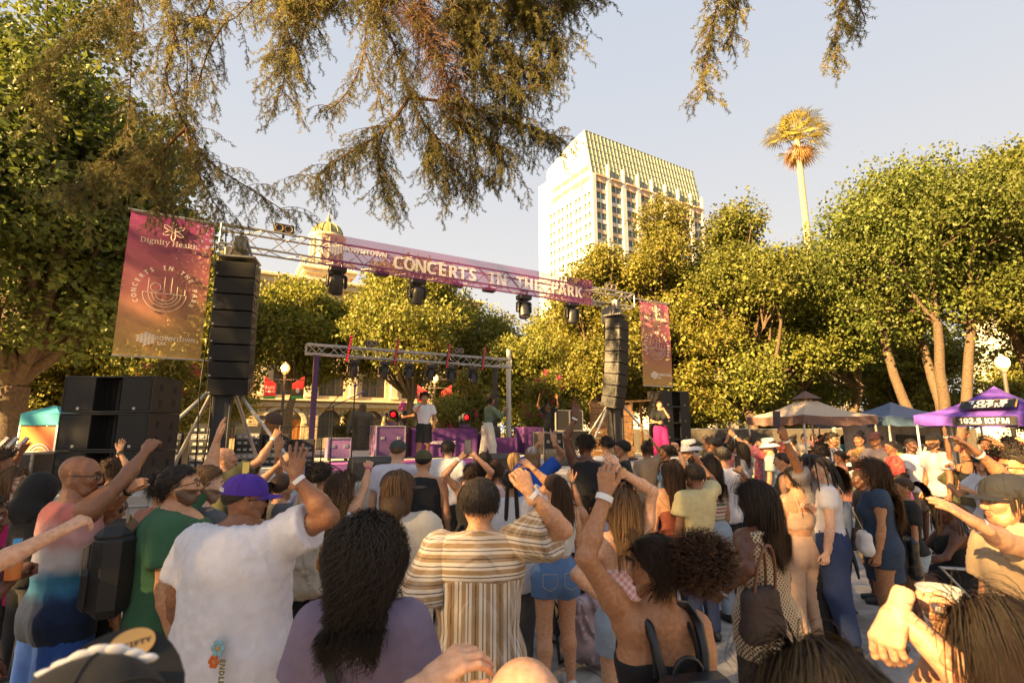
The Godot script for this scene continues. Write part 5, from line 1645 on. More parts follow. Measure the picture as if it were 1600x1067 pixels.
func lamp_post(label: String, at: Vector3, h: float, lit: float, flags: bool) -> void:
	var t := thing("street_lamp", label, "street lamp", at)
	var m := mat("lamp_iron", Color(0.05, 0.045, 0.04), 0.55)
	var b := MB.new()
	b.lathe([Vector2(0.0, 0.0), Vector2(0.19, 0.0), Vector2(0.19, 0.12), Vector2(0.12, 0.3), Vector2(0.10, 0.75), Vector2(0.07, 0.85), Vector2(0.055, h - 0.7), Vector2(0.08, h - 0.62), Vector2(0.06, h - 0.55), Vector2(0.12, h - 0.48), Vector2(0.0, h - 0.46)], 14)
	part(t, "post", b, m)
	b = MB.new()
	b.xf = Transform3D(Basis(), Vector3(0, h - 0.47, 0))
	b.lathe([Vector2(0.0, 0.0), Vector2(0.11, 0.01), Vector2(0.16, 0.10), Vector2(0.19, 0.2), Vector2(0.17, 0.32), Vector2(0.10, 0.40), Vector2(0.06, 0.42), Vector2(0.05, 0.46), Vector2(0.0, 0.50)], 18)
	var g := mat("globe", Color(0.75, 0.62, 0.42), 0.4)
	g.emission_enabled = true
	g.emission = Color(1.0, 0.62, 0.25)
	g.emission_energy_multiplier = 0.12
	part(t, "globe", b, g)
	var li := OmniLight3D.new()
	li.name = "globe_light"
	li.light_color = Color(1.0, 0.7, 0.4)
	li.light_energy = lit
	li.light_size = 0.19
	li.omni_range = 14.0
	li.omni_attenuation = 2.0
	li.shadow_enabled = true
	li.position = Vector3(0, h - 0.25, 0.21)
	t.add_child(li)
	if not flags: return
	b = MB.new()
	b.rod(Vector3(-0.9, h - 0.75, 0.0), Vector3(0.9, h - 0.75, 0.0), 0.018, 6)
	part(t, "flag_arm", b, m)
	for s in [-1, 1]:
		var f := thing("lamp_flag", ["red and green pennant with white script on ", "red and black pennant with portrait on "][(s + 1) / 2] + ("the hall-side lamp" if at.x < -6 else "the lamp behind the singer"), "flag", at + Vector3(s * 0.60, h - 1.45, 0.0))
		for q in 3:
			b = MB.new()
			var y0: float = [0.30, 0.0, -0.12][q]
			var y1: float = [0.86, 0.30, 0.0][q]
			var sl := 0.34 if q == 0 else 0.0
			for zz in [-0.004, 0.004]: b.face([Vector3(-0.26, y0, zz), Vector3(0.26, y0, zz), Vector3(0.26, y1 - sl if s < 0 else y1, zz), Vector3(-0.26, y1 if s < 0 else y1 - sl, zz)], Vector3(0, 0, zz))
			part(f, "cloth_band", b, mat("flag_%d%d" % [q, s], [Color(0.55, 0.03, 0.04), Color(0.50, 0.03, 0.04) if s < 0 else Color(0.03, 0.03, 0.03), Color(0.03, 0.25, 0.07)][q], 0.8))
		if s < 0:
			inst("lettering", text_mesh("Jazz", 0.2, 0.004, mat("flag_white", Color(0.6, 0.58, 0.55), 0.8), true, "Droid Serif"), f, Vector3(0, 0.38, 0.008))
			inst("lettering", text_mesh("& Soul", 0.13, 0.004, mat("flag_white"), true, "Droid Serif"), f, Vector3(0, 0.2, 0.008))
		else:
			b = MB.new()
			b.xf = Transform3D(Basis(Vector3.RIGHT, PI / 2), Vector3(0, 0.24, 0.006))
			b.lathe([Vector2(0.0, 0.004), Vector2(0.10, 0.003), Vector2(0.105, 0.0)], 14, 0.8, 1.1)
			part(f, "portrait_patch", b, mat("flag_grey", Color(0.32, 0.31, 0.30), 0.8))

func fairground() -> void:
	var tn := canopy("tan canopy with brown valance and vent cap on the lawn", Vector3(8.7, 0, -15.2), 0.2, 2.35, 2.42, 3.02, Color(0.52, 0.42, 0.32), Color(0.16, 0.09, 0.075), "tan", true)
	canopy("faded blue canopy standing between the tan and purple ones", Vector3(11.7, 0, -15.9), 0.1, 2.9, 2.38, 2.86, Color(0.12, 0.17, 0.27), Color(0.06, 0.11, 0.19), "blue")
	var pu := canopy("purple radio station canopy with printed numerals", Vector3(12.15, 0, -12.9), 0.62, 2.7, 2.38, 3.10, Color(0.14, 0.06, 0.42), Color(0.12, 0.05, 0.36), "purple")
	var blk := mat("print_black", Color(0.015, 0.015, 0.018), 0.7)
	var wht := mat("print_white", Color(0.72, 0.72, 0.72), 0.7)
	var yel := mat("print_yellow", Color(0.7, 0.42, 0.03), 0.7)
	for k in [0, 3]:
		var ro := Node3D.new()
		ro.name = "logo"
		pu.add_child(ro, true)
		ro.basis = Basis(Vector3.UP, k * PI / 2) * Basis(Vector3.RIGHT, -deg_to_rad(64.0))
		ro.position = Basis(Vector3.UP, k * PI / 2) * Vector3(0, 2.62, 0.90)
		for q in [[yel, -0.002, 0.05], [blk, 0.004, 0.0]]:
			var b := MB.new()
			b.box(Vector3(0.03 * signf(q[2]), 0.03 * signf(q[2]), q[1]), Vector3(1.0, 0.46, 0.004), 0.0, Basis(Vector3.BACK, 0.04))
			part(ro, "logo_plate", b, q[0])
		inst("numerals", text_mesh("102.5", 0.30, 0.004, wht), ro, Vector3(0.0, 0.09, 0.012))
		inst("lettering", text_mesh("KSFM", 0.22, 0.004, wht), ro, Vector3(0.05, -0.12, 0.012))
		var vp := Node3D.new()
		vp.name = "valance_print"
		pu.add_child(vp, true)
		vp.basis = Basis(Vector3.UP, k * PI / 2)
		vp.position = vp.basis * Vector3(0, 2.22, 1.395)
		var b2 := MB.new()
		b2.box(Vector3(0, 0, -0.004), Vector3(1.15, 0.2, 0.004))
		part(vp, "logo_plate", b2, blk)
		inst("lettering", text_mesh("102.5 KSFM", 0.17, 0.004, wht), vp, Vector3(0, 0, 0.004))
	# grey side wall with the station plate behind the blue canopy
	var sw := thing("tent_wall", "grey fabric side wall with black numeral plate beneath the canopies", "tent wall", Vector3(11.35, 0, -15.2), 0.12)
	var b := MB.new()
	b.box(Vector3(0, 1.12, 0), Vector3(3.6, 2.2, 0.03))
	for q in 9: b.rod(Vector3(-1.75 + q * 0.44, 0.03, 0.012), Vector3(-1.72 + q * 0.44, 2.2, 0.012), 0.03, 6)
	part(sw, "cloth", b, grained("wall_grey", Color(0.27, 0.235, 0.23), 0.85, 1.2, 0.2, 82))
	b = MB.new()
	b.box(Vector3(0.55, 1.35, 0.05), Vector3(1.5, 1.0, 0.01), 0.0, Basis(Vector3.BACK, -0.05))
	var pl := part(sw, "numeral_plate", b, blk)
	inst("numerals", text_mesh("102.5", 0.5, 0.006, mat("print_grey", Color(0.4, 0.37, 0.36), 0.7)), pl, Vector3(0.55, 1.42, 0.065))
	# teal booth with gradient side
	var bo := thing("small_booth", "small booth with teal roof and sunset-coloured side panel", "booth", Vector3(-8.95, 0, -10.1), 0.1)
	bo.scale = Vector3(0.72, 0.97, 0.72)
	b = MB.new()
	b.box(Vector3(0, 2.27, 0), Vector3(0.95, 0.22, 0.95), 0.01)
	part(bo, "roof_valance", b, mat("teal_cloth", Color(0.05, 0.33, 0.42), 0.8))
	b = MB.new()
	b.face([Vector3(-0.475, 2.385, 0.475), Vector3(0.475, 2.385, 0.475), Vector3(0, 2.56, 0)], Vector3(0, 1, 1)); b.face([Vector3(0.475, 2.385, 0.475), Vector3(0.475, 2.385, -0.475), Vector3(0, 2.56, 0)], Vector3(1, 1, 0))
	b.face([Vector3(-0.475, 2.385, 0.475), Vector3(-0.475, 2.385, -0.475), Vector3(0, 2.56, 0)], Vector3(-1, 1, 0)); b.face([Vector3(0.475, 2.385, -0.475), Vector3(-0.475, 2.385, -0.475), Vector3(0, 2.56, 0)], Vector3(0, 1, -1))
	part(bo, "roof", b, mat("teal_cloth", Color(0.05, 0.33, 0.42), 0.8))
	for sx in [-1, 1]:
		for sz in [-1, 1]:
			b = MB.new()
			b.box(Vector3(sx * 0.45, 1.08, sz * 0.45), Vector3(0.04, 2.16, 0.04))
			part(bo, "leg", b, mat("tent_white", Color(0.6, 0.6, 0.6), 0.5))
	var im := Image.create(64, 64, false, Image.FORMAT_RGB8)
	for y in 64:
		for x in 64:
			im.set_pixel(x, y, Color(0.62, 0.28, 0.05).lerp(Color(0.30, 0.02, 0.07), clampf((x + y) / 110.0, 0, 1)).linear_to_srgb())
	var pm := mat("sunset_print", Color.WHITE, 0.85)
	pm.albedo_texture = ImageTexture.create_from_image(im)
	b = MB.new()
	b.quad(Vector3(-0.43, 0.2, 0.46), Vector3(-0.43, 2.14, 0.46), Vector3(0.43, 2.14, 0.46), Vector3(0.43, 0.2, 0.46))
	var sp := part(bo, "side_panel", b, pm)
	b = MB.new()
	for r in [0.16, 0.24, 0.30]:
		var p := PackedVector3Array()
		for q in 25: p.append(Vector3(0.1 + cos(q * TAU / 24) * r, 1.5 + sin(q * TAU / 24) * r, 0.468))
		b.tube(p, PackedFloat32Array([0.014]), 4, false)
	part(sp, "round_emblem", b, mat("print_pale", Color(0.6, 0.6, 0.55), 0.8))
	lamp_post("globe street lamp left of the stage before the hall", Vector3(-9.8, 0, -22), 4.9, 1.2, true)
	lamp_post("globe street lamp behind the singer in white", Vector3(-3.9, 0, -25.8), 4.85, 1.2, true)
	lamp_post("globe street lamp behind the purple canopy", Vector3(15.45, 0, -16.0), 4.35, 1.6, false)
	var pole := thing("white_pole", "slim white pole behind the rear truss end", "pole", Vector3(-0.15, 0, -23.5))
	b = MB.new()
	b.rod(Vector3(0, 0, 0), Vector3(0, 5.7, 0), 0.13, 10, 0.11)
	part(pole, "shaft", b, mat("pole_white", Color(0.55, 0.52, 0.46), 0.6))
	b = MB.new()
	b.tube(PackedVector3Array([Vector3(0, 4.9, 0), Vector3(-0.4, 5.0, 0.1), Vector3(-0.7, 4.85, 0.2)]), PackedFloat32Array([0.03]), 6)
	part(pole, "arm", b, mat("pole_white", Color(0.55, 0.52, 0.46), 0.6))
	# fabric covered fence behind the right of the stage
	for k in 7:
		var f := thing("fence_panel", "dark mesh covered fence panel behind the crowd's right flank", "fence", Vector3(5.6 + k * 2.2, 0, -20.6 - k * 0.25), 0.11, "mesh covered fence panels")
		b = MB.new()
		for x in [-1.08, 1.08]: b.rod(Vector3(x, 0, 0), Vector3(x, 2.1, 0), 0.03, 7)
		for y in [0.15, 2.05]: b.rod(Vector3(-1.08, y, 0), Vector3(1.08, y, 0), 0.02, 6)
		part(f, "frame", b, mat("galvanised", Color(0.36, 0.36, 0.36), 0.4, 0.7))
		b = MB.new()
		for i in 10:
			b.face([Vector3(-1.05 + i * 0.21, 0.17, 0.02 + 0.02 * sin(i * 1.9)), Vector3(-0.84 + i * 0.21, 0.17, 0.02 + 0.02 * sin((i + 1) * 1.9)), Vector3(-0.84 + i * 0.21, 2.03, 0.02 + 0.012 * sin((i + 1) * 1.3)), Vector3(-1.05 + i * 0.21, 2.03, 0.02 + 0.012 * sin(i * 1.3))], Vector3(0, 0, 1))
		part(f, "mesh_cover", b, grained("fence_cloth", Color(0.10, 0.085, 0.065), 0.9, 1.0, 0.35, 83))

# ---------------------------------------------------------------- people
var heads := {}
var hands := {}
const SKINS := [Color(0.72, 0.43, 0.28), Color(0.62, 0.34, 0.195), Color(0.48, 0.24, 0.125), Color(0.30, 0.14, 0.072), Color(0.15, 0.066, 0.038), Color(0.78, 0.50, 0.36)]

func skin_mat() -> StandardMaterial3D:
	if not mats.has("skin"):
		var m := mat("skin", Color.WHITE, 0.48)
		m.vertex_color_use_as_albedo = true
		m.albedo_texture = noise_tex(91, 0.02, Color(0.74, 0.66, 0.62), Color(1, 1, 1), 512, 5)
		m.uv1_triplanar = true
		m.uv1_scale = Vector3.ONE * 4.0
		m.normal_enabled = true
		m.normal_texture = noise_tex(92, 0.12, Color.BLACK, Color.WHITE, 256, 3, true, 2.0)
		m.normal_scale = 0.4
		m.subsurf_scatter_enabled = true
		m.subsurf_scatter_strength = 0.08
	return mats["skin"]

func cloth(key: String, c: Color, rough := 0.9) -> StandardMaterial3D:
	var k := "cloth_" + key
	if not mats.has(k):
		var m := grained(k, c, rough, 2.2, 0.14, 93)
		if not texs.has("weave"): texs["weave"] = noise_tex(94, 0.02, Color.BLACK, Color.WHITE, 512, 5, true, 7.0)
		m.normal_enabled = true
		m.normal_texture = texs["weave"]
		m.normal_scale = 0.22
		m.rim_enabled = true
		m.rim = 0.07
	return mats[k]

func pattern(key: String, im: Image, scale: float, rough := 0.9) -> StandardMaterial3D:
	var k := "cloth_" + key
	if not mats.has(k):
		var m := cloth(key, Color.WHITE, rough)
		m.albedo_texture = ImageTexture.create_from_image(im)
		m.uv1_scale = Vector3.ONE * scale
	return mats[k]

func stripe_image(cols: Array, widths: Array, vertical: bool) -> Image:
	var n := 0
	for w in widths: n += w
	var im := Image.create(n, n, false, Image.FORMAT_RGB8)
	var x := 0
	for k in widths.size():
		for q in widths[k]:
			for y in n:
				var c: Color = (cols[k] as Color).linear_to_srgb()
				if vertical: im.set_pixel(x, y, c)
				else: im.set_pixel(y, x, c)
			x += 1
	return im

func blotch_image(a: Color, b: Color, c: Color, freq: float, sd: int) -> Image:
	var nz := FastNoiseLite.new()
	nz.seed = sd
	nz.frequency = freq
	nz.fractal_octaves = 3
	var im := Image.create(128, 128, false, Image.FORMAT_RGB8)
	for y in 128:
		for x in 128:
			var k := nz.get_noise_2d(x, y)
			var e := nz.get_noise_2d(x + 400, y * 1.0)
			var q := a.lerp(b, smoothstep(0.02, 0.12, k))
			if e > 0.28: q = q.lerp(c, 0.8)
			im.set_pixel(x, y, q.linear_to_srgb())
	return im

func renorm(b: MB, i0 := 0) -> void:
	for k in range(i0, b.n.size()): b.n[k] = Vector3.ZERO
	for k in range(0, b.ix.size(), 3):
		var i := b.ix[k]
		if i < i0: continue
		var j := b.ix[k + 1]
		var l := b.ix[k + 2]
		var nn := (b.v[l] - b.v[i]).cross(b.v[j] - b.v[i])
		b.n[i] += nn; b.n[j] += nn; b.n[l] += nn
	for k in range(i0, b.n.size()): b.n[k] = b.n[k].normalized()

func folds(b: MB, amp: float, sd: float, fx := 4.4, fy := 1.1) -> void:
	for k in b.v.size():
		var p := b.v[k]
		var q := Vector3(p.x * fx + p.y * fx * 0.45 + sd, p.y * fy, p.z * fx)
		var r := 1.0 - minf(absf(wob.get_noise_3dv(q + Vector3.ONE * wob.get_noise_3dv(p * 2.5) * 0.35)) * 3.4, 1.0)                       # ridges: the creases of the cloth
		b.v[k] = p + b.n[k] * amp * maxf(0.0, wob.get_noise_3dv(q * 0.5 + Vector3(9, 0, 0)) * 0.9 + 0.40 + r * r * 0.8)
	renorm(b)

# a head about 23 cm tall, centred on its middle, looking towards -z; colour alpha marks lips, eyes and brows
func head_mesh(female: bool, cell: float) -> MB:
	var key := "%s%.4f" % [female, cell]
	if heads.has(key): return heads[key]
	var F := Field.new(Vector3(-0.10, -0.15, -0.13), Vector3(0.10, 0.13, 0.13), cell)
	var j := 0.86 if female else 1.0
	F.cap(Vector3(0, 0.030, -0.010), 0.076, Vector3(0, 0.034, 0.022), 0.081, 0.03, 1.06, Vector3.RIGHT)
	F.cap(Vector3(0, 0.0, -0.030), 0.060, Vector3(0, -0.055, -0.034), 0.047 * j + 0.003, 0.03)
	F.cap(Vector3(-0.026 * j, -0.084, -0.048), 0.022, Vector3(0.026 * j, -0.084, -0.048), 0.022, 0.02)
	for s in [-1.0, 1.0]:
		F.cap(Vector3(s * 0.056, -0.025, 0.005), 0.026, Vector3(s * 0.034 * j, -0.08, -0.04), 0.021 * j, 0.025)
		F.cap(Vector3(s * 0.040, -0.016, -0.064), 0.022, Vector3(s * 0.034, -0.024, -0.066), 0.02, 0.02)
		F.cap(Vector3(s * 0.012, 0.026, -0.083), 0.010, Vector3(s * 0.044, 0.026, -0.070), 0.009, 0.018)
		F.cap(Vector3(s * 0.032, 0.006, -0.100), 0.014, Vector3(s * 0.034, 0.006, -0.098), 0.014, 0.014, 1.0, Vector3.FORWARD, [], true)
		F.cap(Vector3(s * 0.031, 0.005, -0.0765), 0.0135, Vector3(s * 0.032, 0.005, -0.0765), 0.0135, 0.002)
		F.cap(Vector3(s * 0.079, 0.018, 0.016), 0.014, Vector3(s * 0.075, -0.022, 0.006), 0.010, 0.006, 1.8, Vector3(0.95, 0, -0.3 * s).normalized())
		F.cap(Vector3(s * 0.008, -0.031, -0.094), 0.0085, Vector3(s * 0.011, -0.031, -0.090), 0.008, 0.008)
	F.cap(Vector3(0, 0.014, -0.086), 0.008, Vector3(0, -0.024, -0.103), 0.0115, 0.012)
	F.cap(Vector3(-0.017, -0.052, -0.082), 0.0065, Vector3(0.017, -0.052, -0.082), 0.0065, 0.008)
	F.cap(Vector3(0, -0.050, -0.087), 0.007, Vector3(0, -0.060, -0.085), 0.0085, 0.008)
	F.cap(Vector3(-0.013, -0.061, -0.081), 0.008, Vector3(0.013, -0.061, -0.081), 0.008, 0.008)
	F.cap(Vector3(0, -0.04, 0.018), 0.05, Vector3(0, -0.15, 0.028), 0.05 * j, 0.03)
	var b := MB.new()
	F.to(b)
	for k in b.v.size():
		var p := b.v[k]
		var ax := absf(p.x)
		if p.z < -0.072 and absf(p.y + 0.056) < 0.0125 - 0.25 * ax * 0.5 and ax < 0.024: b.c[k].a = 0.9
		elif p.z < -0.078 and Vector2(ax - 0.0315, (p.y - 0.005) * 1.7).length() < 0.0125:
			b.c[k].a = 0.7 if Vector2(ax - 0.0315, p.y - 0.005).length() < 0.006 else 0.8
		elif p.z < -0.06 and absf(p.y - 0.030 + 0.12 * (ax - 0.03)) < 0.0048 and ax > 0.012 and ax < 0.05: b.c[k].a = 0.6
	heads[key] = b
	return b

# a right hand: wrist at the origin, fingers along +y, back of the hand towards +z, thumb on the -x side
func hand_mesh(pose: String, cell: float) -> MB:
	var key := "%s%.4f" % [pose, cell]
	if hands.has(key): return hands[key]
	var curl := {"open": [4, 6, 5], "flat": [8, 10, 8], "relax": [28, 34, 22], "fist": [78, 92, 60], "grip": [55, 62, 40], "point": [78, 92, 60], "pinch": [42, 55, 35], "droop": [48, 30, 18]}
	var spread: float = {"open": 1.0, "flat": 0.25, "relax": 0.4, "fist": 0.0, "grip": 0.1, "point": 0.05, "pinch": 0.3, "droop": 1.0}[pose]
	var F := Field.new(Vector3(-0.12, -0.05, -0.11), Vector3(0.085, 0.21, 0.04), cell)
	var xs := [-0.030, -0.010, 0.010, 0.028]
	var ln := [0.072, 0.080, 0.074, 0.058]
	F.cap(Vector3(0, -0.045, 0), 0.026, Vector3(0, 0.012, 0), 0.025, 0.015, 1.3, Vector3.BACK)
	for k in 4: F.cap(Vector3(xs[k] * 0.55, 0.012, 0), 0.0165, Vector3(xs[k], 0.082 - absf(k - 1.2) * 0.004, 0.002), 0.0125, 0.014, 1.15, Vector3.BACK)
	for k in 4:
		var c: Array = curl[pose]
		if pose == "point" and k == 0: c = [2, 4, 3]
		if pose == "pinch" and k > 1: c = [20 + 8 * k, 30, 20]
		var p := Vector3(xs[k], 0.084 - absf(k - 1.2) * 0.004, 0.002)
		var sp: float = (1.35 - k) * deg_to_rad(9.0) * spread
		var a := 0.0
		for q in 3:
			a += deg_to_rad(c[q] * (1.0 + 0.06 * k))
			var d := Vector3(-sin(sp) * cos(a), cos(sp) * cos(a), -sin(a))
			var e: Vector3 = p + d * ln[k] * [0.46, 0.30, 0.24][q]
			F.cap(p, 0.0098 - 0.0010 * q - (0.001 if k == 3 else 0.0), e, 0.0090 - 0.0011 * q - (0.001 if k == 3 else 0.0), 0.003)
			p = e
	var th: Array = {"open": [-0.80, 0.58, -0.10], "flat": [-0.45, 0.88, -0.15], "relax": [-0.50, 0.78, -0.40], "fist": [-0.15, 0.75, -0.70], "grip": [-0.30, 0.70, -0.65], "point": [-0.15, 0.75, -0.70], "pinch": [-0.30, 0.80, -0.60], "droop": [-0.35, 0.88, -0.35]}[pose]
	var t := Vector3(-0.020, 0.018, -0.006)
	var td := Vector3(th[0], th[1], th[2]).normalized()
	for q in 3:
		var e: Vector3 = t + td * [0.042, 0.033, 0.027][q]
		F.cap(t, [0.0155, 0.0118, 0.0105][q], e, [0.0122, 0.0108, 0.0088][q], 0.008)
		t = e
		td = (td + Vector3(0.22, 0.12, 0 if pose != "fist" else -0.2)).normalized()
	var b := MB.new()
	F.to(b)
	hands[key] = b
	return b

func two_bone(sh: Vector3, target: Vector3, l1: float, l2: float, pole: Vector3) -> Array:
	var d := target - sh
	var L := clampf(d.length(), 0.12, (l1 + l2) * 0.995)
	d = d.normalized()
	var a := (l1 * l1 - l2 * l2 + L * L) / (2 * L)
	var hh := sqrt(maxf(l1 * l1 - a * a, 0.0))
	var pl := (pole - d * pole.dot(d)).normalized()
	return [sh + d * a + pl * hh, sh + d * L]

func scalp(T: Transform3D, b: MB, k: float, c: Color, tilt := 0.62, ext := 1.62, rough := 0.02) -> void:   # hair lying on the skull
	var ax := Basis(Vector3.RIGHT, tilt)
	var i0 := b.v.size()
	var R := 16
	var S := 28
	for i in R + 1:
		for j in S + 1:
			var ph := ext * i / R
			var th := TAU * j / S
			var d := ax * Vector3(sin(ph) * cos(th), cos(ph), sin(ph) * sin(th))
			if d.z < -0.45 and d.y < 0.42: d = Vector3(d.x, 0.42, d.z).normalized()
			var tk := k * (1.0 - 0.5 * smoothstep(0.8, 1.0, float(i) / R)) + rough * wob.get_noise_3d(d.x * 9, d.y * 4, d.z * 9)
			var p := Vector3(d.x * (0.082 + tk), 0.030 + d.y * (0.086 + tk), 0.008 + d.z * (0.103 + tk))
			b.col = c * (0.8 + 0.4 * (0.5 + wob.get_noise_2d(th * 26.0, ph * 3.0)))
			b.col.a = 1
			b.vert(T * p, T.basis * d)
	for i in R:
		for j in S:
			var a := i0 + i * (S + 1) + j
			b.ix.append_array([a, a + S + 1, a + 1, a + 1, a + S + 1, a + S + 2])
	renorm(b, i0)

func strands(T: Transform3D, b: MB, o: Dictionary, c: Color) -> void:
	var n: int = o.n
	var segs: int = o.get("segs", 12)
	var wid: float = o.get("w", 0.010)
	var tip: Color = o.get("tip", c)
	var curl: float = o.get("curl", 0.0)
	var freq: float = o.get("freq", 30.0)
	var vol: float = o.get("vol", 0.012)
	var root = o.get("root", null)
	var tor: Vector2 = o.get("torso", Vector2(0.19, 0.12))
	var stiff: float = o.get("stiff", 0.30)
	var inv := T.affine_inverse()
	for k in n:
		var d := Vector3(rng.randfn(), rng.randfn(), rng.randfn()).normalized()
		if root == null:
			for tr in 12:
				if d.y > -0.42 and not (d.z < -0.30 and d.y < 0.45) and not (d.z < 0.05 and d.y < -0.1): break
				d = Vector3(rng.randfn(), rng.randfn() + 0.25, rng.randfn() + 0.25).normalized()
		var p := Vector3(d.x * 0.080, 0.030 + d.y * 0.082, 0.008 + d.z * 0.100)
		var flow := Vector3(d.x * 1.3, -0.55, 0.5)
		var vel: Vector3 = (flow - d * flow.dot(d) + d * o.get("lift", 0.12)).normalized()
		if o.has("radial"): vel = d
		if root != null:
			p = (root as Vector3) + d * o.get("root_r", 0.02)
			vel = ((o.get("dir", Vector3(0, -0.2, 1)) as Vector3) + d * o.get("spray", 0.5)).normalized()
		p = T * p
		vel = T.basis * vel
		var L: float = o.len * rng.randf_range(0.78, 1.06)
		var st := L / segs
		var lay := vol * rng.randf_range(0.2, 1.0)
		var ph := rng.randf() * TAU
		var fr := freq * rng.randf_range(0.8, 1.25)
		var tone := rng.randf_range(0.7, 1.3)
		var hl: float = o.get("hl", 0.0) if rng.randf() < 0.4 else 0.0
		var i0 := b.v.size()
		var last := Vector3.RIGHT
		for s in segs + 1:
			var t := float(s) / segs
			var q := inv * p
			var e := Vector3(q.x / (0.082 + lay), (q.y - 0.03) / (0.085 + lay), (q.z - 0.008) / (0.102 + lay))
			if e.length_squared() < 1.0:
				e = e.normalized()
				p = T * Vector3(e.x * (0.082 + lay), 0.03 + e.y * (0.085 + lay), 0.008 + e.z * (0.102 + lay))
			q = inv * p
			if root == null and q.y < 0.045 and q.z < -0.015 and absf(q.x) < 0.11:                # hair is parted from the face
				q.x = signf(q.x + 0.0001) * maxf(absf(q.x), 0.078 + lay)
				q.z = maxf(q.z, -0.045 + lay)
				p = T * q
			if o.has("sh") and p.y < o.sh:
				var g := Vector2(p.x / (tor.x + lay), p.z / (tor.y + lay))
				if g.length_squared() < 1.0:
					g = g.normalized()
					if p.z > -0.03: p.z = maxf(p.z, sqrt(maxf(0.0, 1.0 - pow(clampf(p.x / (tor.x + lay), -1, 1), 2))) * (tor.y + lay))
					else: p.x = g.x * (tor.x + lay); 
			var outw := (p - T.origin)
			outw.y *= 0.3
			outw = outw.normalized()
			var side := vel.cross(outw)
			side = side.normalized() if side.length() > 0.05 else last
			last = side
			var amp := curl * minf(t * 3.0, 1.0)
			var pc := p + side * sin(ph + fr * t * L) * amp + outw * cos(ph + fr * t * L) * amp * 0.8
			var ww := wid * (1.0 - 0.75 * t * t) * 0.5
			var col := c.lerp(tip, smoothstep(0.25, 1.0, t)) * tone
			if hl > 0: col = col.lerp(o.get("hlc", tip), hl * smoothstep(0.1, 0.5, t))
			col.a = 1
			b.v.append(pc - side * ww); b.v.append(pc + side * ww)
			b.n.append((outw - side * 0.7).normalized()); b.n.append((outw + side * 0.7).normalized())
			b.c.append(col); b.c.append(col)
			b.uv.append(Vector2.ZERO); b.uv.append(Vector2.ZERO)
			if s > 0:
				var i := i0 + s * 2
				b.ix.append_array([i - 2, i, i - 1, i - 1, i, i + 1])
			if o.has("sh") and absf(q.x) > 0.085: vel -= T.basis.x * signf(q.x) * minf((absf(q.x) - 0.085) * 5.0, 0.5)
			p += vel * st
			vel = (vel + Vector3(0, -stiff, 0) + Vector3(rng.randfn(), 0, rng.randfn()) * o.get("frizz", 0.06)).normalized()

func hair_mat() -> StandardMaterial3D:
	var m := mat("hair", Color.WHITE, 0.58)
	m.vertex_color_use_as_albedo = true
	m.metallic_specular = 0.35
	return m

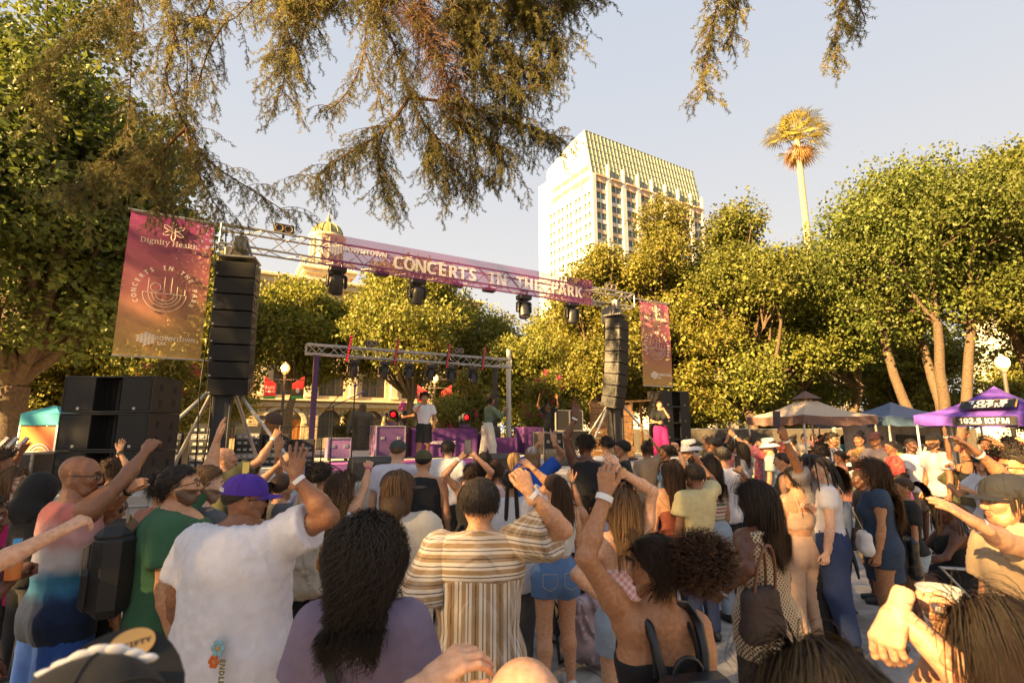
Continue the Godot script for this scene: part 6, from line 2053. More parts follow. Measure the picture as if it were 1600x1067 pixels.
func make_hair(T: Transform3D, o: Dictionary, near: float, sh: float, tor: Vector2) -> MB:
	var b := MB.new()
	var HS := T.basis.get_scale().x
	var c: Color = o.c
	var q := 1.0 if near < 4.2 else (0.4 if near < 8 else 0.16)
	var wq := 1.0 if near < 4.2 else (1.7 if near < 8 else 2.8)
	var base := {"sh": sh, "torso": tor}
	match o.k:
		"buzz": scalp(T, b, 0.004, c, 0.60, 1.55, 0.003)
		"short":
			scalp(T, b, o.get("vol", 0.014), c, 0.58, 1.62, 0.012)
			strands(T, b, {"n": int(1500 * q), "len": o.get("len", 0.042), "w": 0.003 * wq, "segs": 5, "vol": o.get("vol", 0.014) + 0.003, "stiff": 0.14, "frizz": 0.07, "lift": 0.02, "curl": o.get("curl", 0.0), "freq": 90.0}, c)
		"curls":
			scalp(T, b, o.get("vol", 0.03), c, 0.5, 1.55, 0.02)
			strands(T, b, {"n": int(1300 * q), "len": o.get("len", 0.10), "w": 0.005 * wq, "segs": 9, "vol": o.get("vol", 0.03) + 0.01, "stiff": 0.05, "curl": 0.008, "freq": 150.0, "radial": true, "frizz": 0.3}, c)
		"long":
			scalp(T, b, 0.008, c, 0.62, 1.75, 0.004)
			var d := {"n": int(o.get("n", 1700) * q), "len": o.get("len", 0.5), "w": o.get("w", 0.005) * wq, "segs": o.get("segs", 14), "vol": o.get("vol", 0.022), "curl": o.get("curl", 0.002), "freq": o.get("freq", 22.0), "tip": o.get("tip", c), "frizz": o.get("frizz", 0.05), "hl": o.get("hl", 0.0), "hlc": o.get("hlc", c), "stiff": o.get("stiff", 0.5)}
			d.merge(base)
			var L: float = d.len
			var FH := Field.new(Vector3(-0.25, -L - 0.1, -0.15), Vector3(0.25, 0.2, 0.4), 0.014 if near < 4.2 else 0.022)
			var vo: float = d.vol * (0.35 if d.curl > 0.01 else 1.0)
			var bz: float = tor.y / HS + 0.0 - 0.02
			FH.cap(Vector3(0, 0.03, 0.03), 0.075 + vo * 0.4, Vector3(0, -0.06, 0.055), 0.068 + vo * 0.5, 0.05)
			FH.cap(Vector3(0, -0.06, 0.055), 0.064 + vo * 0.5, Vector3(0, -maxf(0.10, L - 0.17), bz), 0.056 + vo * 0.55, 0.05, 1.7, Vector3.BACK)
			var fi := MB.new()
			fi.col = c * 0.7
			fi.col.a = 1
			FH.to(fi)
			for k in fi.v.size():
				var p := fi.v[k]
				fi.v[k] = p + fi.n[k] * (0.005 * wob.get_noise_3d(p.x * 30.0, p.y * 4.0, p.z * 30.0) if d.curl <= 0.01 else 0.03 * wob.get_noise_3dv(p * 26.0))
			renorm(fi)
			b.add(fi, T)
			strands(T, b, d, c)
		"puff":
			scalp(T, b, 0.008, c, 0.66, 1.7, 0.003)
			strands(T, b, {"n": int(1400 * q), "len": 0.13, "w": 0.0024 * wq, "segs": 7, "vol": 0.011, "stiff": 0.0, "lift": 0.0, "frizz": 0.03}, c)
			var ce: Vector3 = o.get("at", Vector3(0, 0.05, 0.19))
			var r: float = o.get("r", 0.12)
			var i0 := b.v.size()
			b.col = c * 0.8
			b.col.a = 1
			var old := b.xf
			b.xf = T
			b.ball(ce, Vector3(r, r * 0.95, r) * 0.78, 20, 14)
			b.xf = old
			strands(T, b, {"n": int(2600 * q), "len": r * 0.62, "w": 0.0035 * wq, "segs": 9, "root": ce, "root_r": r * 0.62, "dir": Vector3.ZERO, "spray": 1.0, "curl": 0.006, "freq": 190.0, "stiff": 0.02, "frizz": 0.35, "vol": 0.0, "tip": o.get("tip", c)}, c)
		"pony":
			scalp(T, b, 0.007, c, 0.64, 1.72, 0.004)
			var d := {"n": int(900 * q), "len": o.get("len", 0.42), "w": 0.004 * wq, "root": o.get("at", Vector3(0, 0.05, 0.115)), "root_r": 0.018, "dir": Vector3(0, 0.1, 1), "spray": 0.35, "curl": o.get("curl", 0.003), "freq": 25.0, "vol": 0.02, "stiff": 0.36, "tip": o.get("tip", c), "frizz": 0.05}
			d.merge(base)
			strands(T, b, d, c)
		"bun":
			scalp(T, b, 0.009, c, 0.62, 1.72, 0.006)
			var ce: Vector3 = o.get("at", Vector3(0, 0.12, 0.08))
			b.col = c
			var old := b.xf
			b.xf = T
			b.ball(ce, Vector3(0.042, 0.038, 0.042), 14, 10)
			b.xf = old
			strands(T, b, {"n": int(320 * q), "len": 0.075, "w": 0.004 * wq, "segs": 8, "root": ce, "root_r": 0.034, "dir": Vector3.ZERO, "spray": 0.8, "curl": 0.012, "freq": 70.0, "stiff": 0.30, "vol": 0.01, "tip": o.get("tip", c)}, c)
			strands(T, b, {"n": int(700 * q), "len": 0.11, "w": 0.003 * wq, "segs": 7, "vol": 0.010, "stiff": 0.12, "lift": 0.0, "frizz": 0.04, "tip": o.get("tip", c)}, c)
		"braids":
			scalp(T, b, 0.008, c, 0.62, 1.72, 0.003)
			for s in o.get("xs", [-1.0, 1.0]):
				for w in 3:
					var p := PackedVector3Array()
					var ra := PackedFloat32Array()
					for k in 40:
						var t := k / 39.0
						var base_p := Vector3(s * (0.032 + 0.02 * t), 0.095 - 0.40 * t if t > 0.3 else 0.105 - 0.30 * t, (0.06 + 0.17 * t) if t < 0.3 else 0.111 + 0.03 * (t - 0.3))
						var a := t * 40.0 + w * TAU / 3
						p.append(T * (base_p + Vector3(sin(a) * 0.011, 0, sin(a * 2) * 0.006)))
						ra.append(0.0095 if t < 0.95 else 0.006)
					b.col = c * [0.8, 1.0, 1.2][w]
					b.col.a = 1
					b.tube(p, ra, 6)
		"locs":
			scalp(T, b, 0.010, c, 0.62, 1.7, 0.006)
			for k in int(70 * maxf(q, 0.5)):
				var d := Vector3(rng.randfn(), absf(rng.randfn()), rng.randfn() + 0.3).normalized()
				var p := PackedVector3Array()
				var ra := PackedFloat32Array()
				var pp := Vector3(d.x * 0.084, 0.03 + d.y * 0.088, 0.008 + d.z * 0.105)
				var v := Vector3(d.x, -0.1, d.z + 0.2).normalized()
				for s in 10:
					p.append(T * pp)
					ra.append(0.0065 if s < 9 else 0.003)
					pp += v * o.get("len", 0.34) / 9.0
					v = (v + Vector3(0, -0.5, 0)).normalized()
					var e := Vector3(pp.x / 0.092, (pp.y - 0.03) / 0.1, (pp.z - 0.008) / 0.115)
					if e.length() < 1.0: pp = Vector3(e.normalized().x * 0.092, 0.03 + e.normalized().y * 0.1, 0.008 + e.normalized().z * 0.115)
				b.col = c.lerp(o.get("tip", c), rng.randf())
				b.tube(p, ra, 5)
	return b

func make_cap(parent: Node, T: Transform3D, o: Dictionary) -> void:
	var m := cloth("cap_" + o.key, o.c, 0.85)
	var dir: float = deg_to_rad(o.get("dir", 0.0))
	var X := T * Transform3D(Basis(Vector3.RIGHT, deg_to_rad(o.get("tilt", -6.0))) * Basis(Vector3.UP, dir), Vector3(0, 0.028, 0.008))
	var b := MB.new()
	b.xf = X
	if o.get("bucket", false):
		b.lathe([Vector2(0.150, -0.045), Vector2(0.152, -0.040), Vector2(0.098, 0.012), Vector2(0.092, 0.03), Vector2(0.084, 0.095), Vector2(0.06, 0.105), Vector2(0.0, 0.108)], 22, 1.0, 1.12)
		part(parent, "hat", b, m)
		return
	var pr := []
	for k in 11:
		var a := k / 10.0 * PI / 2
		pr.append(Vector2(pow(cos(a), 0.8), 0.002 + 0.100 * pow(sin(a), 0.92)))
	b.lathe(pr, 30, 0.092, 0.111)
	b.ball(Vector3(0, 0.103, 0), Vector3(0.009, 0.005, 0.009), 8, 5)
	for k in 6:                                                  # raised panel seams
		var p := PackedVector3Array()
		var th := TAU * (k + 0.5) / 6
		for q in 10:
			var a := q / 10.0 * PI / 2
			p.append(Vector3(pow(cos(a), 0.8) * cos(th) * 0.0925, 0.002 + 0.1005 * pow(sin(a), 0.92), pow(cos(a), 0.8) * sin(th) * 0.1115))
		b.tube(p, PackedFloat32Array([0.0014]), 4, false)
	var c := part(parent, "cap", b, m)
	b = MB.new()
	b.xf = X
	var NS := 16
	for up in [0, 1]:
		var i0 := b.v.size()
		for i in NS + 1:
			var s := lerpf(-1, 1, float(i) / NS)
			for j in 7:
				var t := j / 6.0
				var x := 0.086 * s * (1.0 + 0.04 * t)
				var z0 := -0.111 * sqrt(maxf(0.0, 1.0 - pow(0.086 * s / 0.0925, 2)))
				var z := z0 - t * (0.074 * pow(maxf(0.0, 1.0 - s * s), 0.32))
				b.vert(Vector3(x, 0.006 - o.get("curve", 0.016) * s * s - 0.006 * t + (0.0035 if up == 0 else 0.0), z), Vector3(0.3 * s, 1 if up == 0 else -1, 0))
		for i in NS:
			for j in 6:
				var a := i0 + i * 7 + j
				if up == 0: b.ix.append_array([a, a + 1, a + 7, a + 1, a + 8, a + 7])
				else: b.ix.append_array([a, a + 7, a + 1, a + 1, a + 7, a + 8])
	for i in NS:
		var a := i * 7 + 6
		var e := (NS + 1) * 7
		b.ix.append_array([a, a + e, a + 7, a + 7, a + e, a + 7 + e])
	part(c, "bill", b, cloth("cap_" + o.get("bill_key", o.key), o.get("bill", o.c), 0.85))
	if o.has("sticker"):
		b = MB.new()
		b.xf = X * Transform3D(Basis(Vector3.UP, 0.3), Vector3(0.012, 0.0095, -0.152))
		b.lathe([Vector2(0.0245, 0.0), Vector2(0.0245, 0.0012), Vector2(0.0, 0.0014)], 24)
		var stk := part(c, "sticker", b, mat("gold_foil", Color(0.62, 0.36, 0.12), 0.35, 0.3))
		var tx := inst("lettering", text_mesh("59FIFTY", 0.011, 0.0006, mat("print_dark", Color(0.05, 0.03, 0.02), 0.6)), stk)
		tx.transform = X * Transform3D(Basis(Vector3.UP, 0.3) * Basis(Vector3.RIGHT, -PI / 2), Vector3(0.012, 0.0115, -0.150))
		b = MB.new()
		b.xf = X
		for q in [[-0.042, 0.050, 0.012, 0.006], [-0.028, 0.056, 0.012, 0.008], [-0.014, 0.060, 0.012, 0.013], [0.0, 0.060, 0.013, 0.017], [0.014, 0.060, 0.012, 0.016], [0.028, 0.057, 0.011, 0.010], [0.041, 0.052, 0.011, 0.007], [-0.012, 0.045, 0.008, 0.008]]:
			b.ball(Vector3(q[0], q[1] + 0.0, -0.111 * sqrt(maxf(0.05, 1.0 - pow(q[0] / 0.092, 2))) * pow(maxf(0.05, 1.0 - pow(q[1] / 0.102, 2)), 0.5) - 0.004), Vector3(q[2] * 1.4, q[3], 0.005), 10, 6)
		part(c, "emblem", b, mat("cap_thread", Color(0.7, 0.7, 0.72), 0.8))
	if o.has("text"):
		var tm := text_mesh(o.text, 0.032, 0.003, mat("cap_thread", Color(0.7, 0.7, 0.72), 0.8))
		for k in o.text.length():
			var l := inst("letter", text_mesh(o.text[k], 0.026, 0.003, mat("cap_thread", Color(0.7, 0.7, 0.72), 0.8)), c)
			var th: float = (k - (o.text.length() - 1) * 0.5) * 0.155
			l.transform = X * Transform3D(Basis(Vector3.UP, th), Vector3(sin(th) * 0.0935, 0.022, cos(th) * 0.1125))

func person(d: Dictionary) -> Node3D:
	var near: float = Vector2(d.at.x, d.at.z).length()
	var t := thing("person", d.label, "person", d.at, -deg_to_rad(d.get("a", 0.0)), d.get("group", ""))
	var H: float = d.get("h", 1.72)
	var s := H / 1.75
	var w: float = d.get("w", 1.0)
	var fem: bool = d.get("f", false)
	var cell := clampf(near * 0.0046, 0.0115, 0.032)
	var skin: Color = d.skin if d.skin is Color else SKINS[d.skin]
	var inv := t.transform.affine_inverse()
	var sit: bool = d.get("sit", false)
	var dy := -0.46 * s if sit else 0.0
	# skeleton
	var lean: Vector3 = d.get("lean", Vector3.ZERO)             # how far the neck base is moved from upright (own axes)
	var hipx := (0.092 if fem else 0.088) * s * sqrt(w)
	var pel := Vector3(0, 0.95 * s + dy, 0)
	var wai := Vector3(0, 1.13 * s + dy, 0.0) + lean * 0.35
	var che := Vector3(0, 1.32 * s + dy, 0.0) + lean * 0.75
	var nek := Vector3(0, 1.475 * s + dy, 0.012 * s) + lean
	var shx := (0.158 if fem else 0.183) * s * pow(w, 0.45)
	var hc := nek + Vector3(0, 0.158 * s, -0.022 * s) + lean * 0.15
	var A := {}
	for e in [-1.0, 1.0]:
		var sd := "r" if e > 0 else "l"
		var arm: Dictionary = d.get("ra" if e > 0 else "la", {})
		var sh := Vector3(e * shx, 1.415 * s + dy, 0.005) + lean * 0.9
		var tg: Vector3 = inv * arm.t if arm.has("t") else sh + Vector3(e * 0.075, -0.53, -0.07) * s
		if arm.has("l"): tg = sh + (arm.l as Vector3) * s
		var up := clampf((tg.y - sh.y) / 0.5, 0.0, 1.0)
		sh += Vector3(-e * 0.03, 0.055, 0) * up * s              # a raised arm lifts the shoulder
		var ik := two_bone(sh, tg, 0.285 * s, 0.255 * s, arm.get("e", Vector3(e * 0.5, -0.35, 0.8)))
		A[sd] = [sh, ik[0], ik[1], arm]
	var legs := []
	for e in [-1.0, 1.0]:
		var hp := Vector3(e * hipx, 0.92 * s + dy, 0)
		var kn := Vector3(e * (hipx + 0.012), 0.49 * s, -0.015)
		var an := Vector3(e * (hipx + 0.015), 0.08 * s, 0.03)
		if sit:
			kn = Vector3(e * (hipx + 0.04), 0.47 * s, -0.42 * s); an = Vector3(e * (hipx + 0.05), 0.08 * s, -0.44 * s)
		elif d.has("step"):
			kn += Vector3(0, 0.01, -0.07 * e * d.step); an += Vector3(e * 0.02, 0, -0.14 * e * d.step)
		legs.append([hp, kn, an])
	var lo := Vector3(-0.36, 0, -0.34)
	var hi := Vector3(0.36, hc.y, 0.34)
	for sd in ["r", "l"]:
		for k in 3:
			lo = lo.min(A[sd][k] - Vector3.ONE * 0.08); hi = hi.max(A[sd][k] + Vector3.ONE * 0.08)
	if sit: lo.z = minf(lo.z, -0.8 * s)
	var fw := Vector3(0, 0, 1)
	var flat: float = d.get("flat", 1.30 if w < 1.2 else 1.12)
	var belly: float = d.get("belly", 0.0)
	var bust: float = d.get("bust", 1.0) if fem else 0.0
	var R := {"pel": (0.128 if fem else 0.122) * s * w, "wai": (0.104 if fem else 0.122) * s * w, "che": (0.118 if fem else 0.135) * s * w, "sho": 0.062 * s * pow(w, 0.6)}
	var mass := func(F: Field, g: float, cuts: Array, k: float) -> void:    # the trunk, thickened by g
		F.cap(pel - Vector3(hipx * 0.35, 0, 0), R.pel + g, pel + Vector3(hipx * 0.35, 0, 0), R.pel + g, k, flat, fw, cuts)
		F.cap(pel, R.pel * 0.95 + g, wai, R.wai + g, k, flat, fw, cuts)
		F.cap(wai, R.wai + g, che, R.che + g, k, flat, fw, cuts)
		F.cap((A.l[0] as Vector3).lerp(nek, 0.25) + Vector3(0, -0.03, 0), R.sho + g, (A.r[0] as Vector3).lerp(nek, 0.25) + Vector3(0, -0.03, 0), R.sho + g, k, 1.0, fw, cuts)
		for e in [-1.0, 1.0]:
			F.cap(che + Vector3(e * shx * 0.62, 0.0, 0.012), R.sho * 1.15 + g, che + Vector3(e * shx * 0.5, -0.13 * s, 0.01), R.sho + g, k, 1.0, fw, cuts)
			F.cap(nek + Vector3(e * 0.02, -0.012, 0.01), 0.05 * s + g * 0.6, nek + Vector3(e * shx * 0.66, -0.052 * s, 0.012), 0.042 * s * sqrt(w) + g * 0.8, k, 1.0, fw, cuts)
			if bust > 0.0: F.cap(che + Vector3(e * 0.068 * s, -0.055 * s, -0.075 * s * w), 0.062 * s * bust * sqrt(w) + g * 0.7, che + Vector3(e * 0.07 * s, -0.06 * s, -0.09 * s * w), 0.05 * s * bust * sqrt(w) + g * 0.7, k, 1.0, fw, cuts)
			F.cap(pel + Vector3(e * hipx * 0.75, -0.05 * s, (0.042 if fem else 0.026) * s), 0.088 * s * w * (1.07 if fem else 0.93) + g, pel + Vector3(e * hipx * 0.75, -0.075 * s, (0.046 if fem else 0.028) * s), 0.085 * s * w * (1.07 if fem else 0.93) + g, k, 1.0, fw, cuts)
		if belly > 0.0: F.cap(wai + Vector3(0, -0.05 * s, -0.05 * s), 0.11 * s * w * belly + g, wai + Vector3(0, 0.04 * s, -0.03 * s), 0.10 * s * w * belly + g, k, 1.0, fw, cuts)
	var aw := sqrt(w)
	# body
	var F := Field.new(lo, hi, cell)
	mass.call(F, 0.0, [], 0.05)
	F.cap(nek - Vector3(0, 0.05, 0), 0.062 * s, hc + Vector3(0, -0.09, 0.018), (0.048 if fem else 0.056) * s, 0.05)
	for sd in ["r", "l"]:
		var a: Array = A[sd]
		var ar := aw * (0.88 if fem else 1.0) * s
		F.cap(a[0], 0.056 * ar, (a[0] as Vector3).lerp(a[1], 0.35), 0.051 * ar, 0.05)
		F.cap((a[0] as Vector3).lerp(a[1], 0.3), 0.050 * ar, a[1], 0.038 * ar, 0.03)
		F.cap(a[1], 0.038 * ar, (a[1] as Vector3).lerp(a[2], 0.3), 0.042 * ar, 0.025)
		F.cap((a[1] as Vector3).lerp(a[2], 0.3), 0.041 * ar, a[2], 0.0255 * s, 0.02)
	for l in legs:
		var lr := w * s * (1.05 if fem else 1.0)
		F.cap(l[0], 0.090 * lr, l[1], 0.056 * lr, 0.05)
		F.cap(l[1], 0.054 * lr, (l[1] as Vector3).lerp(l[2], 0.3) + Vector3(0, 0, 0.014), 0.056 * lr, 0.03)
		F.cap((l[1] as Vector3).lerp(l[2], 0.3) + Vector3(0, 0, 0.014), 0.056 * lr, l[2], 0.036 * s, 0.03)
		F.cap(l[2] + Vector3(0, -0.03 * s, 0.01), 0.042 * s, l[2] + Vector3(0, -0.045 * s, -0.13 * s), 0.034 * s, 0.03)
	var b := MB.new()
	b.col = skin
	F.to(b)
	# head and hands on their own finer grids
	var hd: Array = d.get("head", [0.0, 0.0])
	var hs: float = (0.97 if fem else 1.03) * lerpf(s, 1.0, 0.55)
	var HT := Transform3D((Basis(Vector3.UP, -deg_to_rad(hd[0])) * Basis(Vector3.RIGHT, deg_to_rad(hd[1]))).scaled(Vector3.ONE * hs), hc)
	var lips := Color(skin.r * 0.85, skin.g * 0.55, skin.b * 0.6)
	var hm := head_mesh(fem, 0.0048 if near < 7.5 else 0.009)
	var i0 := b.v.size()
	b.add(hm, HT)
	var brow: Color = d.hair.c if d.has("hair") else Color(0.02, 0.015, 0.01)
	for k in range(i0, b.v.size()):
		var al := b.c[k].a
		b.c[k] = skin
		if al < 0.65: b.c[k] = Color(brow.r * 0.8, brow.g * 0.8, brow.b * 0.8)
		elif al < 0.75: b.c[k] = Color(0.02, 0.012, 0.008)
		elif al < 0.85: b.c[k] = Color(0.55, 0.52, 0.5)
		elif al < 0.95: b.c[k] = lips
		elif d.has("beard"):                                       # close-cropped beard along jaw, chin and upper lip
			var hp := hm.v[k - i0]
			if hp.z < 0.012 and hp.y > -0.125 and hp.y < -0.030 + 0.3 * minf(hp.z + 0.09, 0.06) and not (hp.y > -0.04 and hp.z < -0.092):
				b.c[k] = skin.lerp(Color(brow.r, brow.g, brow.b), 0.8)
	for sd in ["r", "l"]:
		var a: Array = A[sd]
		var arm: Dictionary = a[3]
		var fd := ((a[2] - a[1]) as Vector3).normalized()
		var hdv: Vector3 = (t.basis.inverse() * (arm.d as Vector3)).normalized() if arm.has("d") else fd
		var bk: Vector3 = t.basis.inverse() * (arm.n as Vector3) if arm.has("n") else Vector3(1.0 if sd == "r" else -1.0, 0, 0.3)
		bk = (bk - hdv * bk.dot(hdv)).normalized()
		var x := hdv.cross(bk)
		var hb := Basis(x, hdv, bk)
		if sd == "l": hb = Basis(-x, hdv, bk)
		var hsz := s * (0.92 if fem else 1.04)
		b.add(hand_mesh(arm.get("p", "relax"), 0.0034 if near < 2.4 else 0.0042 if near < 4.5 else (0.0065 if near < 9 else 0.010)), Transform3D(hb.scaled(Vector3.ONE * hsz), a[2]), skin)
		a.append(hdv)
		if arm.has("band"):
			var r := MB.new()
			var bp: Vector3 = a[2] - fd * 0.02
			r.tube(PackedVector3Array([bp - fd * 0.011, bp + fd * 0.011]), PackedFloat32Array([0.034 * s, 0.034 * s]), 16, false)
			part(t, "wristband", r, mat("band_%s" % arm.band, {"white": Color(0.75, 0.75, 0.78), "black": Color(0.02, 0.02, 0.02), "gold": Color(0.5, 0.3, 0.08), "pink": Color(0.6, 0.1, 0.2)}[arm.band], 0.5))
	part(t, "body", b, skin_mat())
	# hair and hat
	if d.has("hair"):
		var hb := make_hair(HT, d.hair, near, 1.44 * s + dy, Vector2((shx + 0.03), 0.125 * s * w))
		part(t, "hair", hb, hair_mat())
	if d.has("cap"): make_cap(t, HT, d.cap)
	if d.has("glasses"):
		var gb := MB.new()
		gb.xf = HT
		for e in [-1.0, 1.0]:
			var p := PackedVector3Array()
			for q in 13: p.append(Vector3(e * 0.033 + cos(q * TAU / 12) * 0.025, 0.004 + sin(q * TAU / 12) * 0.019, -0.099 + 0.2 * absf(e * 0.033 + cos(q * TAU / 12) * 0.025) * 0.4))
			gb.tube(p, PackedFloat32Array([0.0022]), 5, false)
			gb.rod(Vector3(e * 0.058, 0.010, -0.093), Vector3(e * 0.083, 0.008, 0.01), 0.0022, 5)
		gb.rod(Vector3(-0.009, 0.009, -0.101), Vector3(0.009, 0.009, -0.101), 0.0022, 5)
		var gp := part(t, "glasses", gb, mat("frame_" + d.glasses, {"black": Color(0.012, 0.012, 0.014), "red": Color(0.5, 0.02, 0.03), "shades": Color(0.012, 0.012, 0.014)}[d.glasses], 0.3))
		if d.glasses != "black":
			var lb := MB.new()
			lb.xf = HT
			for e in [-1.0, 1.0]: lb.ball(Vector3(e * 0.033, 0.004, -0.0935), Vector3(0.0245, 0.0185, 0.004), 12, 6)
			part(gp, "lens", lb, mat("shade_" + d.glasses, Color(0.02, 0.012, 0.012) if d.glasses == "shades" else Color(0.4, 0.02, 0.04), 0.1))
	dress(d, t, F, lo, hi, cell, s, dy, w, A, legs, mass, pel, wai, che, nek, hipx, shx, R, near, aw, fem)
	return t

func dress(d: Dictionary, t: Node3D, _F: Field, lo: Vector3, hi: Vector3, cell: float, s: float, dy: float, w: float, A: Dictionary, legs: Array, mass: Callable, pel: Vector3, wai: Vector3, che: Vector3, nek: Vector3, hipx: float, shx: float, R: Dictionary, near: float, aw: float, fem: bool) -> void:
	var up := Vector3.UP
	if d.has("top"):
		var o: Dictionary = d.top
		var m: Material = o.m if o.has("m") else cloth(o.key, o.c)
		var g: float = o.get("g", 0.016)
		var hem: float = o.get("hem", 0.86) * s + dy
		var neckline: float = o.get("neck", 1.492) * s + dy
		var F := Field.new(lo, hi, cell)
		var cuts := [Plane(Vector3.DOWN, -hem), Plane(Vector3(0, 1, o.get("scoop", 0.28) * -1.0).normalized(), Vector3(0, neckline, 0.03))]
		if o.get("bare", false):                                  # sleeveless: armholes
			for e in [-1.0, 1.0]: cuts.append(Plane(Vector3(e, 0.30, 0).normalized(), Vector3(e * shx * o.get("strap", 0.80), 1.42 * s + dy, 0)))
		if o.has("yoke"): cuts.append(Plane(up, o.yoke * s + dy))
		mass.call(F, g, cuts, 0.045)
		if o.get("hem", 0.86) < 0.93:
			for l in legs: F.cap(l[0], 0.090 * w * s * (1.05 if fem else 1.0) + g + 0.004, (l[0] as Vector3).lerp(l[1], 0.3), 0.086 * w * s * (1.05 if fem else 1.0) + g + 0.004, 0.05, 1.0, up, [cuts[0]])
		if o.get("loose", 0.0) > 0: F.cap(Vector3(0, hem + 0.02, 0), R.pel * (1.05 + o.loose), wai, R.wai * 1.02 + g + 0.01, 0.06, 1.15, Vector3(0, 0, 1), cuts)
		if o.get("skirt", 0.0) > 0: 
			var sk: float = o.skirt * s
			F.cap(Vector3(0, sk, 0.01), R.pel * (1.0 if not o.has("flare") else o.flare) + 0.02, pel, R.pel + g, 0.05, 1.15, Vector3(0, 0, 1), [Plane(Vector3.DOWN, -sk)])
		var slv: float = o.get("sleeve", 0.62)
		if slv > 0 and not o.get("bare", false) and not o.has("yoke"): sleeves(F, A, slv, g, aw, s, fem, o.get("cuff", 0.03))
		var b := MB.new()
		F.to(b)
		if b.v.size() > 0:
			if o.has("dye"):                                        # dip-dyed cloth: colours run down the garment
				for k in b.v.size():
					var f: float = clampf((1.46 * s - b.v[k].y + 0.03 * wob.get_noise_3dv(b.v[k] * 9)) / (0.62 * s), 0, 0.999) * (o.dye.size() - 1)
					b.c[k] = (o.dye[int(f)] as Color).lerp(o.dye[int(f) + 1], smoothstep(0.2, 0.8, fposmod(f, 1.0)))
			folds(b, o.get("fold", 0.009) * (1.0 if near < 9 else 0.6), o.get("sd", d.at.x * 3.7), o.get("ff", 4.2))
			part(t, o.get("name", "shirt"), b, m)
		if o.has("yoke"):                                         # yoke and sleeves cut across the grain
			F = Field.new(lo, hi, cell)
			mass.call(F, g + 0.002, [Plane(Vector3.DOWN, -(o.yoke * s + dy)), cuts[1]], 0.045)
			b = MB.new()
			F.to(b)
			folds(b, 0.006, 3.0)
			part(t, "yoke", b, o.m2)
			F = Field.new(lo, hi, cell)
			sleeves(F, A, slv, g + 0.004, aw, s, fem, o.get("cuff", 0.03))
			b = MB.new()
			F.to(b)
			folds(b, 0.008, 7.0)
			part(t, "sleeve", b, o.m2)
		if o.has("collar"):
			b = MB.new()
			var p := PackedVector3Array()
			for q in 19:
				var a := lerpf(-2.5, 2.5, q / 18.0)
				p.append(nek + Vector3(sin(a) * 0.072 * s, 0.032 - 0.022 * absf(a) / 2.5, cos(a) * 0.068 * s))
			b.tube(p, PackedFloat32Array([0.016]), 6)
			part(t, "collar", b, o.get("m2", m))
		if o.get("straps", false):
			for e in [-1.0, 1.0]:
				b = MB.new()
				var p := PackedVector3Array()
				for q in 13:
					var a := q / 12.0 * PI
					p.append(Vector3(e * 0.085 * s, lerpf(neckline - 0.02, 1.468 * s + dy, pow(sin(a), 0.7)), cos(a) * (0.112 if fem else 0.13) * s * w + 0.012) + Vector3(0, 0, 0.0))
				b.tube(p, PackedFloat32Array([o.get("sw", 0.005)]), 5)
				part(t, "strap", b, m)
	if d.has("hood"):
		var b := MB.new()
		var F := Field.new(nek - Vector3(0.25, 0.2, 0.2), nek + Vector3(0.25, 0.3, 0.3), maxf(cell, 0.016))
		F.cap(nek + Vector3(-0.09, 0.0, 0.07), 0.075, nek + Vector3(0.09, 0.0, 0.07), 0.075, 0.06)
		F.cap(nek + Vector3(-0.03, 0.03, 0.12), 0.07, nek + Vector3(0.03, 0.05, 0.11), 0.07, 0.06)
		if d.hood == "up":
			F.cap(nek + Vector3(0, 0.15, 0.02), 0.125, nek + Vector3(0, 0.19, 0.01), 0.125, 0.06)
		F.to(b)
		folds(b, 0.012, 2.0)
		part(t, "hood", b, cloth(d.top.key, d.top.c))
	if d.has("bot"):
		var o: Dictionary = d.bot
		var m: Material = o.m if o.has("m") else cloth(o.key, o.c)
		var g: float = o.get("g", 0.010)
		var F := Field.new(lo, Vector3(hi.x, minf(hi.y, 1.3), hi.z), cell)
		var waist: float = o.get("waist", 1.0) * s + dy
		if d.has("top") and d.top.get("hem", 0.86) < o.get("waist", 1.0): waist = (d.top.get("hem", 0.86) + 0.045) * s + dy
		mass.call(F, g, [Plane(up, waist)], 0.04)
		var len: float = o.get("len", 1.0)                          # 1 = to the ankle
		for l in legs:
			var lr := w * s * (1.05 if fem else 1.0)
			var kl := minf(len / 0.5, 1.0)
			var ke: Vector3 = (l[0] as Vector3).lerp(l[1], kl)
			var cut := []
			if len < 0.5: cut = [Plane(((l[1] - l[0]) as Vector3).normalized(), ke)]
			F.cap(l[0], 0.090 * lr + g, ke + (Vector3.ZERO if len >= 0.5 else ((l[1] - l[0]) as Vector3).normalized() * 0.03), lerpf(0.090, 0.071, kl) * lr + g * (1.6 if len < 0.5 else 1.2) + o.get("wide", 0.0), 0.04, 1.0, up, cut)
			if len > 0.5:
				var k2 := (len - 0.5) / 0.5
				var en: Vector3 = (l[1] as Vector3).lerp(l[2], k2)
				F.cap(l[1], 0.071 * lr + g * 1.2 + o.get("wide", 0.0), en, lerpf(0.071, 0.047, k2) * lr + g * 1.2 + o.get("wide", 0.0), 0.03, 1.0, up, [Plane(((l[2] - l[1]) as Vector3).normalized(), en)])
		if o.get("skirt", false): F.cap(Vector3(0, len * s, 0), R.pel + 0.05, pel, R.pel + g, 0.05, 1.1, Vector3(0, 0, 1), [Plane(Vector3.DOWN, -len * s)])
		var b := MB.new()
		F.to(b)
		folds(b, o.get("fold", 0.006), 11.0 + d.at.x, 4.5, 3.5)
		var bt := part(t, o.get("name", "trousers"), b, m)
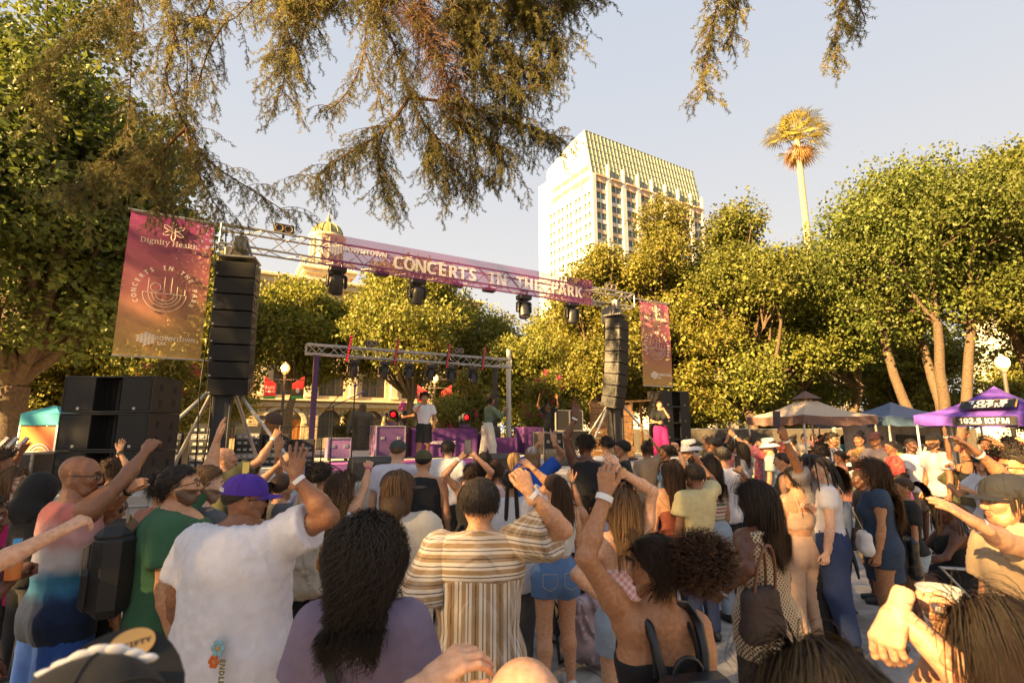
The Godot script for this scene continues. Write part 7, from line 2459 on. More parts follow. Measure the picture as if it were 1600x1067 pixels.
		if o.get("pockets", false) and near < 4.5:
			for e in [-1.0, 1.0]:
				b = MB.new()
				var p := PackedVector3Array()
				var ce := pel + Vector3(e * hipx * 0.95, -0.03 * s, 0)
				for q in [[-0.055, 0.05], [0.055, 0.05], [0.055, -0.04], [0.0, -0.07], [-0.055, -0.04], [-0.055, 0.05]]:
					var x: float = ce.x + q[0]
					var zz := sqrt(maxf(0.0, pow(0.088 * s * w * 1.1 + g + 0.055 * s, 2) - pow((x - ce.x * 0.8), 2) * 0.8))
					p.append(Vector3(x, ce.y + q[1], 0.018 * s + zz * 0.95))
				b.tube(p, PackedFloat32Array([0.003]), 4, false)
				part(bt, "pocket_seam", b, mat("seam_thread", Color(0.35, 0.30, 0.22), 0.8))
	for l in legs:
		var b := MB.new()
		var F := Field.new(l[2] - Vector3(0.09, 0.09 * s, 0.24), l[2] + Vector3(0.09, 0.06, 0.12), maxf(cell, 0.011))
		var sole := [Plane(Vector3.DOWN, -0.004)]
		F.cap(l[2] + Vector3(0, -0.03 * s, 0.03), 0.050 * s, l[2] + Vector3(0, -0.045 * s, -0.14 * s), 0.045 * s, 0.03, 1.0, up, sole)
		F.cap(l[2] + Vector3(0, -0.055 * s, 0.04), 0.034 * s, l[2] + Vector3(0, -0.055 * s, -0.16 * s), 0.036 * s, 0.02, 1.0, up, sole)
		F.to(b)
		if b.v.size() > 0: part(t, "shoe", b, mat("shoe_%d" % d.get("shoe", 0), [Color(0.03, 0.03, 0.03), Color(0.55, 0.54, 0.52), Color(0.16, 0.09, 0.06)][d.get("shoe", 0)], 0.6))

func sleeves(F: Field, A: Dictionary, slv: float, g: float, aw: float, s: float, fem: bool, cuff: float) -> void:
	for sd in ["r", "l"]:
		var a: Array = A[sd]
		var ar := aw * (0.88 if fem else 1.0) * s
		var d1 := ((a[1] - a[0]) as Vector3).normalized()
		var e: Vector3 = (a[0] as Vector3).lerp(a[1], minf(slv, 1.0))
		F.cap(a[0], 0.058 * ar + g, e + (d1 * 0.03 if slv < 1.0 else Vector3.ZERO), 0.046 * ar + g + cuff * (1.0 if slv < 1.0 else 0.3), 0.045, 1.0, Vector3.UP, [Plane(d1, e)] if slv < 1.0 else [])
		if slv > 1.0:
			var d2 := ((a[2] - a[1]) as Vector3).normalized()
			var e2: Vector3 = (a[1] as Vector3).lerp(a[2], minf(slv - 1.0, 0.97))
			F.cap(a[1], 0.042 * ar + g, e2, 0.030 * s + g, 0.03, 1.0, Vector3.UP, [Plane(d2, e2)])

const DIP := [Color(0.52, 0.16, 0.14), Color(0.58, 0.30, 0.28), Color(0.60, 0.58, 0.60), Color(0.05, 0.22, 0.40), Color(0.012, 0.03, 0.09), Color(0.01, 0.02, 0.06)]
func dye_mat() -> StandardMaterial3D:
	var m := cloth("dip_dye", Color.WHITE)
	m.vertex_color_use_as_albedo = true
	return m
func shirt_bands() -> Array:
	var w := Color(0.60, 0.56, 0.52)
	var t := Color(0.30, 0.20, 0.11)
	var k := Color(0.07, 0.05, 0.045)
	return [[w, k, w, t, w, k, w, t, k, t], [7, 2, 5, 9, 4, 2, 6, 7, 2, 6]]
func stripe_v() -> StandardMaterial3D:
	var a := shirt_bands()
	return pattern("stripe_v", stripe_image(a[0], a[1], true), 1.0 / 0.115)
func stripe_h() -> StandardMaterial3D:
	var a := shirt_bands()
	return pattern("stripe_h", stripe_image(a[0], a[1], false), 1.0 / 0.115)
func knit_stripe() -> StandardMaterial3D:
	var w := Color(0.62, 0.55, 0.45)
	var r := Color(0.30, 0.06, 0.05)
	var g := Color(0.16, 0.20, 0.14)
	return pattern("knit_stripe", stripe_image([w, r, w, g, w, r, w, r], [9, 3, 6, 8, 7, 4, 6, 5], false), 1.0 / 0.16)
func blue_stripe() -> StandardMaterial3D:
	return pattern("blue_stripe", stripe_image([Color(0.6, 0.6, 0.62), Color(0.03, 0.05, 0.14), Color(0.5, 0.3, 0.06), Color(0.03, 0.05, 0.14)], [6, 6, 4, 6], true), 1.0 / 0.2)
func pink_check() -> StandardMaterial3D:
	var im := Image.create(32, 32, false, Image.FORMAT_RGB8)
	for y in 32:
		for x in 32: im.set_pixel(x, y, (Color(0.62, 0.25, 0.30) if (x / 16 + y / 16) % 2 == 0 else Color(0.68, 0.58, 0.55)).linear_to_srgb())
	return pattern("pink_check", im, 1.0 / 0.045)
func crochet() -> StandardMaterial3D:
	if not mats.has("cloth_crochet"):
		var im := Image.create(64, 64, false, Image.FORMAT_RGBA8)
		for y in 64:
			for x in 64:
				var a := absf(fposmod((x + y) / 32.0, 1.0) - 0.5) * 2.0
				var b := absf(fposmod((x - y) / 32.0, 1.0) - 0.5) * 2.0
				var k := maxf(a, b)
				im.set_pixel(x, y, Color(0.82, 0.76, 0.66, 1.0 if k > 0.60 else 0.0))
		var m := mat("cloth_crochet", Color(0.80, 0.78, 0.74), 0.9)
		m.albedo_texture = ImageTexture.create_from_image(im)
		m.transparency = BaseMaterial3D.TRANSPARENCY_ALPHA_SCISSOR
		m.alpha_scissor_threshold = 0.5
		m.uv1_triplanar = true
		m.uv1_scale = Vector3.ONE / 0.052
	return mats["cloth_crochet"]
func floral_skirt() -> StandardMaterial3D: return pattern("floral_skirt", blotch_image(Color(0.10, 0.06, 0.05), Color(0.4, 0.16, 0.08), Color(0.03, 0.28, 0.26), 0.06, 11), 3.0)
func white_floral() -> StandardMaterial3D: return pattern("white_floral", blotch_image(Color(0.62, 0.62, 0.66), Color(0.62, 0.62, 0.66), Color(0.14, 0.05, 0.25), 0.05, 12), 3.0)
func tie_dye() -> StandardMaterial3D: return pattern("tie_dye", blotch_image(Color(0.62, 0.04, 0.04), Color(0.66, 0.16, 0.10), Color(0.68, 0.36, 0.30), 0.022, 13), 1.4)
func pink_floral() -> StandardMaterial3D: return pattern("pink_floral", blotch_image(Color(0.62, 0.13, 0.16), Color(0.62, 0.13, 0.16), Color(0.62, 0.56, 0.52), 0.035, 14), 2.0)
func brown_pattern() -> StandardMaterial3D: return pattern("brown_pattern", blotch_image(Color(0.16, 0.09, 0.04), Color(0.40, 0.26, 0.08), Color(0.03, 0.02, 0.02), 0.06, 15), 3.0)
func camo() -> StandardMaterial3D: return pattern("camo", blotch_image(Color(0.07, 0.08, 0.03), Color(0.16, 0.13, 0.06), Color(0.02, 0.02, 0.015), 0.03, 16), 2.0)
func green_blouse() -> StandardMaterial3D: return pattern("green_blouse", blotch_image(Color(0.05, 0.12, 0.06), Color(0.03, 0.05, 0.04), Color(0.40, 0.42, 0.36), 0.08, 17), 3.0)

const BK := Color(.026, .020, .017)
const DB := Color(.058, .033, .021)
const BR := Color(.11, .062, .032)
const BL := Color(.28, .165, .08)
const JEANS := {"key": "denim", "c": Color(.035, .055, .13), "g": .01, "pockets": true}
const JORT := {"key": "blue_denim", "c": Color(.1, .19, .38), "len": .19, "waist": 1.06, "g": .012, "pockets": true, "name": "shorts"}
const LJORT := {"key": "light_denim", "c": Color(.34, .42, .52), "len": .2, "waist": 1.06, "g": .012, "pockets": true, "name": "shorts"}
const BLK := {"key": "black_trouser", "c": Color(.015, .015, .018)}
func v3(x: float, y: float, z: float) -> Vector3: return Vector3(x, y, z)

func people_all() -> void:
	person({"label":"person in black cap with round gold sticker on its bill","at":v3(-.46, 0, -.605),"a":-22,"h":1.735,"skin":2,"top":{"key":"plaid_grey","c":Color(.16, .17, .18)},"bot":BLK,"hair":{"k":"buzz","c":BK},"cap":{"key":"blackfelt","c":Color(.012, .011, .011),"tilt":5,"curve":.01,"sticker":true},"head":[0, 24],"w":1})
	person({"label":"woman in white sleeve and denim overalls reaching out a bare arm","at":v3(-2.313, 0, -1.9),"a":14,"h":1.699,"skin":0,"f":true,"top":{"key":"white_sleeve","c":Color(.66, .65, .66),"sleeve":.55},"bot":{"key":"blue_denim","c":Color(.1, .19, .38),"waist":1.36,"g":.02},"hair":{"k":"long","c":BR,"len":.4},"ra":{"p":"droop","n":v3(.3, .9, .2),"e":v3(.6, -.8, .2),"t":v3(-1.865, 1.601, -2.27)},"w":1.07})
	person({"label":"bald tall man in pink to navy dip-dyed tank pointing his right arm","at":v3(-2.628, 0, -3.192),"a":28,"h":1.848,"skin":3,"w":1.198,"head":[40, -4],"top":{"key":"dip_tank","m":dye_mat(),"dye":DIP,"bare":true,"strap":.88,"hem":.8,"neck":1.475,"scoop":.1,"name":"tank_top"},"bot":{"key":"royal_blue","c":Color(.03, .1, .42),"len":.42,"wide":.03,"name":"shorts"},"glasses":"black","ra":{"p":"relax","n":v3(.2, .9, .2),"e":v3(.3, -1, .3),"t":v3(-2.498, 1.881, -3.592)},"shoe":1})
	person({"label":"person in black hooded top beside the bald man in dip-dyed tank","at":v3(-3.986, 0, -4.48),"a":20,"h":1.581,"skin":2,"w":.909,"top":{"key":"black_hoodie","c":Color(.01, .01, .011),"sleeve":1.95,"g":.03},"hood":"up","bot":BLK,"hair":{"k":"short","c":BK}})
	person({"label":"woman in hot pink dress and sunglasses facing the stage","at":v3(-4.474, 0, -4.712),"a":70,"h":1.671,"skin":5,"f":true,"w":1.23,"top":{"key":"hot_pink","c":Color(.62, .03, .2),"bare":true,"neck":1.4,"skirt":.55,"hem":.85,"name":"dress"},"bot":BLK,"hair":{"k":"long","c":BR,"len":.34},"glasses":"shades"})
	person({"label":"person in maroon sleeve holding a small bottle by the hot pink dress","at":v3(-2.636, 0, -2.632),"a":60,"h":1.68,"skin":4,"top":{"key":"maroon","c":Color(.12, .02, .03)},"bot":BLK,"hair":{"k":"short","c":BK},"ra":{"p":"grip","n":v3(-.3, 0, 1),"t":v3(-2.37, 1.306, -2.582)},"w":1.07})
	person({"label":"woman in orange top with highlighted hair bun and sunglasses","at":v3(-2.649, 0, -3.472),"a":30,"h":1.591,"skin":1,"f":true,"head":[38, 0],"top":{"key":"orange_top","c":Color(.62, .2, .02),"bare":true,"neck":1.44,"hem":.95,"name":"top"},"bot":BLK,"hair":{"k":"bun","c":DB,"tip":Color(.42, .24, .08),"at":v3(0, .1, .07)},"glasses":"shades","la":{"p":"pinch","n":v3(-.5, 0, .8),"band":"black","t":v3(-2.344, 1.7, -3.322)},"w":1.07})
	person({"label":"man in green tee with glasses wearing a khaki-strapped backpack","at":v3(-2.029, 0, -3.222),"a":62,"h":1.778,"skin":1,"w":1.552,"head":[8, 12],"top":{"key":"forest_green","c":Color(.035, .115, .055),"hem":.84},"bot":BLK,"hair":{"k":"short","c":BK,"len":.045,"vol":.016},"glasses":"black","beard":true,"la":{"p":"flat","n":v3(-.4, .9, .2),"e":v3(.2, -1, .2),"t":v3(-2.07, 1.923, -3.652)}})
	person({"label":"man in purple cap and white tee raising his right hand","at":v3(-1.384, 0, -2.746),"a":8,"h":1.76,"skin":3,"w":1.733,"head":[42, -2],"belly":1,"flat":1.08,"top":{"key":"white_tee","c":Color(.7, .69, .76),"hem":.74,"loose":.1,"g":.024,"fold":.011},"bot":{"key":"grey_short","c":Color(.2, .2, .21),"len":.45,"wide":.02,"name":"shorts"},"hair":{"k":"buzz","c":BK},"cap":{"key":"purple","c":Color(.06, .02, .3),"text":"KINGS","tilt":-4},"ra":{"p":"open","n":v3(0, 0, 1),"e":v3(1, -.6, -.2),"d":v3(-.02, 1, -.1),"band":"white","t":v3(-1.077, 1.772, -2.626)},"la":{"l":v3(-.12, -.5, -.12)},"glasses":"shades","shoe":1})
	person({"label":"woman with loose black curls in a dusty purple tee with black strap","at":v3(-.522, 0, -1.933),"a":0,"h":1.645,"skin":1,"f":true,"w":1.198,"top":{"key":"dusty_purple","c":Color(.2, .155, .235),"hem":.8,"loose":.06,"g":.022},"bot":BLK,"hair":{"k":"long","c":BK,"n":3800,"len":.27,"curl":.015,"freq":130,"vol":.08,"frizz":.22,"segs":30,"w":.0046}})
	person({"label":"man in brown and white striped shirt raising a bent right arm","at":v3(-.164, 0, -2.71),"a":-4,"h":1.741,"skin":1,"w":1.156,"top":{"key":"striped","m":stripe_v(),"m2":stripe_h(),"yoke":1.3,"collar":true,"hem":.7,"loose":.14,"g":.028,"sleeve":.78,"cuff":.045,"fold":.008},"bot":BLK,"hair":{"k":"short","c":BK,"len":.05,"vol":.018},"ra":{"p":"pinch","n":v3(.4, .2, .9),"e":v3(1, -.7, 0),"d":v3(-.35, .9, -.1),"band":"white","t":v3(.08, 1.711, -2.54)},"la":{"l":v3(-.14, -.5, -.08)}})
	person({"label":"bald person whose sunlit crown shows beside the striped shirt","at":v3(.024, 0, -1.058),"a":0,"h":1.565,"skin":0,"top":{"key":"tan_tee","c":Color(.4, .3, .2)},"bot":BLK,"la":{"p":"relax","n":v3(0, .9, .3),"e":v3(-1, -.6, .2),"t":v3(-.165, 1.516, -1.098)},"w":1})
	person({"label":"woman in black bra top with curly puff ponytail and backpack","at":v3(.518, 0, -1.96),"a":-12,"h":1.616,"skin":2,"f":true,"head":[-42, -4],"top":{"key":"black_bra","c":Color(.01, .01, .012),"hem":1.13,"neck":1.33,"scoop":-.1,"bare":true,"strap":.9,"straps":true,"sw":.008,"g":.008,"fold":.003,"name":"bra_top"},"bot":{"key":"washed_denim","c":Color(.2, .3, .45),"len":.22,"waist":1.02,"g":.012,"name":"shorts"},"hair":{"k":"puff","c":Color(.028, .016, .011),"tip":Color(.1, .05, .028),"at":v3(.01, .03, .185),"r":.118},"la":{"p":"relax","n":v3(-.5, 0, .9),"e":v3(-.6, -.4, .2),"d":v3(.05, 1, -.1),"band":"white","t":v3(.342, 1.776, -1.93)},"w":1.07})
	person({"label":"woman in cream crochet cover-up with long black hair and shoulder bag","at":v3(1.553, 0, -3.374),"a":-25,"h":1.665,"skin":4,"f":true,"w":1.124,"head":[-25, 0],"top":{"key":"crochet","m":crochet(),"bare":true,"strap":.92,"neck":1.44,"hem":.7,"loose":.16,"g":.02,"fold":.006,"name":"cover_up"},"bot":{"key":"charcoal","c":Color(.03, .028, .03),"len":.45,"name":"shorts"},"hair":{"k":"long","c":BK,"n":2600,"len":.4,"curl":.006,"freq":30,"vol":.03,"w":.004,"tip":Color(.05, .03, .02)},"la":{"p":"grip","n":v3(-.6, 0, .6),"e":v3(-.6, -.6, .4),"band":"white","t":v3(1.229, 1.068, -3.204)}})
	person({"label":"woman with sleek dark hair seen from behind below the jeans-clad woman","at":v3(.478, 0, -.842),"a":-15,"h":1.665,"skin":0,"f":true,"top":{"key":"rust_tee","c":Color(.3, .1, .05)},"bot":BLK,"hair":{"k":"long","c":Color(.013, .01, .009),"n":5200,"len":.34,"vol":.012,"w":.0022},"w":1})
	person({"label":"woman with dark straight hair holding a clear cup","at":v3(.987, 0, -1.102),"a":-42,"h":1.655,"skin":1,"f":true,"top":{"key":"black_top","c":Color(.012, .012, .013),"bare":true},"bot":BLK,"hair":{"k":"long","c":Color(.02, .013, .01),"n":4800,"len":.42,"vol":.012,"w":.0022},"ra":{"p":"grip","n":v3(.6, 0, .6),"e":v3(0, -1, 0),"t":v3(1.062, 1.516, -1.362)},"w":1})
	person({"label":"person beside the clear cup stretching out an arm with drooping hand","at":v3(1.157, 0, -1.08),"a":-68,"h":1.6,"skin":0,"top":{"key":"grey_tee","c":Color(.2, .2, .2)},"bot":BLK,"hair":{"k":"short","c":BK},"la":{"p":"droop","n":v3(-.6, .75, .3),"e":v3(.2, -1, .4),"d":v3(-.55, -.75, .2),"t":v3(.896, 1.586, -1.28)},"w":1})
	person({"label":"man in black cap and beige tee stretching a banded arm forward","at":v3(2.432, 0, -2.597),"a":-78,"h":1.775,"skin":1,"top":{"key":"beige_tee","c":Color(.5, .36, .22)},"bot":BLK,"hair":{"k":"long","c":BK,"len":.16,"n":400,"vol":.012},"cap":{"key":"navyblack","c":Color(.022, .024, .032),"tilt":-3},"la":{"p":"flat","n":v3(.1, .9, .4),"e":v3(.4, -1, .1),"d":v3(-.62, .5, -.3),"band":"white","t":v3(1.797, 1.666, -2.167)},"w":1.07})
	person({"label":"man with short black curls and glasses raising an arm","at":v3(3.656, 0, -3.8),"a":-82,"h":1.85,"skin":2,"top":{"key":"charcoal_tee","c":Color(.04, .04, .045)},"bot":BLK,"hair":{"k":"curls","c":BK,"vol":.03,"len":.085},"glasses":"black","la":{"p":"flat","n":v3(.2, .9, .3),"e":v3(.4, -1, .1),"d":v3(-.7, .6, 0),"band":"white","t":v3(3.058, 1.925, -3.55)},"w":1.07})
	person({"label":"person at the plaza edge holding an arm towards the purple canopy","at":v3(3.99, 0, -3.496),"a":-70,"h":1.806,"skin":2,"top":{"key":"olive_tee","c":Color(.1, .1, .05)},"bot":BLK,"hair":{"k":"short","c":BK},"la":{"p":"flat","n":v3(.1, .9, .3),"e":v3(.3, -1, .1),"band":"black","t":v3(3.275, 2.019, -3.496)},"ra":{"p":"flat","n":v3(.2, .9, .3),"e":v3(.2, -1, .1),"t":v3(3.455, 2.002, -3.896)},"w":1.07})
	person({"label":"second person at the plaza edge with arm raised under the purple canopy","at":v3(5.211, 0, -4.256),"a":-75,"h":1.844,"skin":1,"top":{"key":"grey_tee","c":Color(.2, .2, .2)},"bot":BLK,"hair":{"k":"short","c":BK},"la":{"p":"relax","n":v3(.1, .9, .3),"e":v3(.3, -1, .1),"t":v3(4.091, 2.054, -4.206)},"w":1.07})
	person({"label":"bald man in olive shirt waving a brown mesh cap","at":v3(-3.086, 0, -5.624),"a":25,"h":1.82,"skin":1,"w":1.198,"head":[35, 8],"top":{"key":"olive_shirt","c":Color(.075, .075, .035),"hem":.82},"bot":BLK,"ra":{"p":"fist","n":v3(0, .3, .9),"e":v3(.8, -.8, 0),"band":"white","t":v3(-2.593, 1.921, -5.674)}})
	person({"label":"brown-haired bearded man in grey shirt beside the olive shirt","at":v3(-2.053, 0, -3.528),"a":35,"h":1.75,"skin":5,"head":[25, 0],"top":{"key":"slate_grey","c":Color(.09, .095, .11),"collar":true},"bot":BLK,"hair":{"k":"short","c":BR,"len":.06,"vol":.02},"beard":true,"w":1.07})
	person({"label":"dark-haired woman with claw clip filming on her phone","at":v3(-1.891, 0, -4.337),"a":18,"h":1.645,"skin":1,"f":true,"top":{"key":"grey_top","c":Color(.13, .125, .13),"hem":.92,"sleeve":.5},"bot":{"key":"navy_short","c":Color(.02, .022, .035),"len":.3,"name":"shorts"},"hair":{"k":"pony","c":DB,"len":.36,"at":v3(0, .03, .11)},"ra":{"p":"grip","n":v3(.3, -.2, .9),"e":v3(.8, -.7, .3),"t":v3(-1.659, 1.545, -4.137)},"la":{"p":"flat","n":v3(-.3, 0, .9),"e":v3(-.6, -.8, .2),"t":v3(-1.989, 1.717, -4.487)},"w":1.07})
	person({"label":"woman with long highlighted waves in a white tank and orange waist bag","at":v3(-1.407, 0, -4.337),"a":4,"h":1.645,"skin":1,"f":true,"top":{"key":"white_tank","c":Color(.66, .65, .64),"bare":true,"hem":.98,"neck":1.42,"g":.01,"name":"tank_top"},"bot":{"key":"floral_skirt","m":floral_skirt(),"waist":1.02,"len":.55,"skirt":true,"name":"skirt"},"hair":{"k":"long","c":DB,"n":1100,"len":.52,"curl":.01,"freq":38,"vol":.034,"tip":Color(.3, .17, .07),"hl":.6,"hlc":Color(.36, .21, .09),"segs":18},"ra":{"p":"relax","n":v3(.3, .8, .4),"e":v3(.6, -.8, 0),"band":"pink","t":v3(-1.298, 1.807, -4.937)},"w":1.07})
	person({"label":"person in cream tee with brown cap and shoulder-length hair","at":v3(-.727, 0, -3.36),"a":2,"h":1.734,"skin":0,"w":1.263,"top":{"key":"cream_tee","c":Color(.56, .51, .43),"hem":.76,"loose":.08,"g":.022},"bot":{"key":"tan_short","c":Color(.2, .15, .1),"len":.46,"wide":.02,"name":"shorts"},"hair":{"k":"long","c":BR,"len":.2,"n":500,"vol":.02,"curl":.004},"cap":{"key":"brown","c":Color(.045, .022, .016),"dir":-60},"shoe":2})
	person({"label":"tall man in grey cap and pale lavender tee facing the stage","at":v3(-1.328, 0, -6.08),"a":0,"h":1.879,"skin":0,"w":1.263,"top":{"key":"pale_lavender","c":Color(.58, .57, .66),"hem":.78,"loose":.05},"bot":BLK,"hair":{"k":"buzz","c":BR},"cap":{"key":"slate","c":Color(.045, .05, .05)}})
	person({"label":"man in olive cap and black tank beside the pale lavender tee","at":v3(-.97, 0, -5.745),"a":0,"h":1.775,"skin":1,"w":1.23,"top":{"key":"black_tank","c":Color(.013, .013, .015),"bare":true,"hem":.82,"neck":1.45,"name":"tank_top"},"bot":BLK,"hair":{"k":"buzz","c":BK},"cap":{"key":"olivecap","c":Color(.075, .07, .03)}})
	person({"label":"person with black bowl-shaped hair in a white tee at the front","at":v3(-1.007, 0, -8.208),"a":-2,"h":1.826,"skin":0,"w":1.124,"top":{"key":"bright_white","c":Color(.7, .7, .74)},"bot":BLK,"hair":{"k":"short","c":BK,"len":.09,"vol":.03}})
	person({"label":"woman in black top holding her phone up with both hands","at":v3(-.439, 0, -5.72),"a":-2,"h":1.645,"skin":1,"f":true,"top":{"key":"black_top","c":Color(.012, .012, .013),"bare":true,"hem":.95,"name":"top"},"bot":JEANS,"hair":{"k":"bun","c":DB,"at":v3(0, .02, .12)},"ra":{"p":"grip","n":v3(.5, 0, .8),"e":v3(.9, -.6, .2),"t":v3(-.395, 1.735, -5.57)},"la":{"p":"grip","n":v3(-.5, 0, .8),"e":v3(-.9, -.6, .2),"band":"white","t":v3(-.551, 1.709, -5.57)},"w":1.07})
	person({"label":"woman with straight black hair beside the phone holder","at":v3(-.416, 0, -7.904),"a":-5,"h":1.657,"skin":1,"f":true,"top":{"key":"sage_top","c":Color(.3, .3, .24),"bare":true,"hem":.95,"name":"top"},"bot":JEANS,"hair":{"k":"long","c":BK,"len":.38},"w":1.07})
	person({"label":"woman with two dark braids in a white tee bending her arm overhead","at":v3(-.006, 0, -4.636),"a":-2,"h":1.649,"skin":1,"f":true,"w":1.177,"top":{"key":"plain_white","c":Color(.7, .69, .73),"hem":.72,"loose":.06,"g":.02},"bot":{"key":"grey_jogger","c":Color(.05, .05, .055)},"hair":{"k":"braids","c":BK},"ra":{"p":"relax","n":v3(.2, .4, .8),"e":v3(1, .1, .2),"d":v3(-.7, .5, -.3),"t":v3(.155, 1.698, -4.536)}})
	person({"label":"person in royal blue tee and white mesh cap pointing both hands up","at":v3(.266, 0, -6.782),"a":0,"h":1.775,"skin":1,"w":1.198,"top":{"key":"royal_tee","c":Color(.02, .1, .5),"hem":.8},"bot":BLK,"hair":{"k":"long","c":BL,"len":.22,"n":300},"cap":{"key":"whitemesh","c":Color(.42, .4, .44),"bill":Color(.06, .04, .035),"bill_key":"brown"},"ra":{"p":"point","n":v3(0, 0, 1),"e":v3(.4, -.7, -.5),"d":v3(-.1, 1, 0),"t":v3(.541, 1.859, -6.682)},"la":{"p":"point","n":v3(0, 0, 1),"e":v3(-.4, -.7, -.5),"d":v3(0, 1, 0),"t":v3(.369, 1.875, -6.682)}})
	person({"label":"blonde woman between the black braids and the mesh cap","at":v3(.03, 0, -8.181),"a":0,"h":1.645,"skin":5,"f":true,"top":{"key":"mauve_top","c":Color(.3, .2, .25)},"bot":JEANS,"hair":{"k":"long","c":BL,"len":.32},"w":1.07})
	person({"label":"woman in white crop top and blue denim shorts with long ponytail","at":v3(.348, 0, -4.337),"a":-10,"h":1.645,"skin":1,"f":true,"top":{"key":"white_crop","c":Color(.68, .66, .62),"bare":true,"strap":.86,"hem":1.1,"neck":1.43,"g":.01,"fold":.005,"name":"crop_top"},"bot":JORT,"hair":{"k":"pony","c":DB,"len":.46,"tip":Color(.1, .055, .03),"at":v3(0, .075, .1)},"step":.5,"la":{"p":"relax","n":v3(-.6, 0, .7),"e":v3(-.8, -.4, .4),"t":v3(.396, 1.427, -4.117)},"shoe":1,"w":1.07})
	person({"label":"bald man in white tee seated in a folding camp chair","at":v3(.646, 0, -5.116),"a":-8,"h":1.74,"skin":2,"sit":true,"w":1.23,"top":{"key":"plain_white","c":Color(.7, .69, .73)},"bot":{"key":"grey_jogger","c":Color(.05, .05, .055)}})
	person({"label":"woman with short black curls seated in the blue chair","at":v3(.962, 0, -6.039),"a":-40,"h":1.66,"skin":2,"sit":true,"f":true,"top":{"key":"white_floral","m":white_floral(),"bare":true,"name":"tank_top"},"bot":JEANS,"hair":{"k":"curls","c":BK,"vol":.035,"len":.1},"la":{"p":"open","n":v3(-.4, -.2, .8),"e":v3(-.7, -.8, 0),"band":"black","t":v3(.651, 1.544, -6.089)},"w":1.07})
	person({"label":"man in black tank raising his right fist by the barrier","at":v3(.934, 0, -6.6),"a":-8,"h":1.92,"skin":4,"w":1.05,"top":{"key":"black_tank","c":Color(.013, .013, .015),"bare":true,"hem":.74,"neck":1.45,"loose":.05,"name":"tank_top"},"bot":BLK,"hair":{"k":"curls","c":BK,"vol":.014,"len":.05},"la":{"p":"flat","n":v3(0, 0, 1),"e":v3(-.9, -.5, 0),"d":v3(0, 1, 0),"band":"white","t":v3(.796, 2.162, -6.5)}})
	person({"label":"man in black tee with red glasses turned to the left","at":v3(1.546, 0, -7.3),"a":-75,"h":1.86,"skin":2,"top":{"key":"black_tee","c":Color(.013, .013, .015)},"bot":BLK,"hair":{"k":"short","c":BK,"len":.04},"glasses":"red","w":1})
	person({"label":"woman in pink check top with denim shorts and hands over her head","at":v3(.691, 0, -3.304),"a":-6,"h":1.641,"skin":0,"f":true,"top":{"key":"pink_check","m":pink_check(),"bare":true,"strap":.9,"hem":1.1,"neck":1.26,"scoop":0,"g":.008,"fold":.004,"name":"tube_top"},"bot":LJORT,"hair":{"k":"long","c":BR,"len":.36,"tip":BL,"hl":.5,"hlc":BL,"n":900},"ra":{"p":"flat","n":v3(.3, .4, .7),"e":v3(.9, .2, .2),"d":v3(-.5, .8, -.2),"band":"gold","t":v3(.664, 1.756, -3.254)},"la":{"p":"relax","n":v3(-.5, 0, .8),"e":v3(-1, .1, .5),"d":v3(.6, -.6, -.1),"t":v3(.532, 1.019, -3.214)},"step":.3,"shoe":1,"w":1.07})
	person({"label":"woman with long dark hair and bare back with one thin strap","at":v3(1.668, 0, -5.472),"a":-3,"h":1.673,"skin":1,"f":true,"top":{"key":"rust_halter","c":Color(.2, .05, .03),"bare":true,"hem":1,"neck":1.25,"scoop":0,"straps":true,"g":.008,"name":"halter_top"},"bot":JEANS,"hair":{"k":"long","c":DB,"n":1000,"len":.44,"vol":.028,"hl":.4,"hlc":Color(.1, .045, .028)},"w":1.07})
	person({"label":"woman with straight black hair in a striped knitted tube top","at":v3(2.202, 0, -5.852),"a":-22,"h":1.714,"skin":1,"f":true,"head":[-35, 0],"top":{"key":"knit_stripe","m":knit_stripe(),"bare":true,"strap":.95,"hem":1.06,"neck":1.3,"scoop":0,"g":.012,"fold":.004,"name":"tube_top"},"bot":{"key":"light_denim","c":Color(.34, .42, .52),"waist":1.06,"pockets":true},"hair":{"k":"long","c":BK,"n":1000,"len":.4,"vol":.016},"la":{"p":"grip","n":v3(-.5, 0, .6),"e":v3(-.6, -.8, .2),"t":v3(1.932, 1.367, -5.752)},"w":1.07})
	person({"label":"man in faded grey cap and white tee holding up a phone","at":v3(2.724, 0, -6.782),"a":-18,"h":1.775,"skin":1,"w":1.124,"top":{"key":"plain_white","c":Color(.7, .69, .73)},"bot":BLK,"hair":{"k":"short","c":BK,"len":.05},"cap":{"key":"fadedgrey","c":Color(.1, .085, .065),"dir":-14},"ra":{"p":"grip","n":v3(.3, 0, .9),"e":v3(.8, -.8, .1),"t":v3(2.791, 1.5, -6.382)}})
	person({"label":"woman in nude two-piece set with dark tied-up hair","at":v3(2.786, 0, -5.201),"a":-12,"h":1.645,"skin":1,"f":true,"head":[-15, 0],"top":{"key":"nude","c":Color(.58, .38, .26),"bare":true,"hem":1.14,"neck":1.3,"scoop":0,"straps":true,"sw":.004,"g":.008,"fold":.004,"name":"crop_top"},"bot":{"key":"nude","c":Color(.58, .38, .26),"waist":1.06,"g":.01,"fold":.005},"hair":{"k":"bun","c":BK,"at":v3(.01, .02, .115)},"bust":1,"w":1.07})
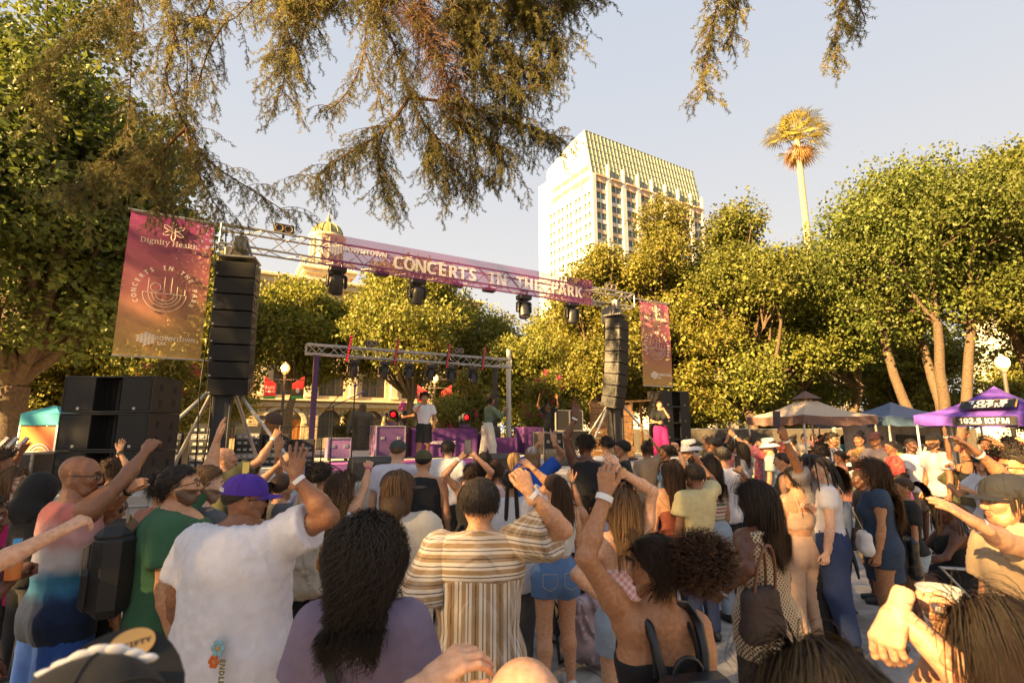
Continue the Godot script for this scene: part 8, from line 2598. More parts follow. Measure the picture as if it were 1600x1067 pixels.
	person({"label":"woman in white tee and dark jeans facing left with small white bag","at":v3(3.061, 0, -5.198),"a":-68,"h":1.744,"skin":5,"f":true,"w":1.305,"head":[-10, 4],"top":{"key":"white_fitted","c":Color(.68, .66, .7),"hem":1.02,"g":.01,"sleeve":.5,"cuff":.012,"fold":.008},"bot":{"key":"dark_denim","c":Color(.025, .045, .13),"waist":1.06,"g":.01,"pockets":true},"hair":{"k":"pony","c":BR,"len":.3,"curl":.008,"at":v3(0, .01, .11)},"step":.4,"ra":{"p":"relax","e":v3(0, -1, .4),"t":v3(2.82, 1.293, -5.078)}})
	person({"label":"woman in navy bodycon dress with very long curly brown hair","at":v3(3.564, 0, -5.198),"a":-62,"h":1.701,"skin":2,"f":true,"w":1.241,"top":{"key":"navy_dress","c":Color(.03, .055, .105),"bare":false,"sleeve":.35,"cuff":.01,"hem":.88,"skirt":.62,"neck":1.46,"g":.01,"fold":.01,"name":"dress"},"bot":{"key":"navy_dress","c":Color(.03, .055, .105),"len":.2,"name":"slip"},"hair":{"k":"long","c":DB,"n":2400,"len":.56,"curl":.011,"freq":62,"vol":.05,"frizz":.14,"segs":22,"w":.004,"tip":Color(.16, .08, .035),"hl":.5,"hlc":Color(.24, .13, .05)},"shoe":2})
	person({"label":"woman with long locs in a black top seated in the silver-framed chair","at":v3(4.662, 0, -5.7),"a":-72,"h":1.7,"skin":4,"sit":true,"f":true,"w":1.23,"top":{"key":"black_top","c":Color(.012, .012, .013),"bare":true,"hem":.9,"neck":1.42,"name":"top"},"bot":{"key":"black_trouser","c":Color(.015, .015, .018),"len":.3,"name":"shorts"},"hair":{"k":"locs","c":BK,"tip":Color(.22, .1, .03),"len":.36},"ra":{"l":v3(.05, -.28, -.42),"p":"relax"},"la":{"l":v3(-.05, -.28, -.42),"p":"relax"}})
	person({"label":"short-haired woman in red tie-dye top with red sunglasses and hoop earrings","at":v3(6.517, 0, -8.968),"a":-70,"h":1.827,"skin":2,"f":true,"w":1.198,"head":[15, 5],"top":{"key":"tie_dye","m":tie_dye(),"sleeve":.8,"cuff":.03,"hem":.78,"loose":.1},"bot":{"key":"light_denim","c":Color(.34, .42, .52),"len":.35,"name":"shorts"},"hair":{"k":"buzz","c":BK},"glasses":"red"})
	person({"label":"bearded man in pink floral shirt lifting his phone","at":v3(4.444, 0, -9.272),"a":-62,"h":1.86,"skin":1,"w":1.156,"head":[-10, 14],"top":{"key":"pink_floral","m":pink_floral(),"sleeve":.75,"cuff":.03,"hem":.74,"loose":.06},"bot":{"key":"tan_short","c":Color(.2, .15, .1),"len":.45,"name":"shorts"},"hair":{"k":"short","c":BK,"len":.05,"vol":.018},"beard":true,"la":{"p":"grip","n":v3(-.6, .2, .5),"e":v3(-.2, -1, .2),"band":"white","t":v3(3.902, 1.917, -9.172)}})
	person({"label":"person with dark locs lifting a phone beside the tan canopy","at":v3(3.011, 0, -5.263),"a":-30,"h":1.76,"skin":3,"top":{"key":"grey_marl","c":Color(.16, .15, .17)},"bot":BLK,"hair":{"k":"locs","c":BK,"len":.34},"la":{"p":"grip","n":v3(0, 0, 1),"e":v3(-.4, -1, .4),"band":"white","t":v3(2.579, 2.003, -4.963)},"w":1.07})
	person({"label":"woman in black vest with teal fan and braid behind the floral shirt","at":v3(3.51, 0, -6.8),"a":-60,"h":1.719,"skin":1,"f":true,"top":{"key":"black_top","c":Color(.012, .012, .013),"bare":true,"hem":1.1,"name":"vest"},"bot":{"key":"cream_trouser","c":Color(.5, .45, .36)},"hair":{"k":"pony","c":BK,"len":.4},"w":1})
	person({"label":"man in glasses and grey hooded top before the striped shirt","at":v3(4.705, 0, -8),"a":-30,"h":1.748,"skin":4,"w":1.15,"top":{"key":"ash_hoodie","c":Color(.2, .19, .2),"sleeve":1.9},"bot":BLK,"hair":{"k":"curls","c":BK,"vol":.02,"len":.06},"glasses":"black"})
	person({"label":"woman with dark bun glancing left beside the white fitted tee","at":v3(5.793, 0, -9.246),"a":-60,"h":1.645,"skin":2,"f":true,"top":{"key":"peach_top","c":Color(.45, .2, .14)},"bot":JEANS,"hair":{"k":"bun","c":BK,"at":v3(0, 0, .12)},"w":1.07})
	person({"label":"girl in light blue sundress with orange-lit face near the barrier","at":v3(2.42, 0, -8.2),"a":-70,"h":1.78,"skin":3,"f":true,"top":{"key":"sky_dress","c":Color(.14, .28, .5),"bare":true,"straps":true,"neck":1.36,"skirt":.6,"name":"dress"},"hair":{"k":"bun","c":BK,"at":v3(0, .03, .12)},"w":1})
	person({"label":"person in white bucket hat and pale tee near the barrier","at":v3(2.517, 0, -7.4),"a":-65,"h":1.859,"skin":1,"top":{"key":"pale_mint","c":Color(.4, .48, .46)},"bot":BLK,"hair":{"k":"short","c":BK},"cap":{"key":"bucketwhite","c":Color(.55, .55, .58),"bucket":true},"w":1})
	person({"label":"person in white bucket hat half hidden behind the floral shirt","at":v3(4.429, 0, -9),"a":-60,"h":1.86,"skin":1,"top":{"key":"pale_mint","c":Color(.4, .48, .46)},"bot":BLK,"hair":{"k":"short","c":BK},"cap":{"key":"bucketwhite","c":Color(.55, .55, .58),"bucket":true},"w":1})
	person({"label":"woman reaching one bare arm over the dark-haired heads","at":v3(2.49, 0, -7.153),"a":-20,"h":1.645,"skin":0,"f":true,"top":{"key":"mocha_top","c":Color(.2, .12, .08),"bare":true,"name":"top"},"bot":JEANS,"hair":{"k":"short","c":DB},"la":{"p":"droop","n":v3(0, .9, .2),"e":v3(.5, -.9, .1),"band":"black","t":v3(2.092, 1.939, -6.753)},"w":1.07})
	person({"label":"man in dark cap and shades behind the faded grey cap","at":v3(3.712, 0, -9.5),"a":-30,"h":1.86,"skin":2,"top":{"key":"black_tee","c":Color(.013, .013, .015)},"bot":BLK,"hair":{"k":"short","c":BK},"cap":{"key":"navyblack","c":Color(.022, .024, .032)},"w":1})
	person({"label":"man in black polo standing by the fence","at":v3(5.407, 0, -14.5),"a":150,"h":1.86,"skin":4,"top":{"key":"black_tee","c":Color(.013, .013, .015)},"bot":BLK,"hair":{"k":"buzz","c":BK},"w":1})
	person({"label":"woman in black tee photographing by the fence","at":v3(5.505, 0, -13.5),"a":-40,"h":1.8,"skin":2,"f":true,"top":{"key":"black_tee","c":Color(.013, .013, .015)},"bot":BLK,"hair":{"k":"bun","c":BK},"la":{"p":"grip","e":v3(-.5, -1, 0),"t":v3(5.57, 2.008, -13.3)},"w":1})
	person({"label":"man in open blue and white striped shirt over a yellow tee","at":v3(6.767, 0, -11),"a":150,"h":1.925,"skin":3,"top":{"key":"blue_stripe","m":blue_stripe()},"bot":BLK,"hair":{"k":"curls","c":BK,"vol":.02,"len":.05},"w":1})
	person({"label":"woman in patterned brown top and cream trousers clapping","at":v3(6.67, 0, -10),"a":-120,"h":1.943,"skin":2,"f":true,"top":{"key":"brown_pattern","m":brown_pattern(),"bare":true,"hem":1,"name":"top"},"bot":{"key":"cream_trouser","c":Color(.5, .45, .36),"wide":.03},"hair":{"k":"bun","c":BK},"ra":{"l":v3(-.05, -.1, -.35)},"la":{"l":v3(.05, -.1, -.35)},"w":1})
	person({"label":"person in grey tee and maroon cap holding a red drum","at":v3(6.643, 0, -9.5),"a":-100,"h":1.968,"skin":3,"top":{"key":"dove_tee","c":Color(.2, .17, .2)},"bot":BLK,"hair":{"k":"short","c":BK},"cap":{"key":"maroon","c":Color(.09, .03, .04)},"ra":{"l":v3(.02, -.25, -.34),"p":"grip"},"la":{"l":v3(-.02, -.22, -.36),"p":"grip"},"w":1})
	person({"label":"boy in white tee behind the red tie-dye top","at":v3(7.336, 0, -9.6),"a":170,"h":1.851,"skin":4,"top":{"key":"plain_white","c":Color(.7, .69, .73)},"bot":{"key":"tan_short","c":Color(.2, .15, .1),"len":.45,"name":"shorts"},"hair":{"k":"buzz","c":BK},"w":1})
	person({"label":"man in white tee and black headband beside the grey tent wall","at":v3(6.964, 0, -8.6),"a":-85,"h":1.949,"skin":2,"top":{"key":"plain_white","c":Color(.7, .69, .73)},"bot":BLK,"hair":{"k":"buzz","c":BK},"cap":{"key":"blackfelt","c":Color(.012, .011, .011),"dir":180},"beard":true,"w":1})
	person({"label":"woman in camouflage top clasping raised hands","at":v3(7.007, 0, -8.512),"a":-80,"h":1.723,"skin":2,"f":true,"top":{"key":"camo","m":camo(),"bare":true,"name":"top"},"bot":JEANS,"hair":{"k":"buzz","c":BK},"la":{"p":"open","n":v3(.3, .1, .9),"e":v3(-.3, -1, .2),"band":"white","t":v3(6.758, 2.173, -8.112)},"ra":{"p":"fist","e":v3(.2, -1, .1),"t":v3(6.798, 1.489, -8.112)},"w":1.07})
	person({"label":"smiling woman in black strap top below the purple canopy","at":v3(7.162, 0, -8.208),"a":-110,"h":1.752,"skin":2,"f":true,"top":{"key":"black_top","c":Color(.012, .012, .013),"bare":true,"straps":true,"neck":1.36,"name":"top"},"bot":JEANS,"hair":{"k":"short","c":Color(.12, .02, .03),"len":.09},"la":{"p":"flat","e":v3(-.3, -1, .2),"t":v3(6.593, 2.043, -7.808)},"w":1.07})
	person({"label":"woman in dark cap and white top clasping her hands","at":v3(5.875, 0, -6.536),"a":-88,"h":1.721,"skin":1,"f":true,"top":{"key":"plain_white","c":Color(.7, .69, .73)},"bot":JEANS,"hair":{"k":"long","c":DB,"len":.3},"cap":{"key":"blackfelt","c":Color(.012, .011, .011)},"ra":{"l":v3(-.04, -.1, -.36),"p":"fist"},"la":{"l":v3(.02, -.1, -.36),"p":"fist"},"w":1.07})
	person({"label":"child in pink tee by the red tie-dye top","at":v3(6.024, 0, -8.2),"a":-90,"h":1.31,"skin":3,"f":true,"top":{"key":"candy_pink","c":Color(.6, .12, .3)},"bot":JEANS,"hair":{"k":"puff","c":BK,"r":.07,"at":v3(0, .08, .1)},"w":1})
	person({"label":"girl in black tee with long ponytail between the tie-dye top and curls","at":v3(4.099, 0, -5.54),"a":-70,"h":1.505,"skin":2,"f":true,"top":{"key":"black_tee","c":Color(.013, .013, .015),"hem":.9},"bot":{"key":"light_denim","c":Color(.34, .42, .52),"len":.25,"name":"shorts"},"hair":{"k":"pony","c":DB,"len":.3,"tip":BL},"w":1.07})
	person({"label":"person in black top in the far shade below the tan canopy","at":v3(10.1, 0, -17),"a":160,"h":1.86,"skin":3,"top":{"key":"far_0","c":Color(.013, .013, .015)},"bot":JEANS,"hair":{"k":"short","c":BK,"len":.05},"f":false,"ra":{"l":v3(.0457757, .31802, -.295046),"p":"relax","e":v3(1, -.6, 0)},"w":1})
	person({"label":"person in grey top in the far shade below the tan canopy","at":v3(10.09, 0, -18),"a":-150,"h":1.86,"skin":2,"top":{"key":"far_1","c":Color(.25, .22, .22)},"bot":BLK,"hair":{"k":"bun","c":BK,"len":.05},"f":true,"w":1})
	person({"label":"person in teal tee far below the tan canopy","at":v3(10.55, 0, -16.5),"a":140,"h":1.86,"skin":1,"top":{"key":"far_2","c":Color(.03, .28, .32)},"bot":{"key":"tan_short","c":Color(.2, .15, .1),"len":.45,"name":"shorts"},"hair":{"k":"long","c":BK,"len":.3},"f":true,"w":1})
	person({"label":"person in black tee and cap far below the tan canopy","at":v3(10.82, 0, -16),"a":-120,"h":1.86,"skin":3,"top":{"key":"far_3","c":Color(.013, .013, .015)},"bot":BLK,"hair":{"k":"bun","c":BK,"len":.05},"f":true,"ra":{"l":v3(-.00711991, .485495, -.09277),"p":"flat","e":v3(1, -.6, 0)},"w":1})
	person({"label":"person in white shirt far below the tan canopy","at":v3(12.12, 0, -17.5),"a":-150,"h":1.86,"skin":2,"top":{"key":"far_4","c":Color(.6, .58, .55)},"bot":BLK,"hair":{"k":"bun","c":BK,"len":.05},"f":true,"w":1})
	person({"label":"person in dark green tee by the blue canopy leg","at":v3(11.75, 0, -16.2),"a":-100,"h":1.86,"skin":4,"top":{"key":"far_5","c":Color(.05, .07, .04)},"bot":JEANS,"hair":{"k":"bun","c":DB,"len":.05},"f":true,"w":1})
	person({"label":"person in black vest behind the tent wall","at":v3(13.13, 0, -17.4),"a":-130,"h":1.86,"skin":3,"top":{"key":"far_6","c":Color(.013, .013, .015)},"bot":BLK,"hair":{"k":"bun","c":DB,"len":.05},"f":true,"ra":{"l":v3(.0843403, .401191, -.255552),"p":"flat","e":v3(1, -.6, 0)},"w":1})
	person({"label":"person in coral tee far behind the fence","at":v3(9.876, 0, -19),"a":170,"h":1.86,"skin":2,"top":{"key":"far_7","c":Color(.4, .1, .08)},"bot":BLK,"hair":{"k":"bun","c":DB,"len":.05},"f":true,"w":1})
	person({"label":"pale person in beige top beside the fence end","at":v3(6.165, 0, -11.5),"a":-60,"h":1.86,"skin":5,"top":{"key":"far_8","c":Color(.5, .36, .27)},"bot":BLK,"hair":{"k":"bun","c":BK,"len":.05},"f":true,"w":1})
	person({"label":"person in maroon tee far beyond the tan canopy","at":v3(12.16, 0, -21),"a":-170,"h":1.86,"skin":3,"top":{"key":"far_9","c":Color(.15, .03, .04)},"bot":{"key":"tan_short","c":Color(.2, .15, .1),"len":.45,"name":"shorts"},"hair":{"k":"long","c":BK,"len":.3},"f":true,"la":{"l":v3(-.0327892, .419782, -.192239),"p":"open","e":v3(-1, -.6, 0)},"w":1})
	person({"label":"seated person in white tee at the drum table","at":v3(8.064, 0, -12.4),"a":-150,"h":1.46,"skin":4,"top":{"key":"far_10","c":Color(.55, .55, .57)},"bot":JEANS,"hair":{"k":"short","c":BK,"len":.05},"f":false,"w":1})
	person({"label":"person in mustard tee by the drum table","at":v3(9.443, 0, -13),"a":-140,"h":1.71,"skin":2,"top":{"key":"far_11","c":Color(.4, .26, .05)},"bot":BLK,"hair":{"k":"short","c":BK,"len":.05},"f":false,"w":1})
	person({"label":"person in navy tee below the purple canopy","at":v3(8.921, 0, -9.8),"a":-120,"h":1.86,"skin":3,"top":{"key":"far_12","c":Color(.03, .04, .1)},"bot":{"key":"tan_short","c":Color(.2, .15, .1),"len":.45,"name":"shorts"},"hair":{"k":"curls","c":BK,"len":.05},"f":false,"ra":{"l":v3(.0901757, .329013, -.131555),"p":"open","e":v3(1, -.6, 0)},"w":1})
	person({"label":"person in red tee below the purple canopy","at":v3(8.958, 0, -9.4),"a":-100,"h":1.86,"skin":2,"top":{"key":"far_13","c":Color(.35, .03, .03)},"bot":BLK,"hair":{"k":"curls","c":DB,"len":.05},"f":false,"w":1})
	person({"label":"person in white tee at the barrier beside the black tank","at":v3(1.564, 0, -8.6),"a":-10,"h":1.865,"skin":1,"top":{"key":"far_14","c":Color(.66, .65, .66)},"bot":JEANS,"hair":{"k":"curls","c":BK,"len":.05},"f":false,"w":1})
	person({"label":"person in tan top at the barrier before the planks","at":v3(2.139, 0, -8.3),"a":-15,"h":1.809,"skin":2,"top":{"key":"far_15","c":Color(.4, .28, .18)},"bot":JEANS,"hair":{"k":"bun","c":DB,"len":.05},"f":true,"ra":{"l":v3(.0768864, .339742, -.219116),"p":"open","e":v3(1, -.6, 0)},"w":1})
	person({"label":"person in black tee before the fence with headwrap","at":v3(3.869, 0, -10.2),"a":-40,"h":1.86,"skin":3,"top":{"key":"far_16","c":Color(.03, .03, .035)},"bot":JEANS,"hair":{"k":"short","c":DB,"len":.05},"f":false,"w":1})
	person({"label":"person in silver-grey tee behind the faded grey cap","at":v3(3.778, 0, -8.6),"a":-45,"h":1.803,"skin":2,"top":{"key":"far_17","c":Color(.3, .28, .28)},"bot":BLK,"hair":{"k":"long","c":BK,"len":.3},"f":true,"w":1})
	person({"label":"person in coral top between the two bucket hats","at":v3(3.981, 0, -9.6),"a":-45,"h":1.782,"skin":3,"top":{"key":"far_18","c":Color(.6, .22, .17)},"bot":BLK,"hair":{"k":"bun","c":BK,"len":.05},"f":true,"ra":{"l":v3(-.0448648, .371417, -.279347),"p":"flat","e":v3(1, -.6, 0)},"w":1})
	person({"label":"person in cream top before the fence","at":v3(5.659, 0, -12.5),"a":-60,"h":1.86,"skin":1,"top":{"key":"far_19","c":Color(.5, .45, .35)},"bot":BLK,"hair":{"k":"bun","c":BK,"len":.05},"f":true,"w":1})
	person({"label":"dark-haired person low behind the raised banded arm","at":v3(-2.706, 0, -4.091),"a":20,"h":1.645,"skin":1,"top":{"key":"far_20","c":Color(.3, .14, .1)},"bot":JEANS,"hair":{"k":"bun","c":BK,"len":.05},"f":true,"w":1.07})
	person({"label":"person in black cap at the edge by the flight case","at":v3(-5.607, 0, -5.745),"a":40,"h":1.76,"skin":3,"top":{"key":"far_21","c":Color(.02, .02, .022)},"bot":{"key":"tan_short","c":Color(.2, .15, .1),"len":.45,"name":"shorts"},"hair":{"k":"curls","c":DB,"len":.05},"f":false,"la":{"l":v3(-.00868205, .338283, -.188964),"p":"open","e":v3(-1, -.6, 0)},"w":1.07})
	person({"label":"person with raised hand below the subwoofers","at":v3(-4.336, 0, -5.72),"a":15,"h":1.645,"skin":1,"top":{"key":"far_22","c":Color(.12, .1, .1)},"bot":JEANS,"hair":{"k":"bun","c":DB,"len":.05},"f":true,"ra":{"p":"open","n":v3(0, 0, 1),"e":v3(1, -.5, 0),"d":v3(.15, 1, 0),"band":"black","t":v3(-4.22, 1.773, -5.62)},"w":1.07})
	person({"label":"dark-haired person in front of the left tower","at":v3(-2.896, 0, -5.824),"a":10,"h":1.639,"skin":1,"top":{"key":"far_23","c":Color(.2, .18, .17)},"bot":JEANS,"hair":{"k":"short","c":DB,"len":.05},"f":false,"w":1.07})
	person({"label":"person in pale blue tee before the microphone stands","at":v3(-2.252, 0, -5.6),"a":5,"h":1.652,"skin":2,"top":{"key":"far_24","c":Color(.35, .45, .58)},"bot":JEANS,"hair":{"k":"short","c":BK,"len":.05},"f":false,"la":{"p":"flat","n":v3(0, 0, 1),"e":v3(-1, -.5, 0),"d":v3(0, 1, 0),"t":v3(-2.379, 1.792, -5.3)},"w":1.07})
	person({"label":"person in lilac tee before the left wedge","at":v3(-1.8, 0, -4.928),"a":5,"h":1.657,"skin":1,"top":{"key":"far_25","c":Color(.3, .22, .35)},"bot":BLK,"hair":{"k":"curls","c":BK,"len":.05},"f":false,"w":1.07})
	person({"label":"person in pale pink tee between braids and bowl-shaped hair","at":v3(-.174, 0, -5.72),"a":0,"h":1.645,"skin":1,"top":{"key":"far_26","c":Color(.6, .42, .42)},"bot":JEANS,"hair":{"k":"bun","c":DB,"len":.05},"f":true,"w":1.07})
	person({"label":"person in lemon tee behind the knitted tube top","at":v3(1.866, 0, -5.376),"a":-20,"h":1.646,"skin":3,"top":{"key":"far_27","c":Color(.6, .52, .28)},"bot":JEANS,"hair":{"k":"short","c":BK,"len":.05},"f":false,"ra":{"l":v3(.133306, .322724, -.284448),"p":"relax","e":v3(1, -.6, 0)},"w":1.07})
	person({"label":"person in black top in front of the lawn","at":v3(4.303, 0, -6.496),"a":-70,"h":1.499,"skin":4,"top":{"key":"far_28","c":Color(.015, .015, .017)},"bot":{"key":"tan_short","c":Color(.2, .15, .1),"len":.45,"name":"shorts"},"hair":{"k":"short","c":DB,"len":.05},"f":false,"w":1.07})
	person({"label":"singer in white tee and dark shorts holding a microphone to his mouth","at":v3(-2.156, 1.152, -12.7),"a":170,"h":1.74,"skin":2,"top":{"key":"stage_white","c":Color(.72, .71, .72),"hem":.98,"g":.012},"bot":{"key":"black_short","c":Color(.02, .022, .02),"len":.42,"waist":1.02,"g":.02,"name":"shorts"},"hair":{"k":"curls","c":BK,"vol":.03,"len":.08},"ra":{"l":v3(-.12, .1, -.24),"p":"grip","e":v3(.8, -1, .1),"n":v3(.3, 0, -.5)},"la":{"l":v3(-.06, -.5, -.08)},"shoe":1,"step":.3,"w":1})
	person({"label":"singer in green patterned blouse and white trousers holding a microphone","at":v3(-.596, 1.152, -12.9),"a":60,"h":1.7,"skin":3,"f":true,"top":{"key":"green_blouse","m":green_blouse(),"sleeve":1.7,"hem":1.08,"name":"blouse"},"bot":{"key":"white_trouser","c":Color(.62, .58, .5),"wide":.018,"waist":1.08},"hair":{"k":"puff","c":BK,"r":.075,"at":v3(0, .1, .06)},"ra":{"l":v3(-.04, -.02, -.34),"p":"grip","e":v3(.5, -1, 0)},"la":{"l":v3(.1, -.12, -.4),"p":"flat"},"shoe":1,"step":.8,"lean":v3(0, 0, -.06),"w":1})
	person({"label":"musician in black top and pink headscarf behind the draped table","at":v3(-3.466, 1.152, -16.4),"a":100,"h":1.727,"skin":3,"top":{"key":"black_tee","c":Color(.013, .013, .015)},"bot":{"key":"candy_pink","c":Color(.6, .12, .3)},"hair":{"k":"long","c":Color(.35, .06, .24),"len":.3},"ra":{"l":v3(.1, -.1, -.4)},"w":1})
	person({"label":"man in black printed tee throwing both arms up at the back of the stage","at":v3(1.182, 1.152, -17),"a":165,"h":1.72,"skin":3,"top":{"key":"black_tee","c":Color(.013, .013, .015)},"bot":JEANS,"hair":{"k":"locs","c":BK,"len":.2},"ra":{"l":v3(.14, .5, -.05),"p":"open","e":v3(1, -.5, 0)},"la":{"l":v3(-.14, .5, -.05),"p":"open","e":v3(-1, -.5, 0)},"w":1})
	person({"label":"camerawoman in black tee and magenta trousers holding a camera to her face","at":v3(4.176, 1.152, -14.6),"a":178,"h":1.665,"skin":1,"f":true,"w":1.08,"top":{"key":"black_tee","c":Color(.013, .013, .015),"hem":1,"sleeve":.8},"bot":{"key":"magenta","c":Color(.5, .015, .15),"wide":.035,"waist":1.06},"hair":{"k":"bun","c":DB,"at":v3(0, 0, .12)},"la":{"l":v3(.1, .06, -.26),"p":"grip","e":v3(-.6, -1, 0)},"ra":{"l":v3(-.02, -.3, -.26),"p":"relax","e":v3(.9, -.8, .3)}})

var PHONES := [["phone recording the stage held by the claw-clip woman", Vector3(-1.652, 1.693, -4.107), 0.05, 0.1, Color(0.3, 0.22, 0.34)], ["phone held up by the woman in black top", Vector3(-0.469, 1.829, -5.550), 0.0, 0.1, Color(0.1, 0.1, 0.13)], ["phone held up by the man in faded grey cap", Vector3(2.733, 1.622, -6.352), 0.2, 0.0, Color(0.02, 0.02, 0.025)], ["phone lifted high by the person with dark locs", Vector3(2.529, 2.105, -4.943), 0.15, 0.1, Color(0.04, 0.04, 0.06)], ["phone lifted by the man in pink floral shirt", Vector3(3.817, 2.116, -9.122), 1.0, 0.0, Color(0.03, 0.03, 0.04)], ["phone held at the olive shirt's edge", Vector3(-2.744, 1.607, -5.424), 0.1, 0.0, Color(0.35, 0.3, 0.12)]]
const AT_GREEN := Vector3(-2.029, 0.000, -3.222)
const AT_BRA := Vector3(0.518, 0.000, -1.960)
const AT_WHITE := Vector3(-1.384, 0.000, -2.746)
const AT_PURPLE := Vector3(-0.522, 0.000, -1.933)
const AT_SEATED := Vector3(0.646, 0.000, -5.116)
const AT_CURLS := Vector3(0.962, 0.000, -6.039)
const AT_LOCS := Vector3(4.662, 0.000, -5.700)
const AT_CROCHET := Vector3(1.553, 0.000, -3.374)
const AT_JEANSW := Vector3(3.061, 0.000, -5.198)
const AT_CLAW := Vector3(-1.891, 0.000, -4.337)
const AT_WAVES := Vector3(-1.407, 0.000, -4.337)
const AT_NAVY := Vector3(3.564, 0.000, -5.198)
const TALL_GREEN := 1.778
const TALL_BRA := 1.616
const TALL_PURPLE := 1.645
const CAP_AT := Vector3(-2.633, 2.072, -5.674)
const BOTTLE_AT := Vector3(-2.343, 1.314, -2.552)
const CUP_AT := Vector3(1.079, 1.486, -1.382)

# ---------------------------------------------------------------- things carried and chairs
func phone(label: String, at: Vector3, yaw: float, tilt := 0.0, screen := Color(0.25, 0.25, 0.33)) -> void:
	var t := thing("phone", label, "phone", at, yaw)
	t.rotation.x = tilt
	var b := MB.new()
	b.box(Vector3(), Vector3(0.076, 0.156, 0.009), 0.004)
	part(t, "case", b, mat("phone_black", Color(0.012, 0.012, 0.014), 0.3))
	b = MB.new()
	b.box(Vector3(0, 0, 0.0052), Vector3(0.068, 0.146, 0.002))
	var m := mat("screen_%.2f" % screen.b, screen, 0.15)
	m.emission_enabled = true
	m.emission = screen
	m.emission_energy_multiplier = 0.07
	part(t, "screen", b, m)

func camp_chair(label: String, at: Vector3, yaw: float, c: Color, key: String, metal: Color) -> void:
	var t := thing("folding_chair", label, "chair", at, yaw)
	var fm := mat("chair_" + key, metal, 0.4, 0.3)
	for s in [-1.0, 1.0]:
		for q in [[Vector3(s * 0.27, 0.012, -0.25), Vector3(s * 0.25, 0.42, 0.20)], [Vector3(s * 0.27, 0.012, 0.25), Vector3(s * 0.25, 0.62, -0.22)], [Vector3(s * 0.25, 0.38, 0.2), Vector3(s * 0.25, 0.92, 0.30)]]:
			var b := MB.new()
			b.rod(q[0], q[1], 0.013, 8)
			part(t, "leg", b, fm)
		var b := MB.new()
		b.box(Vector3(s * 0.27, 0.63, -0.02), Vector3(0.06, 0.025, 0.46), 0.01)
		part(t, "armrest", b, fm)
	var b := MB.new()
	b.bar(Vector3(-0.26, 0.02, -0.25), Vector3(0.26, 0.02, 0.25), 0.02); b.bar(Vector3(0.26, 0.03, -0.25), Vector3(-0.26, 0.03, 0.25), 0.02)
	part(t, "cross_brace", b, fm)
	for q in [["seat", Vector3(0, 0.42, -0.03), Vector3(0.5, 0.02, 0.46), 0.06], ["backrest", Vector3(0, 0.70, 0.265), Vector3(0.5, 0.44, 0.02), -0.18]]:
		b = MB.new()
		b.box(q[1], q[2], 0.008, Basis(Vector3.RIGHT, q[3]))
		var pt := part(t, q[0], b, cloth("chair_" + key, c))
		if key == "black" and q[0] == "backrest":
			b = MB.new()
			b.face([Vector3(-0.06, 0.72, 0.284), Vector3(0.0, 0.80, 0.298), Vector3(0.06, 0.72, 0.284)], Vector3(0, 0, 1))
			part(pt, "peak_logo", b, mat("logo_yellow", Color(0.7, 0.5, 0.1), 0.7))

func strap(t: Node3D, pts: Array, w: float, m: Material, called := "strap", ce := Vector3(0, 0, -0.6)) -> void:
	var b := MB.new()
	for k in pts.size() - 1:
		var d: Vector3 = (pts[k + 1] - pts[k]).normalized()
		var side := d.cross(((pts[k] + pts[k + 1]) * 0.5 - ce).normalized()).normalized()
		var nn := side.cross(d)
		b.box((pts[k] + pts[k + 1]) * 0.5, Vector3(w, pts[k].distance_to(pts[k + 1]) + 0.008, 0.006), 0.0, Basis(side, d, nn))
	part(t, called, b, m)

func backpack(label: String, at: Vector3, yaw: float, size: Vector3, body: Material, trim: Material, sh: float, thick: float) -> void:   # origin at the pack's base; the wearer is towards -z
	var t := thing("backpack", label, "backpack", at, yaw)
	var b := MB.new()
	b.box(Vector3(0, size.y * 0.46, 0), Vector3(size.x, size.y * 0.92, size.z * 0.8), 0.055)
	b.box(Vector3(0, size.y * 0.86, 0.01), Vector3(size.x * 0.94, size.y * 0.2, size.z * 0.74), 0.05)
	part(t, "pack", b, body)
	b = MB.new()
	b.box(Vector3(0, size.y * 0.30, size.z * 0.44), Vector3(size.x * 0.74, size.y * 0.44, size.z * 0.26), 0.03)
	part(t, "front_pocket", b, body)
	for s in [-1.0, 1.0]:
		var sb := MB.new()
		sb.tube(PackedVector3Array([Vector3(s * 0.07, size.y * 0.82, -thick * 0.25), Vector3(s * 0.085, sh - 0.10, -thick + 0.118), Vector3(s * 0.09, sh - 0.02, -thick + 0.082), Vector3(s * 0.095, sh + 0.018, -thick + 0.015), Vector3(s * 0.10, sh - 0.0, -thick - 0.06), Vector3(s * 0.105, sh - 0.09, -thick - 0.125), Vector3(s * 0.115, sh - 0.22, -thick - 0.14)]), PackedFloat32Array([0.017]), 8)
		part(t, "shoulder_strap", sb, trim)
		strap(t, [Vector3(s * 0.06, size.y * 0.94, 0.03), Vector3(s * 0.07, size.y * 0.72, size.z * 0.62), Vector3(s * 0.07, size.y * 0.45, size.z * 0.62)], 0.022, trim, "compression_strap")
	b = MB.new()
	var p := PackedVector3Array()
	for k in 9: p.append(Vector3(cos(PI * k / 8) * 0.05, size.y * 0.93 + sin(PI * k / 8) * 0.05, -0.03))
	b.tube(p, PackedFloat32Array([0.008]), 6)
	part(t, "grab_handle", b, trim)

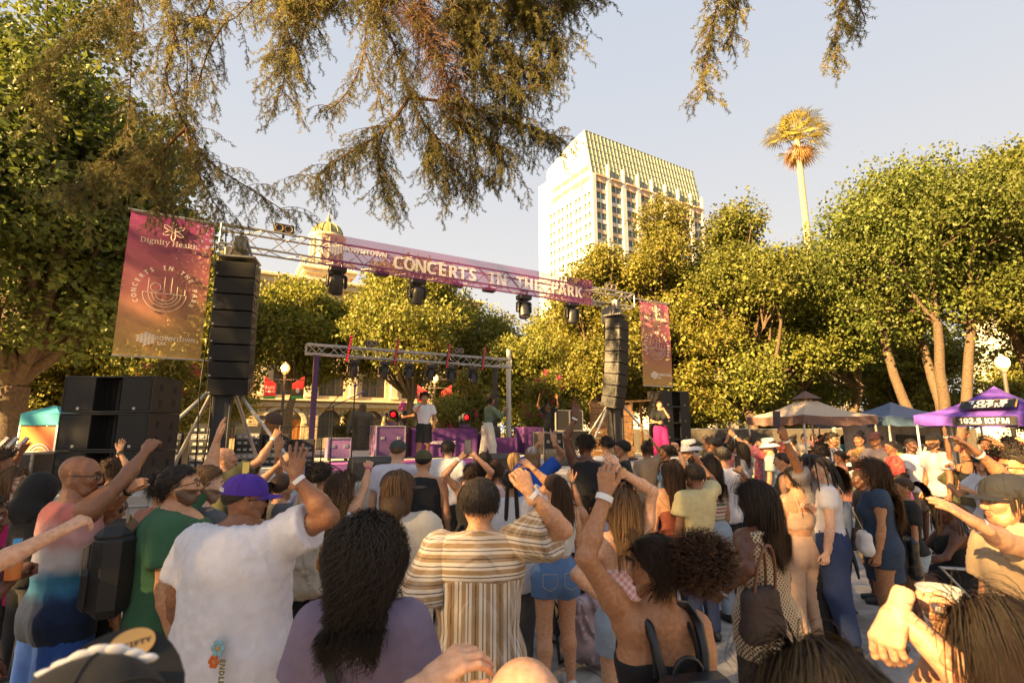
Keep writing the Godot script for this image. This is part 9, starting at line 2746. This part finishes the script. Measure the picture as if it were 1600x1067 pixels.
func bag(called: String, label: String, at: Vector3, yaw: float, s: Vector3, m: Material, sag := 0.02) -> Node3D:
	var t := thing(called, label, "bag", at, yaw)
	var F := Field.new(-s * 0.6, s * 0.6, 0.013)
	F.cap(Vector3(-s.x * 0.5 + s.z * 0.5, -s.y * 0.5 + s.z * 0.5, 0), s.z * 0.5, Vector3(s.x * 0.5 - s.z * 0.5, -s.y * 0.5 + s.z * 0.5, 0), s.z * 0.5, 0.03)
	F.cap(Vector3(-s.x * 0.42 + s.z * 0.3, s.y * 0.5 - s.z * 0.3, 0), s.z * 0.3, Vector3(s.x * 0.42 - s.z * 0.3, s.y * 0.5 - s.z * 0.3, 0), s.z * 0.3, 0.03)
	for k in 5:
		var x := lerpf(-s.x * 0.40, s.x * 0.40, k / 4.0)
		F.cap(Vector3(x, -s.y * 0.5 + s.z * 0.5, 0), s.z * 0.48, Vector3(x * 0.95, s.y * 0.5 - s.z * 0.35, 0), s.z * 0.32, 0.05)
	var b := MB.new()
	F.to(b)
	folds(b, sag * 0.5, 6.0)
	part(t, "pouch", b, m)
	return t

func belongings() -> void:
	for a in PHONES: phone(a[0], a[1], a[2], a[3], a[4])
	camp_chair("black folding chair with yellow peak logo under the seated bald man", AT_SEATED, 0.14, Color(0.014, 0.014, 0.016), "black", Color(0.03, 0.03, 0.03))
	camp_chair("royal blue folding chair under the woman with black curls", AT_CURLS, 0.7, Color(0.02, 0.06, 0.30), "royal", Color(0.03, 0.03, 0.03))
	camp_chair("silver-framed grey folding chair under the woman with locs", AT_LOCS, 1.26, Color(0.06, 0.05, 0.05), "silver", Color(0.45, 0.45, 0.44))
	camp_chair("empty black folding chair beside the navy dress", AT_NAVY + Vector3(-0.1, 0, -0.8), 1.0, Color(0.02, 0.02, 0.022), "plainblack", Color(0.06, 0.06, 0.06))
	var khaki := cloth("khaki_web", Color(0.30, 0.22, 0.10))
	var pk := cloth("pack_black", Color(0.012, 0.012, 0.013), 0.6)
	var yaw := -deg_to_rad(62.0)
	var back := Basis(Vector3.UP, yaw) * Vector3(0, 0, 0.26)
	backpack("black backpack with khaki webbing straps on the green tee", AT_GREEN + Vector3(0, 1.475 * TALL_GREEN / 1.75 - 0.50, 0) + back, yaw, Vector3(0.40, 0.50, 0.24), pk, khaki, 0.50, 0.26)
	yaw = -deg_to_rad(-12.0)
	back = Basis(Vector3.UP, yaw) * Vector3(0.02, 0, 0.185)
	backpack("black leather backpack on the woman in the bra top", AT_BRA + Vector3(0, 1.475 * TALL_BRA / 1.75 - 0.455, 0) + back, yaw, Vector3(0.27, 0.34, 0.16), mat("black_leather", Color(0.014, 0.014, 0.017), 0.32), mat("black_leather"), 0.455, 0.185)
	# shoulder bags
	var lt := grained("brown_leather", Color(0.16, 0.06, 0.03), 0.45, 3.0, 0.3, 95)
	var t := bag("shoulder_bag", "dark shoulder bag with tan leather handles beside the crochet cover-up", AT_CROCHET + Vector3(-0.14, 0.98, 0.26), 0.5, Vector3(0.27, 0.25, 0.09), grained("dark_canvas", Color(0.05, 0.032, 0.028), 0.8, 3.0, 0.3, 96))
	for z in [-0.03, 0.03]:
		var b := MB.new()
		var p := PackedVector3Array()
		for k in 13: p.append(Vector3(cos(PI * k / 12) * 0.09, 0.12 + sin(PI * k / 12) * 0.26, z + 0.04 * sin(PI * k / 12)))
		b.tube(p, PackedFloat32Array([0.009]), 7)
		part(t, "handle", b, lt)
	t = bag("handbag", "small white handbag on a long strap at the dark jeans", AT_JEANSW + Vector3(0.20, 0.98, 0.22), 1.2, Vector3(0.22, 0.17, 0.08), mat("white_leather", Color(0.60, 0.58, 0.57), 0.4))
	strap(t, [Vector3(-0.09, 0.07, 0), Vector3(-0.07, 0.30, -0.08), Vector3(-0.03, 0.49, -0.16)], 0.012, mat("chain_grey", Color(0.4, 0.38, 0.36), 0.4, 0.6))
	t = bag("tote_bag", "cream canvas tote hanging beside the claw-clip woman", AT_CLAW + Vector3(0.27, 0.98, 0.17), -0.2, Vector3(0.34, 0.42, 0.08), cloth("canvas_cream", Color(0.55, 0.47, 0.36)), 0.05)
	for s in [-0.1, 0.1]: strap(t, [Vector3(s, 0.18, 0.03), Vector3(s * 0.8, 0.42, 0.02), Vector3(s * 0.5, 0.60, -0.03)], 0.035, cloth("canvas_cream", Color(0.55, 0.47, 0.36)))
	bag("waist_bag", "orange waist bag on the woman with highlighted waves", AT_WAVES + Vector3(0.04, 1.02, 0.17), 0.1, Vector3(0.26, 0.15, 0.09), cloth("orange_nylon", Color(0.62, 0.20, 0.015), 0.5))
	bag("plastic_sack", "silvery mauve sack hanging on the black folding chair", AT_SEATED + Vector3(0.05, 0.34, 0.36), 0.1, Vector3(0.44, 0.46, 0.16), mat("mauve_foil", Color(0.34, 0.26, 0.29), 0.3, 0.3), 0.09)
	bag("handbag", "black tote hanging behind the navy dress", AT_NAVY + Vector3(0.28, 0.80, 0.0), 1.1, Vector3(0.26, 0.34, 0.09), mat("black_leather"))
	# black strap across the dusty purple tee and a brown one on the crop top
	t = thing("sling_strap", "black sling strap across the dusty purple tee", "strap", AT_PURPLE + Vector3(0, 0.575 * TALL_PURPLE - 0.0, 0))
	strap(t, [Vector3(-0.10, 0.395, 0.065), Vector3(-0.075, 0.33, 0.138), Vector3(-0.02, 0.20, 0.165), Vector3(0.05, 0.06, 0.17), Vector3(0.11, -0.06, 0.165), Vector3(0.16, -0.16, 0.13)], 0.032, pk, "webbing")
	# the cap waved in the air, bottle, cup, drum, microphones, camera
	t = thing("held_cap", "brown mesh-backed cap held up by the bald man in olive", "cap", CAP_AT)
	make_cap(t, Transform3D(Basis(Vector3.UP, 1.2) * Basis(Vector3.RIGHT, 0.5), Vector3.ZERO), {"key": "brownheld", "c": Color(0.06, 0.03, 0.022), "bill": Color(0.05, 0.025, 0.018), "bill_key": "brown"})
	t = thing("bottle", "small bottle with blue cap and orange label held beside the pink dress", "bottle", BOTTLE_AT)
	for q in [["bottle_body", [Vector2(0, 0), Vector2(0.030, 0), Vector2(0.030, 0.11), Vector2(0.014, 0.14), Vector2(0.014, 0.15)], Color(0.62, 0.2, 0.05)], ["bottle_cap", [Vector2(0.017, 0.15), Vector2(0.017, 0.18), Vector2(0, 0.18)], Color(0.05, 0.3, 0.6)]]:
		var b := MB.new()
		b.lathe(q[1], 14)
		part(t, q[0], b, mat(q[0], q[2], 0.35))
	t = thing("plastic_cup", "clear plastic cup held by the woman with dark straight hair", "cup", CUP_AT)
	var cb := MB.new()
	cb.lathe([Vector2(0.0, 0.0), Vector2(0.032, 0.0), Vector2(0.046, 0.118), Vector2(0.049, 0.121), Vector2(0.046, 0.124), Vector2(0.044, 0.118), Vector2(0.030, 0.003), Vector2(0.0, 0.003)], 28)
	part(t, "cup_wall", cb, clear_pane("cup_plastic", Color(0.9, 0.9, 0.9), 0.22))
	cb = MB.new()
	cb.box(Vector3(0, 0.06, 0.0395), Vector3(0.03, 0.032, 0.001))
	part(t, "blue_print", cb, mat("cup_blue", Color(0.04, 0.10, 0.5), 0.5))
	t = thing("hand_drum", "red hand drum held by the person in grey tee", "drum", Vector3(6.25, 1.22, -9.25), -0.5)
	cb = MB.new()
	cb.xf = Transform3D(Basis(Vector3.RIGHT, PI / 2), Vector3.ZERO)
	cb.lathe([Vector2(0, 0.05), Vector2(0.19, 0.05), Vector2(0.205, 0.04), Vector2(0.205, -0.04), Vector2(0.19, -0.05), Vector2(0, -0.05)], 28)
	part(t, "drum_shell", cb, mat("drum_red", Color(0.55, 0.06, 0.05), 0.5))
	# printed flowers on the white tee's back hem
	for c in get_children():
		if str(c.get_meta("label", "")).begins_with("man in purple cap"): t = c.get_node("shirt")
	for q in [[0.12, 1.05, 0.022, Color(0.22, 0.40, 0.45)], [0.105, 0.995, 0.017, Color(0.60, 0.12, 0.02)]]:
		for k in 6:
			var b := MB.new()
			b.ball(Vector3(q[0] + cos(k * TAU / 6) * q[2], q[1] + sin(k * TAU / 6) * q[2] * 1.1, 0.268), Vector3(q[2] * 0.62, q[2] * 0.62, 0.006), 8, 5)
			part(t, "petal", b, mat("petal_%.2f" % q[3].r, q[3], 0.8))
		var b := MB.new()
		b.ball(Vector3(q[0], q[1], 0.270), Vector3(q[2] * 0.4, q[2] * 0.4, 0.006), 8, 5)
		part(t, "flower_eye", b, mat("petal_eye", Color(0.6, 0.3, 0.03), 0.8))
	inst("lettering", text_mesh("ENDLESS", 0.034, 0.004, mat("print_olive", Color(0.2, 0.17, 0.05), 0.8)), t, Vector3(0.15, 0.94, 0.27)).rotation.z = -PI / 2
